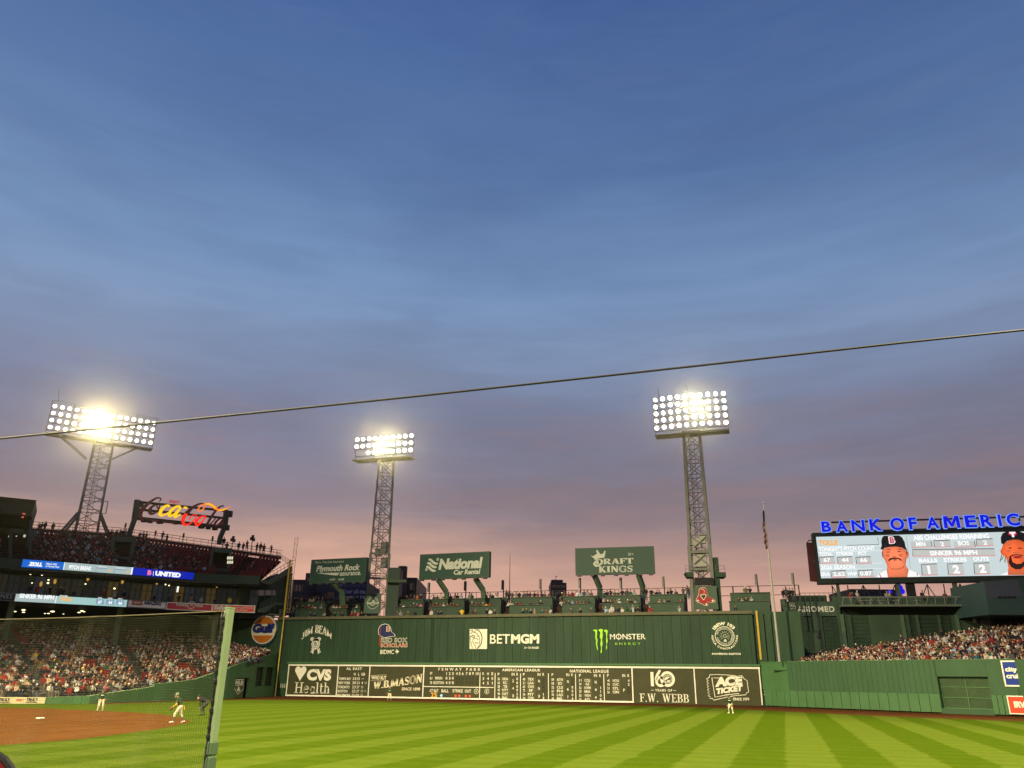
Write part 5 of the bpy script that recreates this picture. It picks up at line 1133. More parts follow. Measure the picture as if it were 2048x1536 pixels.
m = MB(); m.poly(pb, pxs(pb, [(731, 1187.5), (763, 1187), (761, 1227), (727, 1227)]), 0, .12); sg = m.build('tower_sign', mat('tower_sign_green', (.045, .088, .06), .6, .1, 1), tB, 'green panel with a round bird emblem')
m = MB(); u, w = pb.uv(746, 1206); m.ring(pb, u, w, .86, .07, .13, 26); m.ring(pb, u, w, .7, .05, .13, 26, a0=20, a1=160); m.stroke(pb, [(u-.95, w+.02), (u-.4, w-.08), (u, w+.08), (u+.4, w-.06), (u+.95, w+.04)], .2, .135)
m.poly(pb, [(u-.1, w+.1), (u+.5, w+.25), (u+.15, w+.35), (u+.05, w+.5), (u-.05, w+.3)], .135); m.poly(pb, [(u-.5, w-.25), (u+.4, w-.22), (u+.25, w-.36), (u-.2, w-.38)], .135); m.build('emblem', GW, sg)
# tower C
TCd = depth_of((MP.pt(MP.uv(1410, 1220)[0], 11)))+5
bC = at(1409, 1220, TCd)[:2]; axC = np.array((math.cos(R(2)), math.sin(R(2)))); ayC = np.array((-axC[1], axC[0]))
tC = thing('floodlight_tower', 'tall grey lattice light tower with five rows of lit lamps above the red socks panel', 'light tower', (*bC, WALL_H), 'floodlight towers')
zC = at(1385, 866, TCd)[2]; zCm = at(1400, 1107, TCd)[2]
OLIVE_STEEL = mat('olive_steel', (.105, .11, .098), .55, .15, 1.2)
lattice(tC, bC, axC, ayC, 1.48, 1.12, WALL_H-.3, zC, 12, .2, .055, OLIVE_STEEL)
m = MB()
for s_ in (-1, 1): q = bC+axC*s_*1.42-ayC*1.4; m.bar((*q, WALL_H), (*q, zCm+1), .46, .42, upv=(*ayC, 0))
for py in (1107, 1141): zz = at(1405, py, TCd)[2]; q0, q1 = bC-axC*1.4-ayC*1.42, bC+axC*1.4-ayC*1.42; m.bar((*q0, zz), (*q1, zz), .34)
m.build('base_frame', OLIVE_STEEL, tC)
for dx, py, s_ in ((-.25, 1088, .42), (.5, 1080, .4), (-.9, 1086, .3), (0, 1127, .8)): zz = at(1405, py, TCd)[2]; m = MB(); q = bC+axC*dx-ayC*.9; m.box((*q, zz), (s_, .3, s_*1.6)); m.build('equipment_box', mat('grey_box', (.22, .22, .19)), tC)
cP = edge_plane((1390, 1172), (1434, 1172), TCd-1.9)
m = MB(); m.poly(cP, pxs(cP, [(1389.5, 1172), (1432, 1172), (1437, 1219), (1390, 1219)]), 0, .14); sg = m.build('tower_sign', mat('tower_sign_green2', (.062, .095, .062), .6, .1, 1), tC, 'green panel with a pair of red socks and a heart')
m = MB(); m.poly(cP, pxs(cP, [(1388.5, 1155.5), (1426, 1155.5), (1427, 1171), (1389, 1171)]), 0, .2); m.build('message_board', BLACK, tC)
z = zs(1370, 1060, 7.585)
s1 = [(215, 900), (250, 880), (300, 878), (320, 910), (335, 970), (350, 1020), (400, 1035), (440, 1058), (452, 1085), (430, 1102), (380, 1100), (330, 1085), (345, 1115), (352, 1135), (330, 1148), (290, 1140), (240, 1112), (190, 1090), (168, 1070), (175, 1045), (205, 990), (212, 930)]
gx, gy = 300, 1010
m = MB(); m.poly(cP, pxs(cP, [z(gx+(x-gx)*1.05, gy+(y-gy)*1.04) for x, y in s1]), .15); m.build('sock_outline', CREAM, sg)
m = MB(); m.poly(cP, pxs(cP, [z(*p) for p in s1]), .16); m.build('sock_print', mat('sock_red', (.30, .03, .03), .7, .05, 1), sg)
m = MB(); hu, hw = cP.uv(*z(278, 1022)); m.poly(cP, [(hu+p*.40, hw+q*.40) for p, q in heart], .17); m.build('heart_outline', CREAM, sg); m = MB(); m.poly(cP, [(hu+p*.31, hw+.02+q*.31) for p, q in heart], .18); m.build('heart', DARK, sg)
m = MB()
for x_, y_, r_ in ((196, 1072, .11), (322, 1127, .12), (418, 1075, .13)): u, w = cP.uv(*z(x_, y_)); m.disc(cP, u, w, r_, .175, 12)
m.stroke(cP, pxs(cP, [z(240, 905), z(270, 895), z(292, 925), z(285, 960), z(280, 1000)]), .05, .175); m.build('sock_toes', CREAM, sg)
for xa, xb, yy in ((1371, 1388, 1144), (1432, 1452, 1144)):
    m = MB(); m.poly(cP, pxs(cP, [(xa, yy), (xb, yy), (xb-(0 if xa < 1400 else -1), yy+9.5), (xa+(6 if xa < 1400 else 0), yy+9.5)]), -2.6, 2.4); m.build('catwalk', GREEN_DARK, tC)
    m = MB(); a_, b_ = cP.uv(xa+1, yy), cP.uv(xb-1, yy)
    for dz in (.45, .9): m.tube([cP.pt(a_[0], a_[1]+dz, -.4), cP.pt(b_[0], b_[1]+dz, -.4)], .03, 4)
    for uu in (a_[0], b_[0]): m.tube([cP.pt(uu, a_[1], -.4), cP.pt(uu, a_[1]+.9, -.4)], .03, 4)
    m.build('catwalk_rail', GREY_STEEL, tC)
m = MB(); u, w = cP.uv(1432, 1130); m.rect(cP, u-.2, u+.45, 11, w+1.1, -2.4, 1.9); m.build('stair_core', GREEN_DARK, tC)
P, u0, u1, w0, w1 = bank(tC, (1311, 801), (1447, 788), (1317, 857), TCd, 5, 10, AIM, OLIVE_STEEL, .25, .3, .5, .1)
for px, pt in ((1315, 774), (1372, 766)): u, w = P.uv(px, pt); m = MB(); m.tube([P.pt(u+.15, w1, -.2), P.pt(u, w, -.2)], [.05, .02], 4); m.build('lightning_rod', DARK, tC)
TOWERS = [(np.array((*bB, zB+2)), TBd), (np.array((*bC, zC+3)), TCd)]

# ------------------------------------------------------------------ buildings far behind the wall
def far_box(label, x0, x1, y0, dep, m_, th=18, cat='building', windows=None, name='distant_building', yb=1240):
    P = edge_plane((x0, y0), (x1, y0), dep); P = Plane(at(x0, y0, dep)*np.array((1, 1, 0)), RT); u0, w1 = P.uv(x0, y0); u1 = P.uv(x1, y0)[0]
    t = thing(name, label, cat, P.pt(u0, 0)); m = MB(); m.rect(P, u0, u1, 0, w1, -th, th); m.build('wall', m_, t)
    if windows:
        r_, c_ = windows; pw = WIN_LIT
        for i in range(r_):
            m = MB(); wz = w1-1.6-i*3.4; m.rect(P, u0+.5, u1-.5, wz-1.1, wz+.4, .02, .12); m.build('window', GLASS, t)
            for j in range(1, c_): uu = u0+(u1-u0)*j/c_; m2 = MB(); m2.rect(P, uu-.1, uu+.1, wz-1.1, wz+.4, .14, .06); m2.build('mullion', m_, t)
    return t, P, u0, u1, w1
WIN_LIT = None
BLUEGREY = mat('blue_grey_cladding', (.022, .034, .062), .5, .1, .2); BG2 = mat('dark_blue_cladding', (.012, .018, .035), .5, .1, .2)
far_box('dark blue grey office block between the foul pole and the billboard', 585, 612, 1159, 190, BG2, windows=(3, 4))
far_box('stepped blue grey office building half hidden by the leftmost billboard', 612, 676, 1146, 200, BLUEGREY, windows=(4, 7))
t, P, u0, u1, w1 = far_box('navy building front with pale lettering Mass General behind the leftmost billboard', 672, 736, 1163, 185, mat('navy_banner', (.006, .013, .075), .6, .05, .5))
m = MB(); words(m, P, 'Mass General Tru', 685, 731, 1167.5, 1173, bold=.0, off=.05); m.poly(P, pxs(P, [(677, 1168), (684, 1168), (684, 1173), (677, 1173)]), .05); m.build('small_lettering', mat('grey_blue_letter', (.12, .16, .24)), t)
m = MB(); words(m, P, 'Your all-sta', 684, 731, 1178.5, 1187, bold=.01, off=.05); words(m, P, 'team is here', 686, 740, 1189.5, 1197, bold=.01, off=.05); m.build('lettering', mat('blue_white_letter', (.38, .42, .52)), t)
t, P, u0, u1, w1 = far_box('green clad stair house beside the light tower', 777, 800, 1135, 124, mat('stair_green', (.02, .042, .03), .6, .1, .5), th=4)
m = MB(); m.rect(P, u0, u1+1.2, P.uv(790, 1166)[1], P.uv(790, 1160)[1], 0, .8); m.build('canopy', COUNTER, t)
P = Plane(at(805, 1135, 175)*np.array((1, 1, 0)), RT); u, w = P.uv(806, 1133); r_ = P.uv(814, 1133)[0]-u
m = MB(); m.tube([P.pt(u, 0), P.pt(u, w)], r_*1.15, 18); t = m.build('round_tower_building', BG2, loc=P.pt(u, 0)); tag(t, 'dark round tower block right of the first lattice light tower', 'building')
far_box('dark stepped building right of the round tower block', 813, 834, 1155, 178, BG2, windows=(3, 3))
far_box('low dark block beside the middle billboard foot', 834, 838, 1160, 182, BG2)
t, P, u0, u1, w1 = far_box('dark blue tower block rising between the middle and rightmost billboards', 1101, 1133, 1165, 420, BG2, th=20, windows=(4, 8))
m = MB(); m.rect(P, P.uv(1103, 1160)[0], P.uv(1126, 1160)[0], w1, P.uv(1110, 1159)[1], -12, 11); m.build('roof_block', BG2, t)
m = MB(); a_ = P.uv(1112, 1158); m.tube([P.pt(a_[0], a_[1], -3), P.pt(a_[0], a_[1]+1.6, -3), P.pt(a_[0]+.9, a_[1]+1.8, -3)], .25, 5); m.build('roof_mast', mat('pale_mast', (.2, .2, .2)), t)
far_box('dark office block showing under the video board at the right', 1700, 1790, 1178, 260, BG2)

# ------------------------------------------------------------------ left field stand
SEAT_RED = mat('seat_red', (.21, .014, .015), .45, .2, .6); SEAT_DARK = mat('seat_dark_red', (.075, .009, .010), .5, .2, .6)
FASC_PX = [(-260, 96.5), (-150, 100.5), (0, 106.7), (47, 108.9), (253, 115.8), (387, 121.7), (520, 124.4)]
Z_UP = 17.34; Z_LO = 12.79
def fpt(px, dep, z):
    """point on a vertical line of sight column at a depth, at height z"""
    lo_, hi_ = -400., 1900.
    for _ in range(40):
        m_ = (lo_+hi_)/2
        if at(px, m_, dep)[2] > z: lo_ = m_
        else: hi_ = m_
    q = at(px, lo_, dep)
    return np.array((q[0], q[1], z))
FA = [fpt(px, d, Z_UP)[:2] for px, d in FASC_PX]
def path_at(px, z, path):
    """point on an outline path at height z that is seen in pixel column px"""
    best = None
    for i in range(len(path)-1):
        f = lambda t: project(np.array((*(path[i]*(1-t)+path[i+1]*t), z)))[0]
        a, b = f(0), f(1)
        if a <= px <= b or (i == len(path)-2 and px > b):
            lo_, hi_ = 0., (1. if px <= b else 3.)
            for _ in range(40):
                m_ = (lo_+hi_)/2
                if f(m_) < px: lo_ = m_
                else: hi_ = m_
            q = path[i]*(1-lo_)+path[i+1]*lo_; return np.array((q[0], q[1], 0.))
    q = path[0]; return np.array((q[0], q[1], 0.))
def normal_away(path, i):
    a, b = path[max(i-1, 0)], path[min(i+1, len(path)-1)]; d = (b-a)/np.linalg.norm(b-a); n = np.array((-d[1], d[0]))
    return n if n @ FW[:2] > 0 else -n
FB_ = [FA[i]+normal_away(FA, i)*12.5 for i in range(len(FA))]
stand = thing('grandstand', 'dark green two level left field grandstand with red seats and a roof deck', 'grandstand', (*FA[3], 0))
# ---- low wall along the left field line
TOPS = [(-260, 1396), (0, 1394), (90, 1394.5), (181, 1391), (210, 1386.5), (303.4, 1373.3), (304, 1367.8), (356.5, 1363), (389, 1357.6), (430, 1342), (456.6, 1335), (505, 1317.8), (548, 1306.3)]
lw = thing('left_field_wall', 'padded green side wall rising in a slope toward the tall wall', 'wall', (*LW[6], 0))
def lw_point(px):
    q = path_point(px, LW); return q
def z_at(q, px, py):
    d = depth_of(q); return at(px, py, d)[2]
def lwall(px0, px1, m_, name='wall_panel', top=None, bot=0.0, off=0.0, ytop=None):
    q0, q1 = lw_point(px0), lw_point(px1); P = Plane(q0, q1-q0); L = np.linalg.norm(q1-q0)
    w0 = z_at(q0, px0, interp(px0+.02, TOPS)) if ytop is None else ytop; w1 = z_at(q1, px1, interp(px1, TOPS)) if ytop is None else ytop
    m = MB(); m.poly(P, [(.012, bot), (L-.012, bot), (L-.012, w1), (.012, w0)], -.35+off, .35); o = m.build(name, m_, lw); return P, L, w0, w1
cuts = [-260, -200, -140, -70, 0, 45, 90, 103, 123, 144, 161, 178, 192, 210, 224, 240, 257, 274, 289, 303.5]
for a_, b_ in zip(cuts, cuts[1:]):
    if a_ < 90: continue
    lwall(a_, b_, random.choice((GREEN_PAD, GREEN_PAD2)), 'padding_panel')
c2 = [304.2, 331, 356.5, 387, 412, 437, 452]
for a_, b_ in zip(c2, c2[1:]): lwall(a_, b_, random.choice((GREEN_PAD, GREEN_PAD, GREEN_PAD2)), 'padding_panel')
q0, q1 = lw_point(452), lw_point(547); LPn = Plane(q0, q1-q0); LLn = np.linalg.norm(q1-q0)
def lpu(px): return LPn.uv(px, 1385)[0]
def topw(u):
    px, _ = project(LPn.pt(u, 3)); return z_at(LPn.pt(u, 0), px, interp(px, TOPS))
dz0, dzt = 0, LPn.uv(483, 1356)[1]; dl, dr = lpu(468), lpu(496.5)
wz0, wzt = LPn.uv(517, 1372.5)[1], LPn.uv(517, 1334)[1]; wa, wb_, wc, wd2 = lpu(508.5), lpu(524.5), lpu(527.5), lpu(544)
def lcol(u0, u1, w0=0.0, w1=None, m_=GREEN_PAD):
    m = MB(); m.poly(LPn, [(u0, w0), (u1, w0), (u1, topw(u1) if w1 is None else w1), (u0, topw(u0) if w1 is None else w1)], -.35, .35); m.build('wall_panel', m_, lw)
lcol(0, dl); lcol(dl+.003, dr-.003, dzt); lcol(dr, wa); lcol(wa+.003, wb_-.003, 0, wz0); lcol(wa+.003, wb_-.003, wzt); lcol(wb_, wc); lcol(wc+.003, wd2-.003, 0, wz0); lcol(wc+.003, wd2-.003, wzt); lcol(wd2, LLn)
m = MB(); m.rect(LPn, dl+.003, dr-.003, 0, dzt, -1.0, .1); m.build('doorway', BLACK, lw)
m = MB(); sl = lpu(488); m.rect(LPn, dl+.02, sl, .02, dzt-.1, -.2, .1); dpan = m.build('door', mat('door_green', (.06, .095, .035), .6, .1, 1), lw, 'open door carrying a pale pentagon badge')
z = zs(280, 1160); m = MB()
pent = [(1212, 1278), (1328, 1274), (1326, 1395), (1250, 1462), (1210, 1390)]; Pn2 = LPn.off(-.08)
m.stroke(Pn2, pxs(Pn2, [z(*p) for p in pent]), .1, 0, closed=True); words(m, Pn2, 'MLB', z(1222, 0)[0], z(1322, 0)[0], z(0, 1288)[1], z(0, 1335)[1], bold=.06, off=0)
m.stroke(Pn2, pxs(Pn2, [z(1222, 1347), z(1318, 1343)]), .1, 0); m.poly(Pn2, pxs(Pn2, [z(*p) for p in [(1240, 1420), (1244, 1395), (1258, 1365), (1262, 1352), (1270, 1368), (1280, 1400), (1282, 1415), (1260, 1428)]]), 0); m.build('badge', CREAM, dpan)
for u0, u1 in ((wa, wb_), (wc, wd2)):
    m = MB(); m.rect(LPn, u0+.003, u1-.003, wz0, wzt, -.6, .1); f_ = m.build('window', mat('window_slot', (.022, .035, .018), .7, .1, 2), lw)
    m = MB()
    for j in range(5): w = wz0+(wzt-wz0)*(j+.5)/5; m.rect(LPn, u0+.01, u1-.01, w-.03, w+.03, -.48, .06)
    for j in range(1, 4): uu = u0+(u1-u0)*j/4; m.rect(LPn, uu-.03, uu+.03, wz0+.01, wzt-.01, -.40, .05)
    m.build('grille', mat('window_grille', (.05, .07, .04), .6, .1, 2), f_)
# pale sign boards in front of the dugout end
for a_, b_ in ((-260, -130), (-130, 0), (0, 89.3)):
    q0, q1 = lw_point(a_), lw_point(b_); P = Plane(q0, q1-q0); L = np.linalg.norm(q1-q0); h = z_at(q0, a_, 1394.3)
    t = thing('rail_sign', 'pale yellow low sign board with dark lettering TRULY at the wall foot' if a_ == 0 else ('pale yellow low sign board further along the left wall foot' if a_ == -130 else 'pale yellow low sign board farthest along the left wall foot'), 'sign', q0)
    m = MB(); m.rect(P, 0, L-.02, .03, h, -.3, .35); f_ = m.build('sign_face', mat('pale_yellow_board', (.46, .40, .24), .6, .05, 1), t)
    m = MB()
    if a_ == 0:
        words(m, P, 'TRULY', -2, 21, 1396.2, 1402.6, bold=.045, shear=.1, off=.07); words(m, P, 'TRULY', 53, 76, 1396.2, 1403, bold=.045, shear=.1, off=.07)
        for x0, x1 in ((0, 20), (52, 75)): m.stroke(P, pxs(P, [(x0, 1404.6), (x1, 1404.6)]), .06, .07)
        m.build('lettering', BLACK, f_); m = MB(); words(m, P, 'TEAM 7', 32, 47, 1397.5, 1402, bold=.03, off=.07); m.build('small_lettering', RED_PAINT, f_)
# ---- lower deck
LF = [LW[i]+normal_away(LW, i)*.9 for i in range(len(LW))]
def resample(path, n):
    path = [np.array(p) for p in path]; ds = [0]
    for a, b in zip(path, path[1:]): ds.append(ds[-1]+np.linalg.norm(b-a))
    res = []
    for k in range(n):
        d = ds[-1]*k/(n-1)
        for i in range(len(path)-1):
            if d <= ds[i+1]+1e-9: q = (d-ds[i])/(ds[i+1]-ds[i]); res.append(path[i]*(1-q)+path[i+1]*q); break
    return res
LFpx = [(-260, 0), (-120, 0), (0, 0), (90, 0), (180, 0), (260, 0), (330, 0), (400, 0), (460, 0), (505, 0), (541, 0)]
lf, lb, zlf, zlb = [], [], [], []
for px, _ in LFpx:
    q = lw_point(px); lf.append(np.array(q[:2])+np.array((-.95, .25))); zlf.append(max(.55, z_at(q, px, interp(px, TOPS))-.75))
backpx = [-330, -190, -40, 60, 165, 265, 350, 415, 462, 500, 536]
FApx = [(-400, 94)]+FASC_PX+[(560, 126.5)]
for px in backpx:
    d = interp(px, FApx); q = fpt(px, d, 9.0)[:2]; n_ = np.array((-.86, .5)); bq_ = q+n_*18.0
    if bq_[1] > 94.1: bq_ = q+n_*max(0.3, (94.1-q[1])/n_[1]) if q[1] < 94.1 else np.array((q[0], 94.0))
    lb.append(bq_)
ztop_px = [1244, 1244, 1244, 1245, 1249, 1254, 1259, 1266, 1276, 1288, 1301]
for px, b, py in zip(backpx, lb, ztop_px):
    d = depth_of((*b, 0)); ppx = 1024+1674*((np.array((*b, 0.))-C) @ RT)/d; zlb.append(at(ppx, py, d)[2]-.9)
NR = 27
TIERC = mat('tier_concrete', (.085, .08, .075), .85, .2, .6)
stepped(lf, lb, zlf, zlb, NR, stand, TIERC, 'lower_tier', T=30)
# ---- overhang, back wall, columns
def strip(path_a, path_b, za, zb, m_, name, parent):
    m = MB(); n = len(path_a)
    vs = [(*p, za) for p in path_a]+[(*p, zb) for p in path_b]
    m.add(vs, [(i, i+1, n+i+1, n+i) for i in range(n-1)]); return m.build(name, m_, parent)
def solid(path_a, path_b, z0, z1, m_, name, parent):
    m = MB(); n = len(path_a); vs = [(*p, z0) for p in path_a]+[(*p, z1) for p in path_a]+[(*p, z0) for p in path_b]+[(*p, z1) for p in path_b]
    fs = []
    for i in range(n-1):
        fs += [(i, i+1, n+i+1, n+i), (2*n+i+1, 2*n+i, 3*n+i, 3*n+i+1), (n+i, n+i+1, 3*n+i+1, 3*n+i), (i+1, i, 2*n+i, 2*n+i+1)]
    fs += [(0, n, 3*n, 2*n), (n-1, 3*n-1, 4*n-1, 2*n-1)]
    m.add(vs, fs); return m.build(name, m_, parent)
def shift(path, d): return [path[i]+normal_away(path, i)*d for i in range(len(path))]
def clampy(path, ymax=94.25): return [np.array((p[0], min(p[1], ymax))) for p in path]
Z_LB = Z_LO-1.0
FAe = FA
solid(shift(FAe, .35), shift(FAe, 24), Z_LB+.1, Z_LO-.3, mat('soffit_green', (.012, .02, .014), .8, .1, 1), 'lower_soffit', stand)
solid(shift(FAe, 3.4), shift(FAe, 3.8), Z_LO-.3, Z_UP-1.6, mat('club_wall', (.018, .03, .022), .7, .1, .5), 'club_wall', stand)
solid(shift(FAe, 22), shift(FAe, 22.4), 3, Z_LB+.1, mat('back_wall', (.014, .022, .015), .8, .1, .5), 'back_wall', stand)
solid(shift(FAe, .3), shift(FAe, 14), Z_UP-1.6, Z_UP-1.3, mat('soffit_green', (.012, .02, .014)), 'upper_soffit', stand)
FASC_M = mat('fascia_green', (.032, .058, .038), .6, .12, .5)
solid(FAe, shift(FAe, .28), Z_UP-1.3, Z_UP-.02, FASC_M, 'upper_fascia', stand); solid(FAe[:], shift(FAe, .33), Z_LB, Z_LO-.03, FASC_M, 'lower_fascia', stand)
for px, yt, yb2 in ((12, 1215, 1292), (233, 1228, 1301), (428, 1232, 1306), (-170, 1215, 1290)):
    d = interp(px, FASC_PX)+2.5; q = at(px, 1262, d); m = MB(); m.tube([(q[0], q[1], 5.5), (q[0], q[1], Z_LB+.3)], .42, 8); m.build('column', mat('column_green', (.085, .125, .06), .6, .12, 1), stand)
# ceiling and club lamps (lit)
WARM = glow('warm_lamp', (255, 236, 180), 2.2); AMB = glow('amber_lamp', (236, 180, 84), .55)
def lamp_dot(px, py, dep, r, m_, nm='ceiling_lamp', sc=(1.3, 1.3, .45)):
    m = MB(); m.ball(at(px, py, dep), r, 8, 0, sc); m.build(nm, m_, stand)
for px, py, r in ((30, 1223, .16), (47, 1220, .22), (47, 1224.5, .16), (90, 1227, .12), (97, 1227, .15), (105, 1223, .24), (127, 1228, .1), (158, 1225, .18), (164, 1222, .2), (168, 1223.5, .14)):
    lamp_dot(px, py, interp(px, FASC_PX)+8, r, WARM)
# club windows with frames and dim interiors
INT = [glow('interior_%d' % i, c_, 1.0) for i, c_ in enumerate([(26, 28, 30), (34, 32, 26), (58, 46, 24), (30, 34, 40), (22, 24, 24), (66, 50, 22)])]
FRAME = mat('window_frame', (.05, .075, .055), .5, .1, 1)
club = shift(FAe, 3.38)
zc0, zc1 = Z_LO+.3, Z_UP-1.75
def club_seg():
    pts = resample(club[1:], 30); return pts
cp = club_seg()
for i in range(len(cp)-1):
    P = Plane((*cp[i], 0), (*(cp[i+1]-cp[i]), 0)); L = np.linalg.norm(cp[i+1]-cp[i])
    m = MB(); m.rect(P, .12, L-.12, zc0, zc1-.1, .01, .04); w_ = m.build('window', random.choice(INT[:2]+INT[3:5]) if i % 3 else random.choice(INT), stand)
    m = MB(); 
    for u in (.0, L/2-.05, L-.12): m.rect(P, u, u+.11, zc0-.1, zc1, .05, .08)
    for w in (zc0-.1, zc0+(zc1-zc0)*.55, zc1-.1): m.rect(P, .002, L-.002, w, w+.09, .055, .07)
    m.build('frame', FRAME, w_)
for px, py, r in ((61, 1148, .14), (84, 1150, .12), (97, 1160, .13), (96, 1166, .16), (64, 1166, .1), (171, 1168, .12), (229, 1177, .16), (326, 1164.5, .13), (343, 1165.5, .14), (331, 1169, .12), (338, 1171, .12), (384, 1169, .13), (349, 1164, .1)):
    lamp_dot(px, py, interp(px, FASC_PX)+2.6, r, WARM, 'club_lamp', (1, 1, .8))
for px, py in ((314, 1165), (434, 1171), (245, 1163), (313, 1162), (82, 1168), (176, 1157), (110, 1163)):
    lamp_dot(px, py, interp(px, FASC_PX)+3.0, .28, AMB, 'club_lamp', (.7, .7, 1.3))
m = MB(); q = at(355.5, 1178.5, interp(356, FASC_PX)+2.4); m.box(q, (.1, .1, .42)); m.build('club_lamp', glow('white_tube', (255, 255, 240), 1), stand)
# ---- boards on the fascias
def fboard(name, label, px0, px1, zbot, ztop, face, parent_cat='sign', edge=None, off=.03, cat='sign'):
    q0 = path_at(px0, ztop, FA); q1 = path_at(px1, ztop, FA)
    # stay on the facet line of the path
    P = Plane(q0, q1-q0); L = np.linalg.norm((q1-q0)[:2]); P = P.off(.30)
    t = thing(name, label, cat, P.pt(0, zbot))
    m = MB(); m.rect(P, 0, L, zbot, ztop, -.25, .25); f_ = m.build('frame' if edge else 'screen', edge or face, t)
    if edge: m = MB(); m.rect(P, .12, L-.12, zbot+.12, ztop-.12, 0, .012); f_ = m.build('sign_face', face, t)
    return t, P, L, f_
RB_ = glow('ribbon_blue', (22, 104, 208), 1.0); RGY = glow('ribbon_grey', (168, 188, 186), 1.0); RNV = glow('ribbon_royal', (4, 32, 172), 1.0); RWH = glow('ribbon_white', (250, 253, 255), 1.0)
zU0, zU1 = Z_UP-1.0, Z_UP+.01
t, P, L, f_ = fboard('ribbon_board', 'bright blue lit ribbon board with white lettering ZOLL', 46, 128, zU0, zU1, RB_, cat='ribbon board')
z = zs(0, 960); m = MB(); words(m, P, 'ZOLL', z(362, 0)[0], z(545, 0)[0], z(0, 1052)[1], z(0, 1106)[1], bold=.09, shear=.15, off=.03); words(m, P, 'Official AED', z(585, 0)[0], z(732, 0)[0], z(0, 1064)[1], z(0, 1088)[1], bold=.02, off=.03); words(m, P, 'of Fenway Park', z(580, 0)[0], z(762, 0)[0], z(0, 1096)[1], z(0, 1126)[1], bold=.02, off=.03); m.build('lettering', RWH, f_)
t, P, L, f_ = fboard('ribbon_board', 'pale grey lit ribbon board reading PITCH BREAK', 128.6, 265.5, zU0, zU1, RGY, cat='ribbon board')
m = MB(); words(m, P, 'PITCH BREAK', z(880, 0)[0], z(1175, 0)[0], z(0, 1098)[1], z(0, 1150)[1], bold=.05, off=.03)
for x0, x1, y in ((1250, 1370, 1112), (1480, 1610, 1128)): words(m, P, 'VERTICAL' if x0 < 1300 else 'HORIZONTAL', z(x0, 0)[0], z(x1, 0)[0], z(0, y-8)[1], z(0, y+8)[1], off=.03)
m.stroke(P, [(.04, zU0), (.04, zU1)], .1, .03); m.stroke(P, [(L-.08, zU0), (L-.08, zU1)], .2, .03); m.build('lettering', RWH, f_)
m = MB()
for x0, x1, y in ((1228, 1370, 1125), (1462, 1605, 1142)): Q = pxs(P, [z(x0, y), z(x1, y+12), z(x1, y+62), z(x0, y+52)]); m.stroke(P, [Q[3], Q[0], Q[1]], .1, .03)
m.build('box_lines', glow('ribbon_violet', (126, 138, 176)), f_); m = MB()
for x_, y_ in ((1405, 1162), (1634, 1180)): words(m, P, '10' if x_ < 1500 else '4', z(x_-16, 0)[0], z(x_+18, 0)[0], z(0, y_-14)[1], z(0, y_+14)[1], bold=.05, off=.03)
m.build('figures', SO, f_)
t, P, L, f_ = fboard('ribbon_board', 'royal blue lit ribbon board reading B and UNITED', 266.5, 387, zU0, zU1, RNV, cat='ribbon board')
z = zs(280, 960); m = MB(); words(m, P, 'UNITED', z(193, 0)[0], z(523, 0)[0], z(0, 1176)[1], z(0, 1238)[1], bold=.07, off=.03); m.stroke(P, pxs(P, [z(172, 1168), z(168, 1226)]), .07, .03); m.build('lettering', RWH, f_)
m = MB(); words(m, P, 'B', z(95, 0)[0], z(148, 0)[0], z(0, 1155)[1], z(0, 1218)[1], bold=.07, off=.03); m.build('mark', glow('ribbon_pink', (244, 120, 170)), f_)
zL0, zL1 = Z_LB+.04, Z_LO-.01
t, P, L, f_ = fboard('fascia_sign', 'black fascia sign with pale lettering INES at the left edge', -60, 31, zL0-.05, zL1+.05, mat('black_sign', (.015, .016, .016), .5, .1, 1), edge=mat('grey_edge', (.16, .17, .15), .5))
z = zs(0, 1160); m = MB(); words(m, P, 'AIRLINES', -35, 25, 1187, 1195.5, bold=.01, space=1.15, off=.03); m.build('lettering', mat('silver_letter', (.38, .38, .36)), f_)
t, P, L, f_ = fboard('ribbon_board', 'pale lit lower ribbon board reading SINKER 96 MPH', 32, 114, zL0, zL1, RGY, cat='ribbon board')
m = MB(); words(m, P, 'SINKER 96 MPH', z(245, 0)[0], z(695, 0)[0], z(0, 183)[1], z(0, 243)[1], bold=.05, off=.03); m.stroke(P, [(L-.06, zL0), (L-.06, zL1)], .12, .03); m.build('lettering', RWH, f_)
t, P, L, f_ = fboard('ribbon_board', 'pale aqua lit lower ribbon board with orange TOLLE and three number boxes', 114.5, 254, zL0, zL1, glow('ribbon_aqua', (160, 200, 196)), cat='ribbon board')
m = MB(); words(m, P, 'TOLLE', z(765, 0)[0], z(918, 0)[0], z(0, 220)[1], z(0, 268)[1], bold=.06, off=.03); m.build('name', SO, f_)
m = MB(); words(m, P, 'PITCHER', z(765, 0)[0], z(868, 0)[0], z(0, 196)[1], z(0, 214)[1], bold=.03, off=.03)
for i, s in enumerate(('67', '44', '66')):
    x = 1280+i*130; words(m, P, s, z(x-26, 0)[0], z(x+26, 0)[0], z(0, 262+i*6)[1], z(0, 304+i*6)[1], bold=.05, off=.04); words(m, P, ('TOTAL', 'STRIKES', 'PCT')[i], z(x-28, 0)[0], z(x+28, 0)[0], z(0, 221+i*6)[1], z(0, 237+i*6)[1], bold=.03, off=.03)
m.build('lettering', RWH, f_)
m = MB()
for i in range(3): x = 1280+i*130; m.poly(P, pxs(P, [z(x-52, 246+i*6), z(x+52, 250+i*6), z(x+50, 314+i*6), z(x-52, 308+i*6)]), .028)
m.build('number_box', glow('ribbon_box', (132, 160, 184)), f_)
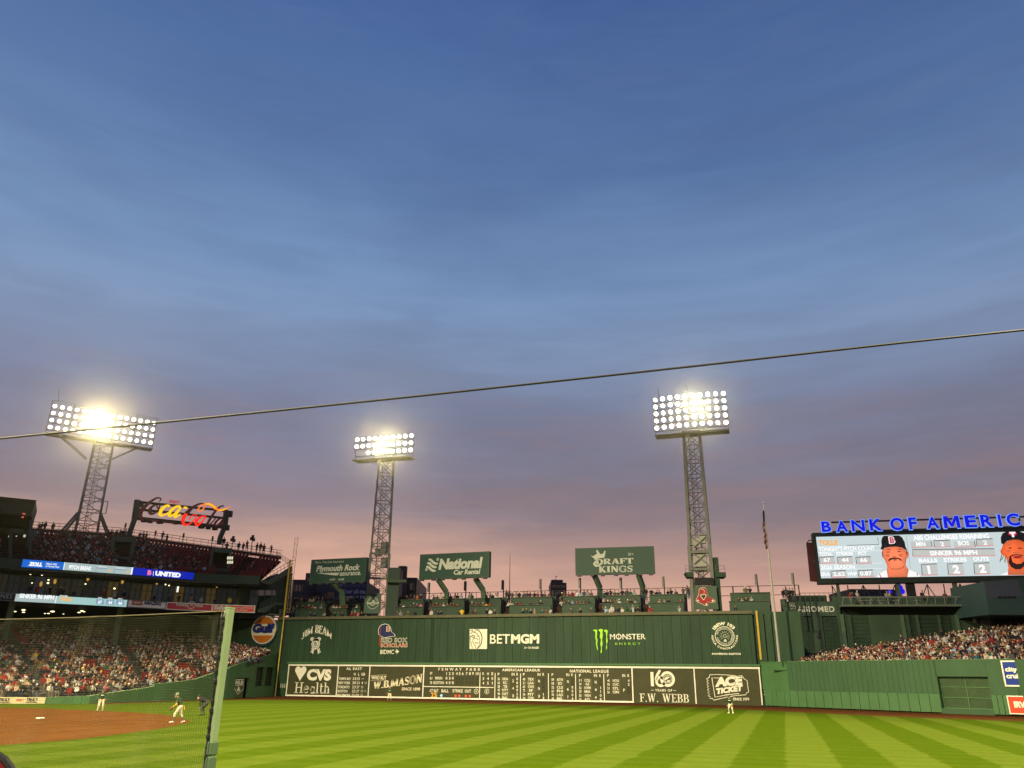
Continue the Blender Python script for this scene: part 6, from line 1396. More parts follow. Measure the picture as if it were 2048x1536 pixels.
t, P, L, f_ = fboard('fascia_sign', 'cream fascia sign with dark blue lettering AMAZING', 255, 332.5, zL0-.05, zL1+.08, mat('cream_sign', (.78, .74, .66), .5, .05, 1), edge=mat('grey_edge', (.16, .17, .15)))
z = zs(280, 1160); m = MB(); words(m, P, 'AMAZING', z(42, 0)[0], z(274, 0)[0], z(0, 276)[1], z(0, 322)[1], bold=.06, shear=.1, off=.03); m.build('lettering', NAVY, f_)
m = MB(); u, w = P.uv(*zs(0, 1160)(1755, 292)); m.rect(P, u-.72, u+.72, w-.32, w+.32, .025); lb2 = m.build('label_patch', mat('brick_red', (.40, .07, .03)), f_); m = MB(); words(m, P, "MIKE'S", 267, 282, 1203, 1207.5, bold=.03, off=.035); m.build('patch_lettering', CREAM, f_)
t, P, L, f_ = fboard('fascia_sign', 'crimson fascia sign with white lettering Ninety Nine', 333.5, 425, zL0-.05, zL1+.08, mat('crimson_sign', (.52, .05, .07), .5, .05, 1), edge=WHITE)
m = MB(); words(m, P, 'Ninety', z(463, 0)[0], z(612, 0)[0], z(0, 292)[1], z(0, 350)[1], bold=.02, off=.03); words(m, P, 'Nine', z(700, 0)[0], z(806, 0)[0], z(0, 306)[1], z(0, 348)[1], bold=.02, off=.03); u, w = P.uv(*z(657, 322)); m.ring(P, u, w, .5, .1, .03, 20); words(m, P, '99', z(637, 0)[0], z(677, 0)[0], z(0, 306)[1], z(0, 340)[1], bold=.02, off=.03); m.build('lettering', CREAM, f_)
t, P, L, f_ = fboard('fascia_sign', 'bright red fascia sign with white lettering Safelite behind the net post', 426, 511, zL0-.05, zL1+.08, mat('bright_red_sign', (.78, .09, .06), .5, .05, 1), edge=WHITE)
m = MB(); words(m, P, 'Safelite', z(948, 0)[0], z(1195, 0)[0], z(0, 325)[1], z(0, 382)[1], bold=.06, off=.03); words(m, P, 'broken glass? We got you', z(1215, 0)[0], z(1458, 0)[0], z(0, 345)[1], z(0, 370)[1], bold=.015, shear=.15, off=.03); words(m, P, 'One solution', z(1215, 0)[0], z(1375, 0)[0], z(0, 372)[1], z(0, 392)[1], bold=.015, shear=.15, off=.03); m.build('lettering', WHITE, f_)
# ---- upper deck with rows of red seats
ua_ = shift(FAe, .4); ub_ = shift(FAe, 13.2); Nup = 13
i_ = len(FAe)-1; ub_[-1] = np.array(fpt(560, 137, 20)[:2]); ub_[-2] = np.array(fpt(440, 135, 21)[:2])
zua = [Z_UP-.75]*len(ua_); zub = []
for b, py in zip(ub_, (1040, 1046, 1062, 1064, 1076, 1104, 1121)):
    d = depth_of((*b, 0)); px = 1024+1674*((np.array((*b, 0.))-C) @ RT)/d; zub.append(at(px, py, d)[2]-.1)
stepped(ua_, ub_, zua, zub, Nup, stand, mat('upper_tier_grey', (.028, .012, .011), .85, .2, .6), 'upper_tier', T=30)
def seat_mesh():
    m = MB(); m.box((0, .05, .42), (.22, .2, .03)); m.box((0, -.17, .66), (.22, .03, .22)); m.box((0, -.05, .2), (.03, .12, .2)); return m
SEATM = seat_mesh(); SEATV = np.array(SEATM.v); SEATF = SEATM.f
RAILM = mat('seat_rail_pale', (.085, .03, .028), .6, .1, 1)
seat_me = SEATM.mesh('seat'); seat_me.materials.append(SEAT_RED)
SEATS = []                                                             # (matrix) of every seat in the two decks
def row_frames(front, back, zf, zb, rows, r, pitch, lift, t0=0.0, t1=None, aisles=()):
    """seat positions of one row: yields (position, facing) """
    n = len(front)-1; t1 = n if t1 is None else t1; s = (r+.5)/rows
    pts = [bil(front, back, zf, zb, t0+(t1-t0)*k/160, s) for k in range(161)]
    zr = bil(front, back, zf, zb, 0, r/rows)
    acc = 0; res = []
    for k in range(160):
        a, b = pts[k], pts[k+1]; d = b-a; L = np.linalg.norm(d[:2]); 
        while acc < L:
            q = a+d*(acc/L); tt = t0+(t1-t0)*(k+acc/L)/160
            z0 = bil(front, back, zf, zb, tt, r/rows)[2]
            fc = np.array((d[1], -d[0]))/L
            if fc @ FW[:2] > 0: fc = -fc
            if not any(abs(tt-x) < w for x, w in aisles): res.append((np.array((q[0], q[1], z0+lift)), fc, tt))
            acc += pitch
        acc -= L
    return res
AIS_L = [(3.05, .13), (5.5, .13), (7.2, .1), (1.6, .1), (.5, .1)]; AIS_U = [(4.0, .06), (5.55, .08), (2.4, .06)]
SPOTS_L = []; SPOTS_U = []
for r in range(NR): SPOTS_L += [(*x, r) for x in row_frames(lf, lb, zlf, zlb, NR, r, .60, 0, aisles=AIS_L)]
for r in range(Nup): SPOTS_U += [(*x, r) for x in row_frames(ua_, ub_, zua, zub, Nup, r, .56, 0, aisles=AIS_U)]
def inview(p, mx=25):
    px, py = project(p); return -mx < px < 2048+mx
SPOTS_L = [s for s in SPOTS_L if inview(s[0])]; SPOTS_U = [s for s in SPOTS_U if inview(s[0])]
def seat_matrix(p, f): return frame_mat(p, np.array((-f[1], f[0], 0.))*-1, np.array((f[0], f[1], 0.)), np.array((0, 0, 1.)))
def mass(name, items, V, Fc, mats, parent=None, label=None, cat=None, mi=None):
    """many alike pieces joined into one stuff mesh; items: list of (4x4 matrix, material offset)"""
    nv = len(V); A = np.array([np.array(m_) for m_, _ in items]); Vh = np.c_[V, np.ones(nv)]
    base = BASE[parent.name] if parent else np.zeros(3)
    P_ = np.einsum('nij,vj->nvi', A, Vh)[:, :, :3].reshape(-1, 3)-base
    me = bpy.data.meshes.new(name); nf = len(Fc); sizes = np.array([len(f) for f in Fc]); flat = np.concatenate([np.array(f) for f in Fc])
    n = len(items); me.vertices.add(n*nv); me.vertices.foreach_set('co', P_.ravel().astype(np.float32))
    me.loops.add(n*len(flat)); me.loops.foreach_set('vertex_index', (np.tile(flat, n)+np.repeat(np.arange(n)*nv, len(flat))).astype(np.int32))
    me.polygons.add(n*nf); st = np.concatenate([[0], np.cumsum(sizes)[:-1]])
    me.polygons.foreach_set('loop_start', (np.tile(st, n)+np.repeat(np.arange(n)*len(flat), nf)).astype(np.int32)); me.polygons.foreach_set('loop_total', np.tile(sizes, n).astype(np.int32))
    for m_ in mats: me.materials.append(m_)
    idx = np.tile(np.array(mi) if mi is not None else np.zeros(nf, int), n)
    if mi is not None:
        tab = np.array([c_ for _, c_ in items]); idx = tab[np.repeat(np.arange(n), nf), idx]
    me.polygons.foreach_set('material_index', idx.astype(np.int32)); me.update(calc_edges=True); me.validate()
    o = bpy.data.objects.new(name, me); COL.objects.link(o); o['kind'] = 'stuff'
    if parent: o.parent = parent
    if label: o['label'] = label
    if cat: o['category'] = cat
    BASE[o.name] = base; return o
# rails between the seat rows of the roof deck, vomitories, back rail
for r in range(1, Nup):
    m = MB(); pts = [bil(ua_, ub_, zua, zub, 1.6+(len(ua_)-2.62)*k/24, r/Nup) for k in range(25)]
    pts = [p+np.array((0, 0, .78)) for p in pts]; m.tube(pts, .035, 4, cap=False); m.build('row_rail', RAILM, stand)
def vomitory(px, py_top, py_bot, w, dep, label):
    P = Plane(at(px, py_top, dep)*np.array((1, 1, 0)), RT*.93+FW*.36); t = sub('stair_tunnel', stand, label); zt2 = P.uv(px, py_top)[1]; zb2 = P.uv(px, py_bot)[1]; u = P.uv(px, py_top)[0]
    TG = mat('tunnel_green', (.05, .075, .055), .6, .15, .8)
    for s_ in (-1, 1): m = MB(); m.poly(P, [(u+s_*w-.22, zb2), (u+s_*w+.22, zb2), (u+s_*w+.2, zt2), (u+s_*w-.2, zt2)], -3.5, 3.9); m.build('side_wall', TG, t)
    m = MB(); m.rect(P, u-w+.22, u+w-.22, zt2-.75, zt2, -3, 3.2); m.build('lintel', TG, t); m = MB(); m.rect(P, u-w+.22, u+w-.22, zb2, zt2-.76, -3, .3); m.build('opening', BLACK, t)
    m = MB(); m.rect(P, u-w-.2, u+w+.2, zb2-.9, zb2+.9, .2, .6); m.build('front_panel', TG, t)
    return P
vomitory(249, 1074, 1127, 1.35, 121, None); vomitory(444, 1096, 1150, 1.35, 127.5, None); vomitory(33, 1058, 1112, 2.0, 115, None)
m = MB(); P = Plane(at(460, 1120, 127)*np.array((1, 1, 0)), RT)
for i in range(3):
    for j in range(2): u, w = P.uv(456+i*4.2, 1116+j*8.5); m.rect(P, u-.12, u+.12, w-.22, w+.22, 0, .05)
m.build('lit_panes', glow('pale_window_light', (232, 226, 190)), stand)
# back rail with slim posts
bk = [np.array((*b, z_)) for b, z_ in zip(ub_, zub)]
m = MB()
for dz in (.9, 1.35, 1.8): m.tube([p+np.array((0, 0, dz)) for p in bk], .04, 4, cap=False)
for k in range(len(bk)-1):
    for j in range(14): p = bk[k]+(bk[k+1]-bk[k])*j/14; m.tube([p, p+np.array((0, 0, 1.8))], .035, 4)
m.build('back_rail', DARK, stand)
m = MB(); bb = resample([b for b in ub_], 24); n_ = len(bk)
for k in range(2, n_-1): a, b = bk[k], bk[k+1]; m.bar(a+np.array((0, 0, .55)), b+np.array((0, 0, .55)), .25, .5)
m.build('back_counter', SEAT_DARK, stand)
for px, yt in ((252, 1046), (312, 1061), (368, 1066), (426, 1072)):
    d = 133; q = at(px, yt, d); t = thing('patio_lamp', 'short dark patio lamp post on the roof deck back rail, %s from the left' % {252: 'first', 312: 'second', 368: 'third', 426: 'fourth'}[px], 'lamp post', (q[0], q[1], q[2]-3.2), 'patio lamps along the roof deck')
    m = MB(); m.tube([(q[0], q[1], q[2]-3.2), (q[0], q[1], q[2])], .07, 5); m.build('post', DARK, t); m = MB(); m.tube([q-np.array((0, 0, .75)), q-np.array((0, 0, .05))], [.17, .14], 8); m.build('lamp_head', DARK, t)
for px, yt, lab in ((467, 1073, 'double headed dark lamp post left of the standing people at the deck end'), (506, 1071, 'double headed dark lamp post between two groups of people at the deck end')):
    q = at(px, yt, 134); t = thing('patio_lamp', lab, 'lamp post', q-np.array((0, 0, 3.4)), 'patio lamps along the roof deck'); m = MB(); m.tube([q-np.array((0, 0, 3.4)), q], .07, 5); m.build('post', DARK, t)
    for dx, dz in ((-.22, .55), (.22, .7), (0, .2)): m = MB(); m.box(q+RT*dx-UP*dz, (.17, .15, .26)); m.build('lamp_head', DARK, t)
# sloping end stair of the roof deck and its side wall
EP = Plane(fpt(520, 125, Z_UP)*np.array((1, 1, 0)), fpt(579, 131, Z_UP)-fpt(520, 125, Z_UP))
es = thing('end_stair', 'pale green stair with double railing closing the end of the roof deck', 'stair', EP.pt(0, Z_UP)); z = zs(500, 1080, 8.533)
STG = mat('stair_pale_green', (.085, .115, .075), .6, .12, 1)
m = MB(); m.poly(EP, pxs(EP, [z(*p) for p in [(175, 690), (310, 690), (692, 445), (692, 545), (310, 765), (175, 730)]]), .1, .3); m.build('stringer', STG, es)
for dy in (0, 55):
    m = MB(); m.tube([EP.pt(*EP.uv(*z(x, y+dy)), .45) for x, y in ((235, 600), (600, 395), (700, 350))], .045, 5); m.build('handrail', STG, es)
m = MB()
for i in range(8): x, y = 245+i*60, 620-i*34; m.tube([EP.pt(*EP.uv(*z(x, y-20)), .45), EP.pt(*EP.uv(*z(x+8, y+95)), .45)], .035, 4)
m.build('baluster', STG, es)
m = MB()
for dy in (-80, -45, -10): m.tube([EP.pt(*EP.uv(*z(x, y+dy)), -.5) for x, y in ((485, 270), (700, 410))], .035, 4)
for i in range(5): x, y = 490+i*50, 275+i*33; m.tube([EP.pt(*EP.uv(*z(x, y-85)), -.5), EP.pt(*EP.uv(*z(x, y+20)), -.5)], .03, 4)
m.build('rear_railing', mat('pale_rail', (.16, .15, .13), .5, .1, 1), es)
m = MB(); m.poly(EP, pxs(EP, [z(*p) for p in [(330, 760), (560, 620), (690, 560), (660, 800), (640, 1300), (600, 1300), (470, 1290), (470, 850), (330, 850)]]), -.8, .5); m.build('end_wall', mat('end_wall_green', (.04, .06, .045), .7, .15, .6), es)
m = MB(); m.poly(EP, pxs(EP, [z(*p) for p in [(640, 600), (705, 560), (640, 1290), (575, 1290)]]), -.2, .5); m.build('corner_post', GREEN_DARK, es)
m = MB(); m.poly(EP, pxs(EP, [z(*p) for p in [(60, 700), (330, 750), (560, 620), (700, 560), (640, 1330), (470, 1330), (60, 1330)]]), -3.2, .5); m.build('inner_wall', mat('end_wall_green', (.04, .06, .045)), es)
m = MB(); m.poly(EP, pxs(EP, [z(*p) for p in [(160, 855), (470, 855), (470, 945), (160, 945)]]), -.5, .2); m.build('window', mat('sky_glass', (.10, .11, .15), .15, 0, spec=.9), es)
m = MB()
for x in (160, 280, 400, 470): m.tube([EP.pt(*EP.uv(*z(x, 848)), -.2), EP.pt(*EP.uv(*z(x-10, 1040)), -.2)], .06, 4)
m.build('mullion', GREEN_DARK, es)
st2 = thing('side_stair', 'green steel stair with railings descending beside the crimson fascia signs', 'stair', EP.pt(*EP.uv(*z(250, 1150))))
m = MB(); m.poly(EP, pxs(EP, [z(*p) for p in [(110, 1190), (380, 1068), (560, 1085), (560, 1118), (390, 1105), (210, 1240), (110, 1235)]]), .3, .3); m.build('stringer', STG, st2)
for dy in (0, 40):
    m = MB(); m.tube([EP.pt(*EP.uv(*z(x, y+dy)), .5) for x, y in ((130, 1080), (400, 962))], .04, 4); m.tube([EP.pt(*EP.uv(*z(x, y+dy)), .5) for x, y in ((120, 1150), (390, 1030))], .04, 4); m.build('handrail', STG, st2)
m = MB()
for i in range(7): x, y = 140+i*45, 1085-i*19; m.tube([EP.pt(*EP.uv(*z(x, y-10)), .5), EP.pt(*EP.uv(*z(x, y+130)), .5)], .03, 4)
m.build('baluster', STG, st2)
m = MB(); 
for a_, b_ in (((300, 1270), (465, 1275)), ((330, 1305), (460, 1325))): m.tube([EP.pt(*EP.uv(*z(*a_)), .3), EP.pt(*EP.uv(*z(*b_)), .3)], .1, 6)
m.build('pipe', mat('pale_pipe', (.3, .3, .22), .5, .1, 1), st2)
m = MB(); m.poly(EP, pxs(EP, [z(*p) for p in [(485, 1180), (530, 1180), (515, 1365), (470, 1365)]]), .2, .3); m.build('bracket_post', STG, st2)

# ---- round-cornered petrol sign on the end wall
GP = MP.off(.25); gu_, gw_ = GP.uv(528, 1259.5); gs = thing('oval_sign', 'orange and cream oval sign with blue lettering Gulf on the dark end wall', 'sign', GP.pt(gu_, gw_))
rx = (GP.uv(552.5, 1259)[0]-GP.uv(503.5, 1259)[0])/2; ry = (GP.uv(528, 1231)[1]-GP.uv(528, 1288)[1])/2
m = MB(); m.disc(GP, gu_, gw_, rx, -.2, 36, 0, .3, ry); m.build('rim', mat('sign_cream', (.58, .54, .40), .4, .05, 1), gs)
m = MB(); m.disc(GP, gu_+.05, gw_-.35, rx*.98, -.22, 36, 0, .2, ry*.98); m.build('shadow_box', mat('sign_back_blue', (.01, .04, .075), .5), gs)
m = MB(); m.disc(GP, gu_, gw_, rx*.9, .101, 36, 0, .03, ry*.92); fc = m.build('face', mat('sign_orange', (.40, .13, .012), .35, .1, .8), gs)
hb = ry*.36; m = MB(); pts = [(gu_+rx*.985*math.cos(R(t)), gw_+ry*.985*math.sin(R(t))) for t in range(-24, 26, 4)]+[(gu_+rx*.985*math.cos(R(t)), gw_+ry*.985*math.sin(R(t))) for t in range(156, 206, 4)]
m.poly(GP, pts, .14); m.build('band', mat('sign_cream', (.58, .54, .40)), gs)
m = MB(); words(m, GP, 'Gulf', 506, 550, 1247, 1267, bold=.085, off=.16); m.build('lettering', mat('sign_blue', (.008, .02, .13), .5, .05, 1), gs)

# ---- script sign on its frame above the roof deck
SP = edge_plane((277, 1001), (452, 1025), 130); z = zs(260, 980, 9.309)
cs = thing('neon_sign', 'partly lit red script sign Coca-Cola on a dark frame over the roof deck', 'sign', SP.pt(*SP.uv(360, 1060)))
def sp_bar(a, b, w, nm, m_, off=-.3): m = MB(); m.bar(SP.pt(*SP.uv(*z(*a)), off), SP.pt(*SP.uv(*z(*b)), off), w, w, upv=tuple(SP.n)); m.build(nm, m_, cs)
FR = mat('sign_frame_green', (.045, .055, .048), .6, .1, 1)
sp_bar((140, 215), (1830, 385), .36, 'frame_rail', FR); sp_bar((150, 355), (1790, 520), .36, 'frame_rail', FR); sp_bar((130, 520), (1740, 685), .55, 'frame_rail', FR)
sp_bar((148, 180), (95, 540), .8, 'frame_post', FR); sp_bar((95, 540), (15, 760), .7, 'frame_post', FR); sp_bar((15, 760), (-15, 900), .7, 'frame_post', FR)
sp_bar((1810, 380), (1770, 700), .8, 'frame_post', FR); sp_bar((1770, 700), (1690, 880), .7, 'frame_post', FR); sp_bar((1690, 880), (1670, 1010), .7, 'frame_post', FR)
for a, b in (((280, 570), (70, 30)), ((380, 585), (40, 30)), ((565, 600), (60, 30)), ((860, 610), (50, 30)), ((1340, 680), (60, 40)), ((1465, 695), (40, 40)), ((1590, 712), (50, 40)), ((205, 265), (45, 60)), ((1860, 445), (60, 70)), ((1810, 700), (50, 60))):
    m = MB(); u, w = SP.uv(*z(*a)); m.box(SP.pt(u, w, -.2), (b[0]/130, .3, b[1]/130)); m.build('bracket', DARK, cs)
DULLRED = mat('unlit_script_red', (.30, .065, .050), .6, .1, 1); NY = glow('neon_yellow', (255, 196, 24), 1.15); NR_ = glow('neon_red', (255, 40, 20), 1.1); NO = glow('neon_orange', (255, 120, 30), 1.1); NDR = glow('neon_dim_red', (176, 44, 40), 1)
def script(nm, strokes, m_, off=.05, k=1.0, th=True):
    m = MB()
    for pts, ws in strokes:
        Q = pxs(SP, [z(*p) for p in pts]); W_ = [w/130*k for w in (ws if isinstance(ws, (list, tuple)) else [ws]*len(pts))]
        # smooth the stroke
        q2, w2 = [], []
        for i in range(len(Q)-1):
            p0, p1, p2, p3 = Q[max(i-1, 0)], Q[i], Q[i+1], Q[min(i+2, len(Q)-1)]
            for s in range(5):
                t = s/5; f = lambda a, b, c_, d: .5*((2*b)+(-a+c_)*t+(2*a-5*b+4*c_-d)*t*t+(-a+3*b-3*c_+d)*t**3)
                q2.append((f(p0[0], p1[0], p2[0], p3[0]), f(p0[1], p1[1], p2[1], p3[1]))); w2.append(W_[i]*(1-t)+W_[i+1]*t)
        q2.append(Q[-1]); w2.append(W_[-1])
        m.stroke(SP, q2, w2, off)
        if th: m.stroke(SP, q2, w2, off-.22)
    return m.build(nm, m_, cs)
bigC = [([(545, 215), (575, 180), (560, 150), (500, 148), (420, 190), (320, 270), (230, 360), (195, 440), (200, 500), (240, 545), (330, 560), (480, 575), (700, 600), (900, 610)], [18, 22, 26, 34, 50, 70, 84, 84, 74, 60, 48, 44, 40, 30])]
script('script_letter', bigC, DULLRED)
script('script_letter', [([(560, 270), (545, 330), (500, 400), (430, 440), (380, 430), (365, 380), (400, 320), (460, 285), (500, 290), (520, 340), (560, 345)], [22, 26, 30, 46, 64, 70, 56, 34, 24, 18, 14])], DULLRED)
script('script_letter', [([(740, 300), (690, 290), (620, 330), (570, 400), (560, 450), (590, 475), (650, 460), (715, 420)], [40, 50, 62, 72, 66, 46, 34, 26])], NY, .08)
script('script_letter', [([(940, 310), (880, 305), (800, 350), (740, 420), (730, 470), (770, 480), (840, 430), (900, 370)], [40, 46, 56, 66, 60, 40, 34, 34]), ([(945, 320), (880, 420), (835, 490), (860, 500), (940, 450)], [40, 50, 54, 40, 26])], NY, .08)
script('script_dash', [([(1000, 322), (1065, 335)], [40, 40])], NY, .08)
script('script_letter', [([(1390, 262), (1320, 252), (1230, 285), (1150, 340), (1090, 400), (1040, 440)], [24, 36, 50, 64, 80, 84])], DULLRED)
script('script_letter', [([(1045, 440), (1000, 520), (985, 590), (1010, 640), (1070, 645), (1150, 600), (1215, 530), (1235, 475), (1200, 460), (1150, 480), (1110, 530), (1120, 550)], [76, 76, 72, 56, 36, 26, 24, 24, 24, 22, 24, 22])], NR_, .07)
script('script_letter', [([(1390, 480), (1320, 500), (1250, 560), (1225, 620), (1250, 655), (1310, 620), (1370, 560), (1410, 500), (1390, 480)], [26, 42, 60, 66, 56, 36, 28, 24, 24])], NR_, .07)
script('script_swash', [([(1390, 262), (1380, 330), (1330, 385), (1280, 395), (1270, 360), (1310, 300), (1380, 265), (1460, 260), (1530, 290), (1590, 340), (1650, 375), (1730, 370), (1810, 340), (1860, 305)], [20, 20, 22, 24, 24, 24, 30, 44, 58, 56, 48, 36, 26, 18])], NO, .12)
script('script_swash_core', [([(1400, 265), (1460, 262), (1530, 292), (1590, 340)], [16, 26, 30, 26]), ([(1650, 378), (1730, 372), (1800, 345)], [26, 22, 12])], NY, .15, th=False)
script('script_letter', [([(1750, 300), (1700, 300), (1630, 350), (1550, 450), (1480, 560), (1440, 640), (1470, 660), (1530, 600), (1600, 520)], [26, 32, 42, 50, 54, 54, 40, 26, 20])], DULLRED, .06)
script('script_letter', [([(1740, 520), (1660, 540), (1590, 610), (1580, 650), (1620, 660), (1690, 600), (1745, 540), (1690, 640), (1760, 640)], [30, 42, 52, 52, 40, 32, 40, 48, 26])], DULLRED, .06)
m = MB(); words(m, SP, 'ENJOY', 338, 360, 1001, 1008.5, bold=.05, off=.08); m.build('small_lettering', NDR, cs)

# ---- covered box at the far left
CB = edge_plane((0, 994.5), (71.5, 1001.5), 106); cbx = thing('press_pavilion', 'dark green roofed pavilion cut by the left edge of the roof deck', 'building', CB.pt(0, Z_UP))
m = MB(); m.poly(CB, pxs(CB, [(-160, 979), (72, 1001.5), (67, 1017), (63, 1032), (-160, 1012)]), -9, 9); m.build('roof', mat('pavilion_green', (.035, .042, .026), .7, .15, .5), cbx)
m = MB(); m.poly(CB, pxs(CB, [(-160, 977.5), (73, 1001), (72.5, 1003.5), (-160, 981)]), 0, .25); m.build('roof_edge', DARK, cbx)
m = MB(); m.poly(CB, pxs(CB, [(-160, 1012), (63, 1030), (60, 1052), (59, 1110), (-160, 1110)]), -9.5, .4); m.build('rear_wall', mat('pavilion_dark', (.022, .028, .02), .8, .1, .6), cbx)
for x_, y0, y1 in ((59.5, 1040, 1108), (20, 1058, 1115), (-30, 1055, 1115)): m = MB(); m.tube([CB.pt(*CB.uv(x_+1.5, y0), -.3), CB.pt(*CB.uv(x_, y1), -.3)], .22, 6); m.build('post', mat('pavilion_post', (.045, .055, .05), .6, .1, 1), cbx)
for x_, y_, w_, h_ in ((17, 1043, 1.7, 2), (15.5, 1049, 1.8, 2), (13, 1054, 1.8, 2), (31, 1042, 2.2, 3), (47, 1047, 1.6, 3), (45.5, 1053, 2.2, 3), (28, 1053.5, 1.4, 1)): m = MB(); u, w = CB.uv(x_, y_); k_ = .065; m.rect(CB, u-w_*k_, u+w_*k_, w-h_*k_, w+h_*k_, -8.9, .1); m.build('lit_gap', glow('gap_light', (196, 190, 170), 1), cbx)
for x_, y_, w_ in ((48, 1027.7, 2.6), (45.5, 1034.5, 2.2)): m = MB(); u, w = CB.uv(x_, y_); m.rect(CB, u-w_*.065, u+w_*.065, w-.1, w+.1, .05, .03); m.build('red_lamp', glow('dull_red_lamp', (200, 92, 74), 1), cbx)
m = MB(); m.poly(CB, pxs(CB, [(22, 1058), (48, 1058.5), (47, 1066), (22, 1065)]), -.3, .3); m.build('counter', mat('pavilion_counter', (.05, .062, .03), .6, .1, 1), cbx)

# ---- light tower A behind the roof deck
TAd = 134.0; bA = at(172, 1066, TAd)[:2]; axA = np.array((math.cos(R(45)), math.sin(R(45)))); ayA = np.array((-axA[1], axA[0]))
zA0 = at(160, 1068, TAd)[2]; zA = at(190, 888, TAd)[2]; zAm = at(165, 1030, TAd)[2]
tA = thing('floodlight_tower', 'wide lattice light tower on spread legs behind the roof deck at left', 'light tower', (*bA, zA0), 'floodlight towers')
TAM = mat('tan_steel', (.13, .128, .115), .55, .15, 1.2)
lattice(tA, bA, axA, ayA, 1.75, 1.45, zA0-6, zA, 11, .165, .05, TAM, double=False)
for c_ in ((-1, -1), (1, -1), (1, 1), (-1, 1)):
    q = bA+axA*c_[0]*1.75+ayA*c_[1]*1.75; q2 = bA+axA*c_[0]*4.3+ayA*c_[1]*2.2; m = MB(); m.bar((*q, zAm), (*q2, zA0-1.5), .36, .36, upv=(*ayA, 0)); m.build('spread_leg', TAM, tA)
m = MB(); q = bA+axA*2.4; m.bar((*(bA+axA*1.7), zAm+2.6), (*q, zAm+2.6), .1); m.bar((*(bA+axA*1.7), zAm+.5), (*q, zAm+.5), .1); m.bar((*q, zAm+2.6), (*q, zAm+.5), .1); m.build('cage', TAM, tA)
P, u0, u1, w0, w1 = bank(tA, (109.5, 813), (307.5, 846.5), (99, 854.5), TAd-1.5, 4, 15, AIM, TAM, 1.15, .5, 0, .02)
for u in (u0+2.2, u1-2.2): m = MB(); m.bar(P.pt(u, w0-1.4, .2), P.pt((u0+u1)/2+(-1.6 if u < (u0+u1)/2 else 1.6), w0-4.6, 0), .14); m.bar(P.pt(u, w0-1.4, -1), P.pt((u0+u1)/2+(-1.6 if u < (u0+u1)/2 else 1.6), w0-4.6, -1), .14); m.build('bracket_strut', TAM, tA)
m = MB(); u, w = P.uv(118, 776); m.tube([P.pt(u0+.4, w1+1, -.2), P.pt(u, w, -.2)], [.05, .02], 4); m.build('lightning_rod', DARK, tA)
TOWERS.append((np.array((*bA, zA+3)), TAd))
for i, (p, d) in enumerate(TOWERS):
    spot(('floodlight_bank_left', 'floodlight_bank_right', 'floodlight_bank_roof')[i], p-np.array((*(FW[:2]*2.5), 0)), (48+6*i, 30, 0), (135, 150, 300)[i]*KW, 60, .4, 1.3).data.color = (1.0, .80, .36)

# ------------------------------------------------------------------ people: bodies grown from a jointed skeleton into one skin
def capsule(mb, p, q, r0, r1, n=8):
    p, q = np.array(p, float), np.array(q, float); d = q-p; L = np.linalg.norm(d)
    if L < 1e-5: mb.ball(p, r0, n); return
    d /= L; k = [p-d*r0*.95, p-d*r0*.6, p, q, q+d*r1*.6, q+d*r1*.95]; mb.tube(k, [r0*.3, r0*.8, r0, r1, r1*.8, r1*.3], n)
def grow(name, bones, mats, voxel, ratio=None, smooth=True):
    """bones: (joint, joint, radius, radius, material index) -> one continuous mesh"""
    mb = MB()
    for p, q, a, b, mi in bones: capsule(mb, p, q, a, b, 10)
    me = mb.mesh(name); ob = bpy.data.objects.new(name, me); COL.objects.link(ob)
    r = ob.modifiers.new('r', 'REMESH'); r.mode = 'VOXEL'; r.voxel_size = voxel
    if ratio: d = ob.modifiers.new('d', 'DECIMATE'); d.ratio = ratio
    dg = bpy.context.evaluated_depsgraph_get(); new = bpy.data.meshes.new_from_object(ob.evaluated_get(dg)); new.name = name
    bpy.data.objects.remove(ob); bpy.data.meshes.remove(me); new.materials.clear()
    for m in mats: new.materials.append(m)
    cen = np.zeros(len(new.polygons)*3); new.polygons.foreach_get('center', cen); cen = cen.reshape(-1, 3)
    D = np.full((len(bones), len(cen)), 9.)
    for i, (p, q, a, b, mi) in enumerate(bones):
        p, q = np.array(p, float), np.array(q, float); d = q-p; L2 = max(d @ d, 1e-9); t = np.clip((cen-p) @ d/L2, 0, 1)
        D[i] = np.linalg.norm(cen-p-t[:, None]*d, axis=1)-(a+(b-a)*t)
    mi = np.array([b[4] for b in bones])[D.argmin(0)]
    new.polygons.foreach_set('material_index', mi.astype(np.int32)); new.polygons.foreach_set('use_smooth', [smooth]*len(new.polygons)); new.update(); return new
SH, SK, PA, HA = 0, 1, 2, 3
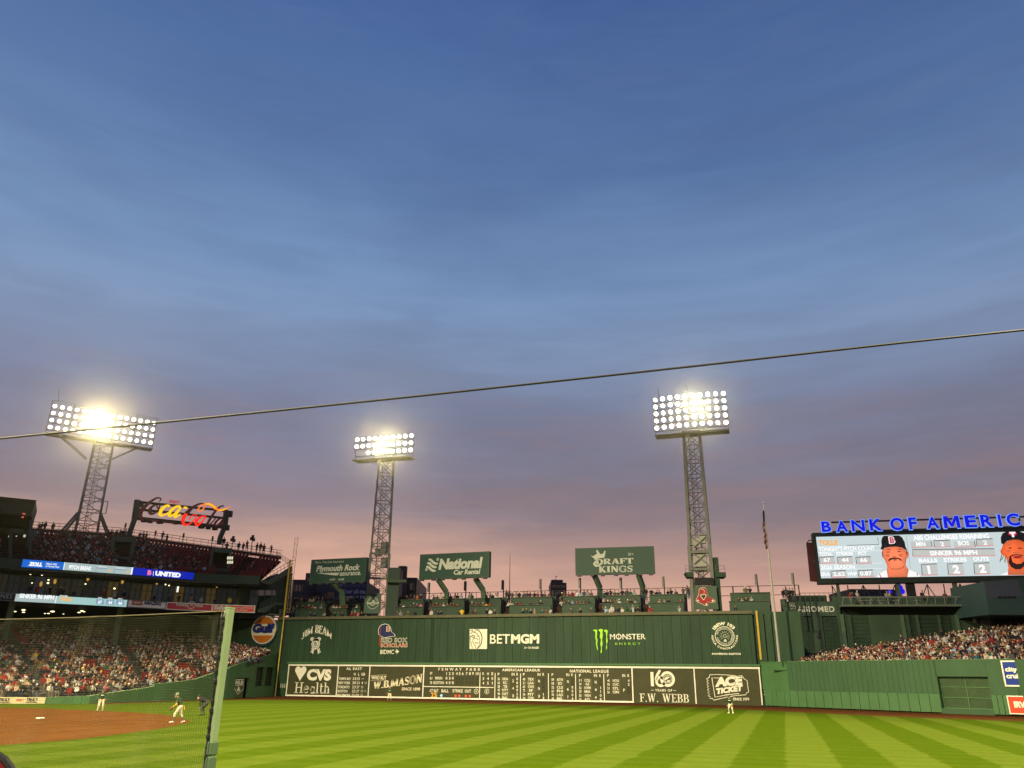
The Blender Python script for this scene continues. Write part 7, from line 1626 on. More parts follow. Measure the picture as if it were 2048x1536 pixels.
def spectator(arms, cap, lean=0.0, turn=0.0, stand=False):
    B = []; h = .40 if stand else 0; pz = .5+h
    ch = (turn*.05, -.13+lean*.12, .80+h); nk = (turn*.06, -.11+lean*.22, 1.0+h); hd = (turn*.08, -.07+lean*.26, 1.16+h)
    B += [((0, -.1, pz), ch, .155, .165, SH), (ch, (nk[0], nk[1], nk[2]-.06), .165, .10, SH), ((-.15, ch[1], .93+h), (.15, ch[1], .93+h), .075, .075, SH), (nk, hd, .05, .06, SK)]
    B += [((hd[0], hd[1]+.01, hd[2]-.045), (hd[0], hd[1], hd[2]+.03), .078, .095, SK), ((hd[0], hd[1]+.10, hd[2]-.01), (hd[0], hd[1]+.11, hd[2]-.03), .018, .02, SK)]
    B += [((hd[0], hd[1]-.03, hd[2]+.03), (hd[0], hd[1]-.005, hd[2]+.065), .1, .102, HA)]
    if cap: B += [((hd[0]-.04, hd[1]+.08, hd[2]+.06), (hd[0]+.04, hd[1]+.16, hd[2]+.045), .03, .022, HA), ((hd[0]+.04, hd[1]+.08, hd[2]+.06), (hd[0]-.04, hd[1]+.16, hd[2]+.045), .03, .022, HA)]
    else: B += [((hd[0], hd[1]-.07, hd[2]+.02), (hd[0], hd[1]-.075, hd[2]-.07), .085, .06, HA)]
    for s in (-1, 1):
        if stand: B += [((s*.09, -.1, .88), (s*.1, -.06, .46), .095, .065, PA), ((s*.1, -.06, .46), (s*.1, -.1, .06), .06, .045, PA), ((s*.1, -.1, .05), (s*.11, .05, .03), .045, .035, PA)]
        else: B += [((s*.09, -.06, .5), (s*.13, .34, .5), .095, .07, PA), ((s*.13, .34, .5), (s*.13, .36, .1), .062, .045, PA), ((s*.13, .34, .05), (s*.14, .48, .03), .045, .035, PA)]
        shd = (s*.2, ch[1], .93+h)
        el, ha = {'lap': ((s*.25, .0, .70+h), (s*.08, .2, .62+h)), 'knee': ((s*.27, .02, .68+h), (s*.16, .28, .6+h)), 'clap': ((s*.25, .06, .74+h), (s*.03, .26, .92+h)),
                  'cross': ((s*.25, .0, .72+h), (-s*.1, .1, .80+h)), 'phone': ((s*.2, .1, .80+h), (s*.05, .22, 1.08+h)), 'down': ((s*.26, -.08, .66+h), (s*.25, .0, .44+h)),
                  'wave': ((s*.34, -.05, 1.05+h), (s*.36, .05, 1.32+h)) if s > 0 else ((s*.25, .0, .70+h), (s*.1, .2, .64+h)), 'pocket': ((s*.3, -.1, .70+h), (s*.2, .02, .54+h))}[arms]
        B += [(shd, el, .06, .05, SH), (el, ha, .047, .036, SH), (ha, tuple(np.array(ha)+np.array((0, .05, .02))), .042, .036, SK)]
    return B
SHIRTS = [('white', 'shirt', (.42, .40, .35)), ('white', 'jersey', (.48, .46, .41)), ('grey', 'hoodie', (.20, .20, .20)), ('pale grey', 'jersey', (.36, .36, .35)), ('black', 'jacket', (.014, .014, .016)), ('dark navy', 'jacket', (.013, .015, .026)),
          ('navy', 'hoodie', (.018, .022, .042)), ('red', 'jersey', (.25, .02, .02)), ('dark red', 'hoodie', (.16, .018, .02)), ('tan', 'jacket', (.33, .25, .15)), ('brown', 'coat', (.10, .06, .035)), ('olive', 'jacket', (.085, .085, .04)),
          ('yellow', 'jersey', (.62, .42, .03)), ('teal', 'jacket', (.03, .10, .11)), ('light blue', 'shirt', (.20, .32, .46)), ('charcoal', 'hoodie', (.05, .05, .055)), ('orange', 'hoodie', (.42, .13, .03)), ('pink', 'jacket', (.52, .15, .20)), ('forest green', 'hoodie', (.025, .075, .035))]
SHW = [8, 7, 5, 4, 22, 11, 7, 5, 6, 6, 9, 6, .8, 1, .6, 16, 1, .3, 2]
HATS = [('dark hair', (.018, .013, .01)), ('brown hair', (.06, .032, .016)), ('blond hair', (.30, .20, .08)), ('grey hair', (.28, .27, .25)), ('navy cap', (.012, .015, .03)), ('white cap', (.66, .64, .58)), ('black cap', (.012, .012, .013)), ('red cap', (.32, .02, .022)), ('tan cap', (.36, .29, .18)), ('yellow cap', (.62, .45, .04))]
HAW = [17, 12, 5, 3, 14, 9, 7, 5, 2, .7]
SKIN = [(.46, .27, .18), (.38, .215, .14), (.22, .115, .07), (.11, .055, .035)]; SKW = [10, 7, 2.5, 1.5]
PANTS = [(.02, .025, .045), (.015, .015, .016), (.06, .075, .11), (.16, .13, .09)]
cl = lambda n, c: mat(n, c, .85, 0, spec=.15)
M_SH = [cl('cloth_%s_%s' % (a.replace(' ', '_'), b), c) for a, b, c in SHIRTS]; M_HA = [cl('headwear_'+a.replace(' ', '_'), c) for a, c in HATS]; M_SK = [cl('skin_%d' % i, c) for i, c in enumerate(SKIN)]; M_PA = [cl('trousers_%d' % i, c) for i, c in enumerate(PANTS)]
ALLM = M_SH+M_SK+M_PA+M_HA; o1, o2, o3 = len(M_SH), len(M_SH)+len(M_SK), len(M_SH)+len(M_SK)+len(M_PA)
TPL = {}
SEATED = [('lap', 0, 0, 0), ('knee', 0, .6, .4), ('clap', 0, .2, -.4), ('cross', 0, -.2, .5), ('phone', 0, .1, 0), ('lap', 1, .3, -.6), ('knee', 1, .9, .2), ('clap', 1, 0, .3), ('cross', 1, 0, -.3), ('wave', 1, 0, .2)]
STANDING = [('down', 0, 0, .3), ('pocket', 1, 0, -.3), ('cross', 1, 0, 0), ('phone', 0, 0, .2), ('down', 1, .1, -.5)]
for i, a in enumerate(SEATED): TPL['s%d' % i] = grow('person', spectator(*a), ALLM[:1]+M_SK[:1]+M_PA[:1]+M_HA[:1], .042, .17)
for i, a in enumerate(STANDING): TPL['t%d' % i] = grow('person', spectator(*a, stand=True), ALLM[:1]+M_SK[:1]+M_PA[:1]+M_HA[:1], .042, .17)
PEOPLE = []            # (template, position, facing, shirt, skin, trousers, hat, place, row, scale)
rnd = random.Random(11)
def wpick(w): return rnd.choices(range(len(w)), w)[0]
SHW_DARK = [1.6, 1.6, 3.5, 1.2, 18, 12, 9, 3, 5, 2, 5, 3, .3, 1, 1, 15, .6, .3, 2]
def add_person(p, fc, place, row, standing=False, shirt=None, hat=None, sc=None, w=None):
    k = ('t%d' % rnd.randrange(len(STANDING))) if standing else 's%d' % rnd.randrange(len(SEATED))
    cap_t = (STANDING if standing else SEATED)[int(k[1:])][1]
    if hat is None:
        hw = [0]*4+HAW[4:] if cap_t else HAW[:4]+[0]*6; hat = wpick(hw)
    a = rnd.uniform(-.45, .45); f = np.array((fc[0]*math.cos(a)-fc[1]*math.sin(a), fc[0]*math.sin(a)+fc[1]*math.cos(a)))
    PEOPLE.append((k, np.array(p), f, wpick(w or SHW) if shirt is None else shirt, wpick(SKW), rnd.randrange(4), hat, place, row, sc or rnd.uniform(.97, 1.12)))
SHW_WARM = [6.5, 4.5, 6, 5, 19, 11, 9, 3.5, 6, 6, 9, 8, 1, 2, .8, 17, 1.3, .5, 3]
# empty red patches of the lower deck, in pixels
EMPTY = [(168, 1316, 196, 1338), (205, 1310, 226, 1322), (132, 1366, 152, 1386), (360, 1322, 400, 1340), (200, 1330, 222, 1352), (30, 1262, 60, 1290), (52, 1329, 66, 1340), (463, 1322, 478, 1332)]
taken = {}
for p, f, t, r in SPOTS_L:
    px, py = project(p+np.array((0, 0, .9)))
    emp = any(a <= px <= c_ and b <= py <= d_ for a, b, c_, d_ in EMPTY)
    if rnd.random() < (.12 if emp else (.84 if r < 16 else .66)):
        add_person(p+np.array((0, 0, rnd.uniform(-.03, .06))), f, 'left field stand', r, w=SHW_WARM if px < 330 else None)
    else: SEATS.append((p, f))
for p, f, t, r in SPOTS_U:
    px, py = project(p+np.array((0, 0, .9)))
    if any(abs(px-x) < w for x, w in ((249, 14), (444, 15), (33, 34))) and py > 1072: continue
    occ = .62 if px < 245 else (.60 if px < 330 else (.16 if px < 430 else .05))
    if px > 330 and r > 6: occ *= .25
    if r > 9: occ *= .75
    if rnd.random() < occ: add_person(p, f, 'roof deck', r, w=SHW_DARK)
    else: SEATS.append((p, f))
# bleachers
NB = 14
for r in range(NB):
    for p, f, t in row_frames(bl_front, bl_back, zf_l, zb_l, NB, r, .52, 0.0):
        if not inview(p, 15): continue
        px, py = project(p)
        if px < 1598+r*2: continue
        if rnd.random() < .95: add_person(p+np.array((0, 0, rnd.uniform(-.03, .05))), f, 'bleachers', r, standing=rnd.random() < .06)
# standing people with something to point at in the bleachers and the stand
def standing_at(px, py, dep, place, row, shirt, hat, feet=None):
    q = at(px, py, dep); q[2] -= 1.62; add_person(q, -FW[:2], place, row, True, shirt, hat)
standing_at(127, 1343.5, 92, 'left field stand', 40, 0, 6); standing_at(43, 1286, 104, 'left field stand', 40, 4, 0); standing_at(2004, 1293, 96, 'bleachers', 40, 7, 0); standing_at(2018, 1266, 101, 'bleachers', 40, 1, 5); standing_at(1947, 1303, 94, 'bleachers', 40, 12, 1)
# top of the tall wall: front row, counter row, upper row
for i, (a, b) in enumerate(SECT):
    dens = [.75, .8, .7, .75, .6, .55, .6, .85, .35, .4][i]
    for row, (yy, zz, pl) in enumerate(((95.9, 10.9, TP[0]), (98.6, Z1-.62, TP[2]), (100.6, Z2-.42, TP[3]))):
        u0, u1 = pl.uv(a-3, 1212)[0], pl.uv(b+1, 1212)[0]; n = int((u1-u0)/.56)
        for j in range(n):
            d_ = min(.97, dens*(.85 if row == 0 else (1.2 if row == 1 else 1.6))); 
            if i == 9 and row == 2: d_ = .3
            if rnd.random() < d_:
                st = row == 2 and rnd.random() < .55
                add_person((u0+.28+j*.56+rnd.uniform(-.08, .08), yy, zz-(.3 if st else 0)-(.05 if row == 0 else 0)), np.array((rnd.uniform(-.2, .2), -1.)), 'wall top seats', row, st, w=None if row < 2 else SHW_DARK)
for px, sh, ha in ((859, 0, 4), (921, 12, 0), (1264, 3, 3), (1222, 3, 0)): q = TP[0].uv(px, 1215); add_person((q[0], 95.6, 10.62), (0, -1.), 'wall top seats', 0, True, sh, ha)
for px in (1285.5, 1291, 1374, 1379, 1383, 1366, 1010, 1016): q = TP[3].uv(px, 1190); add_person((q[0], 101.6, Z2-.75+.35), (0, -1.), 'wall top seats', 3, True, rnd.choice((4, 5, 15)), rnd.choice((0, 6)))
# roof deck back rail silhouettes
for px, py in ((78, 1052), (83, 1050), (90, 1050), (106, 1052), (217, 1066), (222, 1066), (225, 1065), (233, 1065), (240, 1066), (245, 1065), (250, 1066), (279, 1070), (286, 1070), (292, 1070), (325, 1068), (334, 1074), (448, 1080), (454, 1090)):
    q = at(px, py, 131.5); q[2] -= 1.2; add_person(q, -FW[:2], 'roof deck back rail', 20, True, rnd.choice((4, 5, 15, 10)), rnd.choice((0, 6, 1)))
for px, py in ((478, 1085), (487, 1086), (495, 1084), (514, 1088), (521, 1088), (528, 1091), (543, 1091)):
    q = at(px, py, 133.5); q[2] -= 1.55; add_person(q, -FW[:2], 'roof deck end rail', 21, True, rnd.choice((4, 5, 15, 8)), rnd.choice((0, 6, 1)))
# terrace on the green building
for px, py, st, sh, ha in ((1714.5, 1182.5, 1, 0, 5), (1773, 1186, 0, 2, 0), (1778, 1185, 0, 9, 1), (1843, 1184, 0, 4, 0), (1889, 1186, 0, 10, 0), (1585, 1180, 1, 4, 6), (1566, 1180, 1, 4, 0), (1572, 1183, 1, 15, 1), (1579, 1183, 1, 5, 0), (1700, 1187, 0, 7, 0), (1704, 1187, 0, 15, 1), (1922, 1200, 0, 4, 0), (1936, 1200, 0, 5, 0)):
    dp = 114.5 if px > 1690 else 113.5; q = at(px, py, dp); q[2] = max(q[2]-(1.56 if st else 1.16), wR if px > 1690 else ztop); add_person(q, -FW[:2], 'building terrace', 22, bool(st), sh, ha)
# club level guests
for px, py in ((61, 1170), (101, 1172), (129, 1168), (174, 1178), (208, 1180), (231, 1178), (340, 1184), (358, 1190), (382, 1192), (404, 1192), (120, 1180), (150, 1172), (250, 1176), (75, 1172), (310, 1182), (460, 1196), (430, 1194)):
    q = fpt(px, interp(px, FASC_PX)+2.0, 0); zq = at(px, py, depth_of(q))[2]-1.5; q2 = at(px, py, interp(px, FASC_PX)+2.0); add_person((q2[0], q2[1], Z_LO-.35+rnd.uniform(-.2, .1)), -FW[:2], 'club balcony', 23, True)
def visible_size(P_):
    k, p, f, *_ = P_; d = depth_of(p); return (1.0 if k[0] == 's' else 1.25)/d*(1.0 if P_[7] != 'club balcony' else .5)*(1.06 if P_[7] in ('wall top seats', 'building terrace', 'roof deck end rail') else 1)
def front_bonus(P_):
    return visible_size(P_)*(1.12 if P_[8] in (0, 1) or P_[8] >= 20 else 1)
PEOPLE = [P_ for P_ in PEOPLE if inview(P_[1]+np.array((0, 0, 1.)), 6)]
order = sorted(range(len(PEOPLE)), key=lambda i: -front_bonus(PEOPLE[i]))
singles = set(order[:285])
ORD = ['first', 'second', 'third', 'fourth', 'fifth', 'sixth', 'seventh', 'eighth', 'ninth', 'tenth', 'eleventh', 'twelfth', 'thirteenth', 'fourteenth', 'fifteenth', 'sixteenth', 'seventeenth', 'eighteenth', 'nineteenth']
def ordinal(n):
    if n <= 19: return ORD[n-1]
    t = ['', '', 'twenty', 'thirty', 'forty', 'fifty', 'sixty', 'seventy', 'eighty', 'ninety'][min(n//10, 9)]
    return {'twenty': 'twentieth', 'thirty': 'thirtieth', 'forty': 'fortieth', 'fifty': 'fiftieth', 'sixty': 'sixtieth', 'seventy': 'seventieth', 'eighty': 'eightieth', 'ninety': 'ninetieth'}[t] if n % 10 == 0 else t+'-'+ORD[n % 10-1]
rank = {}
byrow = {}
for i, P_ in enumerate(PEOPLE): byrow.setdefault((P_[7], P_[8]), []).append((project(P_[1])[0], i))
for k, L in byrow.items():
    for n, (_, i) in enumerate(sorted(L)): rank[i] = n+1
ROWN = {40: 'standing in', 20: 'at', 21: 'at', 22: 'on', 23: 'on', 3: None}
mass_items = {}
for i, P_ in enumerate(PEOPLE):
    k, p, f, sh, sk, pa, ha, place, row, sc = P_
    f = f/np.linalg.norm(f); mw = frame_mat(p, np.array((f[1], -f[0], 0.))*sc, np.array((f[0], f[1], 0.))*sc, np.array((0, 0, 1.))*sc)
    if i in singles:
        o = bpy.data.objects.new('person', TPL[k]); COL.objects.link(o); o.matrix_world = mw
        for s, m in zip(o.material_slots, (M_SH[sh], M_SK[sk], M_PA[pa], M_HA[ha])): s.link = 'OBJECT'; s.material = m
        st_ = {'left field stand': 'left stand', 'wall top seats': 'wall top', 'roof deck back rail': 'roof deck rail', 'roof deck end rail': 'deck end rail'}.get(place, place)
        if row >= 20: where = '%s the %s' % (ROWN[row], st_)
        elif place == 'wall top seats': where = '%s tier of %s' % (('lowest', 'middle', 'upper', 'back')[row], st_)
        else: where = '%s row of %s' % (ordinal(row+1), st_)
        tag(o, 'spectator in %s %s with %s, %s, %s from left' % (SHIRTS[sh][0], SHIRTS[sh][1], HATS[ha][0], where, ordinal(rank[i])), 'person', 'spectators watching from the stands')
    else: mass_items.setdefault(k, []).append((mw, (sh, o1+sk, o2+pa, o3+ha)))
# all the remaining spectators as one crowd
Vs, Fs, Ms, off_ = [], [], [], 0
for k, items in mass_items.items():
    me = TPL[k]; V = np.zeros(len(me.vertices)*3); me.vertices.foreach_get('co', V); V = np.c_[V.reshape(-1, 3), np.ones(len(me.vertices))]
    Fc = [tuple(p.vertices) for p in me.polygons]; mi = np.array([p.material_index for p in me.polygons])
    for mw, tab in items:
        A = np.array(mw); Vs.append((V @ A.T)[:, :3]); Fs.append((Fc, off_)); Ms.append(np.array(tab)[mi]); off_ += len(V)
V = np.concatenate(Vs); me = bpy.data.meshes.new('crowd'); me.vertices.add(len(V)); me.vertices.foreach_set('co', V.ravel().astype(np.float32))
LI = np.concatenate([np.concatenate([np.array(f) for f in Fc])+o_ for Fc, o_ in Fs]); LT = np.concatenate([np.array([len(f) for f in Fc]) for Fc, _ in Fs])
me.loops.add(len(LI)); me.loops.foreach_set('vertex_index', LI.astype(np.int32)); me.polygons.add(len(LT)); me.polygons.foreach_set('loop_start', np.concatenate([[0], np.cumsum(LT)[:-1]]).astype(np.int32)); me.polygons.foreach_set('loop_total', LT.astype(np.int32))
for m in ALLM: me.materials.append(m)
me.polygons.foreach_set('material_index', np.concatenate(Ms).astype(np.int32)); me.polygons.foreach_set('use_smooth', [True]*len(LT)); me.update(calc_edges=True)
o = bpy.data.objects.new('crowd', me); COL.objects.link(o); o['kind'] = 'stuff'; tag(o, 'remaining spectators filling the stands behind the nearest rows', 'crowd')
# seats: the ones that show largest are parts, the rest one joined part
SEATS = [(p, f) for p, f in SEATS if inview(p, 4)]
SEATS.sort(key=lambda s: depth_of(s[0])+(0 if s[0][2] < 14 else 14))
for p, f in SEATS[:290]: share('seat', seat_me, stand, seat_matrix(p, f))
mass('seat_rows', [(seat_matrix(p, f), 0) for p, f in SEATS[290:]], SEATV, SEATF, [SEAT_RED], stand)
print('people', len(PEOPLE), 'seats', len(SEATS))

# ------------------------------------------------------------------ players and umpire on the field
UNI = mat('uniform_dark_green', (.030, .060, .030), .85, .1, 8, spec=.15); UNIL = mat('uniform_light_green', (.16, .25, .13), .8, .05, 8); PANTW = mat('uniform_cream', (.60, .54, .38), .85, .06, 8, spec=.15)
SLY = mat('sleeve_yellow', (.60, .40, .04), .8, .05, 8); SOCK = mat('sock_green', (.06, .10, .055), .85, 0); SHOE = mat('shoe_white', (.66, .60, .44), .6, .05, 8); SHOEB = mat('shoe_black', (.012, .012, .012), .5, 0)
SKP = mat('skin_player', (.36, .20, .13), .6, 0); GLOVE = mat('glove_leather', (.14, .05, .018), .6, .1, 8); JKT = mat('umpire_jacket', (.012, .012, .013), .8, 0); TRS = mat('umpire_trousers', (.045, .047, .045), .85, 0)
def body(hips, chest, neck, head, knees, ankles, elbows, hands, nose, m_=dict(), foot=None):
    """joints -> bones; material slots: 0 jersey 1 skin 2 trousers 3 socks 4 shoes 5 sleeves"""
    v = lambda p: np.array(p, float); hips, chest, neck, head, nose = map(v, (hips, chest, neck, head, nose)); B = []
    B += [(hips, (hips+chest)/2, .15, .15, 0), ((hips+chest)/2, chest, .15, .17, 0), (chest, neck-(neck-chest)*.2, .165, .09, 0), (hips, hips-np.array((0, 0, .04)), .155, .15, 2)]
    B += [(neck-(head-neck)*.2, head, .06, .06, 1), (head-np.array((0, 0, .05)), head+np.array((0, 0, .03)), .078, .1, 1), (head+nose*.095, head+nose*.115-np.array((0, 0, .025)), .016, .02, 1), (head+nose*.07-np.array((0, 0, .09)), head+nose*.08-np.array((0, 0, .1)), .04, .035, 1)]
    sx = np.array((1., 0, 0))
    for i, s in ((0, -1), (1, 1)):
        hp = hips+sx*s*.1-np.array((0, 0, .05)); k, a_ = v(knees[i]), v(ankles[i]); ft = a_+(v(foot[i]) if foot else np.array((s*.03, .2, 0))); ft[2] = .035
        B += [(hp, k, .115, .075, 2), (k, k+(a_-k)*m_.get('pant', .35), .075, .062, 2), (k+(a_-k)*m_.get('pant', .35), a_, .058, .042, 3), (a_-np.array((0, 0, .03)), ft, .05, .042, 4)]
        sh = chest+(neck-chest)*.55+sx*s*.19; e, h = v(elbows[i]), v(hands[i])
        B += [(chest+(neck-chest)*.5, sh, .09, .075, 0), (sh, sh+(e-sh)*.7, .068, .058, 0), (sh+(e-sh)*.7, e, .05, .047, 5), (e, h, .047, .034, 5)]
        d = (h-e)/np.linalg.norm(h-e); B += [(h, h+d*.07, .034, .036, 1)]
        for q in range(4): B += [(h+d*.07+sx*(q-1.5)*.02, h+d*(.105+.012*(1-abs(q-1.3)/2))+sx*(q-1.5)*.021+nose*.012, .011, .009, 1)]
        B += [(h+d*.03+sx*-s*.03, h+d*.075+sx*-s*.055, .012, .010, 1)]
        B += [(head+sx*s*.1-np.array((0, 0, .02)), head+sx*s*.105+np.array((0, 0, .02)), .02, .02, 1)]
    return B
def player(label, px, py, face, bones, mats, head, nose, capm, extras, pant=.35, scale=1.0):
    g_ = ground(px, py); f = np.array(face, float); f /= np.linalg.norm(f)
    t = thing('person', label, 'person', g_)
    M3 = frame_mat((0, 0, 0), np.array((f[1], -f[0], 0.))*scale, np.array((f[0], f[1], 0.))*scale, np.array((0, 0, 1.))*scale)
    me = grow('body', bones, mats, .0125, .35); me.transform(M3)
    o = bpy.data.objects.new('body', me); COL.objects.link(o); o.parent = t; BASE[o.name] = BASE[t.name]
    head = np.array(head, float); nose = np.array(nose, float); up = np.array((0, 0, 1.))
    def piece(name, bl, m_, vox=.012):
        me2 = grow(name, [(*b_, 0) for b_ in bl], [m_], vox, .4); me2.transform(M3); q = bpy.data.objects.new(name, me2); COL.objects.link(q); q.parent = t
    piece('cap', [(head+up*.045-nose*.015, head+up*.075-nose*.005, .108, .098)]+[(head+nose*.09+up*.065+np.array((x, 0, 0)), head+nose*.185+up*.04+np.array((x*.7, 0, 0)), .018, .012) for x in (-.05, 0, .05)], capm)
    piece('hair', [(head-nose*.035-up*.01, head-nose*.04-up*.06, .085, .06)], M_HA[0])
    for s in (-1, 1):
        m = MB(); m.ball(head+nose*.092+np.array((s*.035, 0, .012)), .011, 6); me3 = m.mesh('eye'); me3.transform(M3); me3.materials.append(BLACK); q = bpy.data.objects.new('eye', me3); COL.objects.link(q); q.parent = t
    for name, bl, m_ in extras: piece(name, bl, m_)
    return t
A6 = [UNI, SKP, PANTW, SOCK, SHOE, SLY]
n_ = (0, .97, -.24)
player('baseball fielder in dark green jersey with yellow sleeves stepping forward on the infield dirt', 355, 1445.8, (-.88, -.46),
       body((0, -.03, .95), (0, .10, 1.27), (0, .19, 1.46), (0, .26, 1.60), [(-.13, .20, .53), (.13, -.10, .50)], [(-.12, .24, .1), (.13, -.36, .12)], [(-.29, .16, 1.08), (.29, .10, 1.06)], [(-.12, .40, .90), (.12, .38, .96)], n_, foot=[(-.02, .21, 0), (.03, .17, 0)]), A6, (0, .26, 1.60), n_, UNIL,
       [('glove', [((-.13, .42, .86), (-.10, .50, .80), .075, .085), ((-.06, .44, .88), (-.02, .5, .84), .05, .05)], GLOVE), ('jersey_lettering', [((-.09, .262, 1.24), (.09, .262, 1.24), .022, .022)], CREAM), ('jersey_number', [((.0, .24, 1.13), (.05, .24, 1.10), .025, .025)], CREAM), ('yellow_cloth', [((.13, -.2, .95), (.14, -.26, .78), .04, .05)], SLY), ('undershirt_collar', [((-.05, .2, 1.41), (.05, .2, 1.41), .03, .03)], CREAM)])
player('baseball fielder in dark green jersey and long cream trousers standing near the outfield grass edge', 199.5, 1424.3, (.66, -.75),
       body((0, -.04, .93), (0, .07, 1.25), (0, .12, 1.43), (0, .17, 1.56), [(-.15, .12, .5), (.14, .05, .5)], [(-.17, -.02, .1), (.2, -.08, .1)], [(-.32, .10, 1.08), (.31, .1, 1.06)], [(-.24, .34, .93), (.2, .36, .92)], n_), [UNI, SKP, PANTW, PANTW, SHOEB, UNI], (0, .17, 1.56), n_, UNI,
       [('glove', [((-.26, .36, .90), (-.26, .44, .84), .08, .085)], GLOVE), ('jersey_lettering', [((-.10, .225, 1.23), (.10, .225, 1.23), .022, .022)], CREAM)])
player('outfielder in dark green jersey and cream knee trousers standing before the scoreboard', 778.5, 1403.8, (.35, -.94),
       body((0, -.02, .97), (0, .02, 1.29), (0, .05, 1.48), (0, .08, 1.63), [(-.15, .03, .52), (.15, .03, .52)], [(-.19, -.02, .1), (.19, -.02, .1)], [(-.36, -.02, 1.15), (.36, -.02, 1.14)], [(-.19, .12, 1.0), (.24, .14, 1.02)], n_), [UNI, SKP, PANTW, SOCK, SHOEB, UNI], (0, .08, 1.63), n_, UNIL,
       [('glove', [((.26, .16, 1.0), (.30, .2, .9), .08, .085)], GLOVE), ('jersey_lettering', [((-.10, .19, 1.27), (.10, .19, 1.27), .022, .022)], CREAM), ('belt_panel', [((-.11, .14, 1.06), (.11, .14, 1.06), .03, .03)], JKT)], scale=1.0)
player('outfielder leaning forward in cream trousers before the torn ticket panel at right', 1462, 1427.2, (-.2, -.98),
       body((0, -.14, .88), (0, .08, 1.14), (0, .20, 1.29), (0, .30, 1.38), [(-.16, .10, .47), (.16, .02, .49)], [(-.18, -.04, .1), (.2, -.12, .1)], [(-.31, .12, .94), (.31, .1, .92)], [(-.22, .3, .74), (.2, .3, .72)], (0, .99, -.1)), [UNI, SKP, PANTW, PANTW, SHOE, UNI], (0, .30, 1.38), (0, .99, -.1), UNI,
       [('glove', [((-.24, .34, .72), (-.26, .4, .64), .08, .085)], GLOVE), ('jersey_lettering', [((-.10, .255, 1.13), (.10, .255, 1.13), .022, .022)], CREAM)])
player('umpire in black jacket and cap bending with hands on knees on the outfield grass', 403.5, 1431, (-.93, -.37),
       body((0, -.27, .90), (0, .10, 1.10), (0, .27, 1.18), (0, .38, 1.24), [(-.15, .07, .50), (.15, .02, .50)], [(-.16, -.06, .1), (.17, -.12, .1)], [(-.27, .16, .84), (.27, .14, .84)], [(-.16, .17, .57), (.16, .14, .57)], (0, .98, -.2)), [JKT, mat('skin_pale', (.46, .28, .19), .6, 0), TRS, TRS, SHOEB, JKT], (0, .38, 1.24), (0, .98, -.2), BLACK, [])

# ------------------------------------------------------------------ protective net, its post and the cable
POST_D = 14.0
pb_ = at(419, 1536, POST_D); pt_ = at(460, 1217, POST_D)
post = thing('net_post', 'tall pale green square post with dark green padding holding the safety net', 'post', (pt_[0], pt_[1], 0))
PGREEN = mat('post_pale_green', (.155, .215, .115), .5, .08, 2)
n1 = at(0, 1232, 1); top_z = pt_[2]
d0 = ray(0, 1232); q = C+d0*((top_z-C[2])/d0[2]); net_u = (np.array((q[0], q[1], 0))-np.array((pt_[0], pt_[1], 0))); net_len = np.linalg.norm(net_u); net_u /= net_len
net_n = np.array((-net_u[1], net_u[0], 0.)); 
if net_n @ FW > 0: net_n = -net_n
m = MB(); hw = .056
m.box((pt_[0], pt_[1], top_z/2), (hw*1.05, hw*1.05, top_z/2), (net_u, net_n, UP)); sh_ = m.build('shaft', PGREEN, post); bv = sh_.modifiers.new('bevel', 'BEVEL'); bv.width = .006
m = MB(); m.box((pt_[0], pt_[1], top_z+.006), (hw*1.12, hw*1.12, .012), (net_u, net_n, UP)); m.build('cap_plate', PGREEN, post)
pz = at(422, 1483, POST_D)[2]
PADM = mat('post_padding', (.062, .105, .055), .45, .06, 2)
for k, (za, zb) in enumerate(((.02, pz*.5-.32), (pz*.5-.30, pz-.22), (pz-.2, pz))):
    m = MB(); m.box((pt_[0], pt_[1], (za+zb)/2), (hw*1.42, hw*1.42, (zb-za)/2), (net_u, net_n, UP)); p_ = m.build('padding', PADM, post); bv = p_.modifiers.new('bevel', 'BEVEL'); bv.width = .02; bv.segments = 3
m = MB(); m.bar((*(pt_[:2]+net_n[:2]*(hw*1.43)+net_u[:2]*-.02), .1), (*(pt_[:2]+net_n[:2]*(hw*1.43)+net_u[:2]*-.02), pz), .008, .008); m.build('pad_seam', DARK, post)
m = MB(); bx = pt_+net_u*.1-UP*.12; m.box(bx, (.035, .04, .055), (net_u, net_n, UP)); m.tube([bx+UP*.08, bx-UP*.1], .02, 6); m.build('pulley', mat('pale_metal', (.4, .4, .33), .4, .1, 4), post)
# net: strands in both directions with a little sag
TW = mat('net_twine', (.085, .085, .05), .8, 0); LEN = net_len+2.6; STEP = .0435
def netpt(a, z): 
    sag = .05*math.sin(a*1.9+.4)*math.sin(z*1.3)+.028*math.sin(a*4.3+z*2.1)
    dz = -.03*math.sin(a*1.35)*(z/top_z)-.02*math.sin(a*3.1+1)
    return np.array((pt_[0], pt_[1], 0))+net_u*(a+.02*math.sin(z*3+a))+net_n*sag+UP*(z+dz)
NETTOP = lambda a: top_z-.07-.035*math.sin(min(1, a/LEN)*math.pi)
Vn, Fn = [], []
def strand(pts, r):
    k0 = len(Vn); n = len(pts)
    for p in pts:
        Vn.append(p+net_n*r); Vn.append(p-net_n*r*.6+net_u*r*.8+UP*r*.8); Vn.append(p-net_n*r*.6-net_u*r*.8-UP*r*.8)
    for i in range(n-1):
        for k in range(3): Fn.append((k0+i*3+k, k0+i*3+(k+1) % 3, k0+i*3+3+(k+1) % 3, k0+i*3+3+k))
RAD = .0023
a0_ = .16
na = int((LEN-a0_)/STEP); nz = int((top_z-.6)/STEP)
for i in range(na): a = a0_+i*STEP; strand([netpt(a, .55+(NETTOP(a)-.55)*k/16) for k in range(17)], RAD)
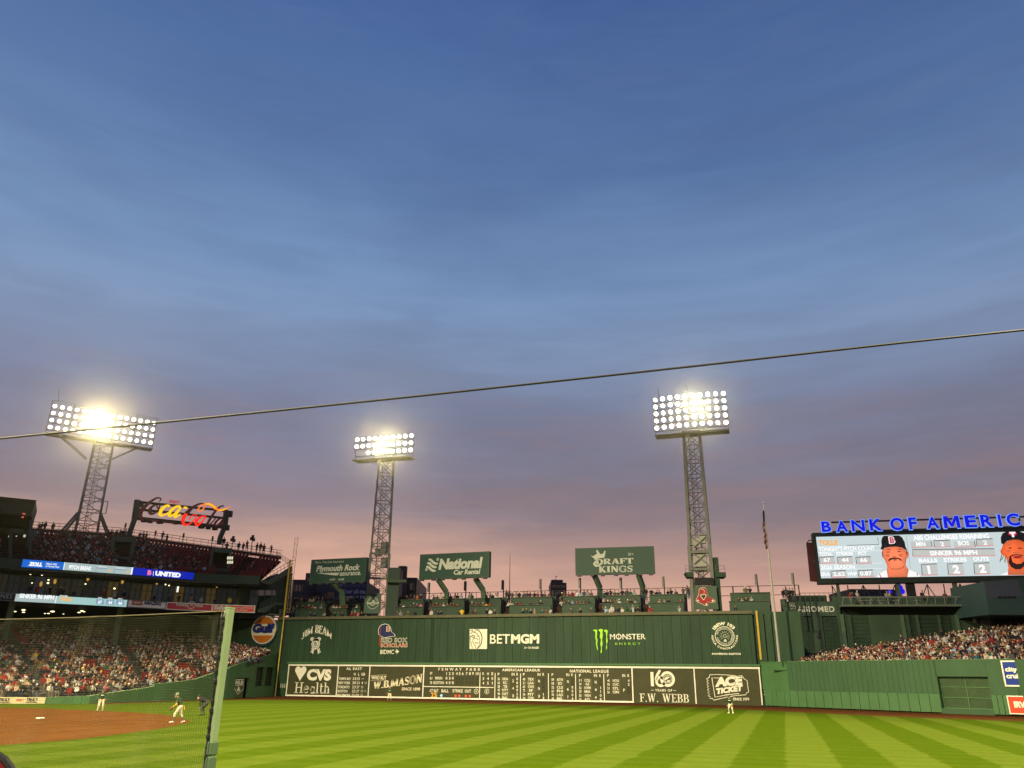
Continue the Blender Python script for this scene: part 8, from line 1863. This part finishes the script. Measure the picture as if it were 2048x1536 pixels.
for j in range(nz): strand([netpt(a0_+(LEN-a0_)*k/40, .55+(NETTOP(a0_+(LEN-a0_)*k/40)-.55)*j/(nz-1)) for k in range(41)], RAD)
net = thing('safety_net', 'large square mesh safety net stretched left from the pale green post', 'netting', (pt_[0], pt_[1], 0))
me = bpy.data.meshes.new('mesh_strands'); me.from_pydata((np.array(Vn)-BASE[net.name]).tolist(), [], Fn); me.materials.append(TW); o = bpy.data.objects.new('mesh_strands', me); COL.objects.link(o); o.parent = net; o['kind'] = 'stuff'
m = MB(); m.tube([np.array((pt_[0], pt_[1], 0))+net_u*a+UP*(NETTOP(a)+.03) for a in np.linspace(.05, LEN, 16)], .011, 6); m.build('top_rope', mat('tan_rope', (.10, .085, .045), .8, .1, 6), net)
m = MB(); rp = [at(x_, y_, POST_D-.05) for x_, y_ in ((446, 1226), (442, 1260), (438, 1292), (432, 1340), (424, 1406), (417, 1462), (409, 1530), (396, 1640))]; m.tube(rp, .017, 6)
for i in range(24): t_ = i/23*(len(rp)-1.01); k = int(t_); p_ = rp[k]+(rp[k+1]-rp[k])*(t_-k); m.ball(p_, .024+.006*(i % 3), 6, 0, (1, 1, 1.5))
m.build('lacing_rope', BLACK, net)
cab = MB(); CD = 13.0
pts = []
for x_, y_ in ((-1500, 1034), (-420, 919), (0, 877), (200, 857), (400, 837), (600, 816.5), (800, 796), (1000, 774.5), (1200, 753), (1400, 731), (1600, 708.5), (1800, 686), (2048, 660), (2500, 611), (4000, 452)):
    pts.append(at(x_, y_, CD-.5*(x_-1024)/1024*1.2))
cab.tube(pts, .021, 8); t = cab.build('steel_cable', mat('cable_dark', (.035, .033, .03), .5, .15, 20), loc=pts[6]); tag(t, 'long dark cable crossing the whole sky from left to right', 'cable')

# ------------------------------------------------------------------ nearest seats, only their edges are in the picture
tz = 1.02; m = MB(); q0 = C+FW*1.5; m.box((q0[0], q0[1], tz/2-.05), (7, 3.4, tz/2), (RT, FW, UP)); o = m.build('seating_tier', CONCRETE); o['kind'] = 'structure'
SD = 4.0; sc_ = at(-92, 1622, SD); st_ = thing('chair', 'red chair back with dark rounded rim at the bottom left corner', 'seat', (sc_[0], sc_[1], tz))
BPn = Plane((sc_[0], sc_[1], 0), RT); oc = []
for i in range(28):
    t_ = 2*math.pi*i/28; c_, s_ = math.cos(t_), math.sin(t_); oc.append((.27*math.copysign(abs(c_)**.75, c_), sc_[2]+.25*math.copysign(abs(s_)**.75, s_)))
m = MB(); m.poly(BPn, oc, 0, .035); bk_ = m.build('backrest', mat('seat_shell_red', (.30, .018, .020), .4, .05, 6), st_)
m = MB(); m.tube([BPn.pt(u, w, .017) for u, w in oc]+[BPn.pt(*oc[0], .017)], .021, 8, cap=False); m.build('rim', BLACK, st_)
m = MB(); m.box(BPn.pt(0, sc_[2]-.32, -.22), (.22, .22, .03), (RT, FW, UP)); m.build('seat_pan', mat('seat_shell_red', (.30, .018, .02)), st_)
for s_ in (-1, 1): m = MB(); m.bar(BPn.pt(s_*.2, tz, -.1), BPn.pt(s_*.2, sc_[2]-.2, -.02), .04); m.build('leg', DARK, st_)
hc = at(2134, 1574, 3.6); me = grow('person', spectator(*SEATED[5]), [M_SH[5], M_SK[0], M_PA[0], M_HA[9]], .014); o = bpy.data.objects.new('person', me); COL.objects.link(o)
f3 = np.array((FW[0], FW[1], 0.)); o.matrix_world = frame_mat((hc[0], hc[1], hc[2]-1.20), np.array((f3[1], -f3[0], 0.)), f3, np.array((0, 0, 1.)))
for s, m_ in zip(o.material_slots, (M_SH[5], M_SK[0], M_PA[0], M_HA[9])): s.link = 'OBJECT'; s.material = m_
tag(o, 'spectator in a yellow cap just showing at the bottom right corner', 'person')
for o in bpy.data.objects:
    if o.type == 'MESH' and o.parent and o.name.split('.')[0] in ('lettering', 'screen_lettering', 'name_plate', 'number_slot', 'screen_box', 'screen_shadow_line', 'screen_highlight_line', 'seal_print', 'small_lettering', 'lion_lines', 'divider'): o['kind'] = 'stuff'

# ------------------------------------------------------------------ thin haze added so the lit lamp banks glow, standing in for lens glare
m = MB(); m.box((30, 60, 45), (330, 260, 46.2)); hz_ = m.build('haze', None); hz_.data.materials.clear(); hz_['kind'] = 'stuff'; hz_['label'] = 'thin haze added over the field to glow around the lamp banks'
hm = bpy.data.materials.new('added_glow_haze'); hm.use_nodes = True; t_ = hm.node_tree; t_.nodes.clear()
pv = t_.nodes.new('ShaderNodeVolumePrincipled'); pv.inputs['Density'].default_value = HAZE; pv.inputs['Anisotropy'].default_value = .965; pv.inputs['Color'].default_value = (.95, .95, .97, 1)
om = t_.nodes.new('ShaderNodeOutputMaterial'); t_.links.new(pv.outputs[0], om.inputs['Volume']); hz_.data.materials.append(hm)
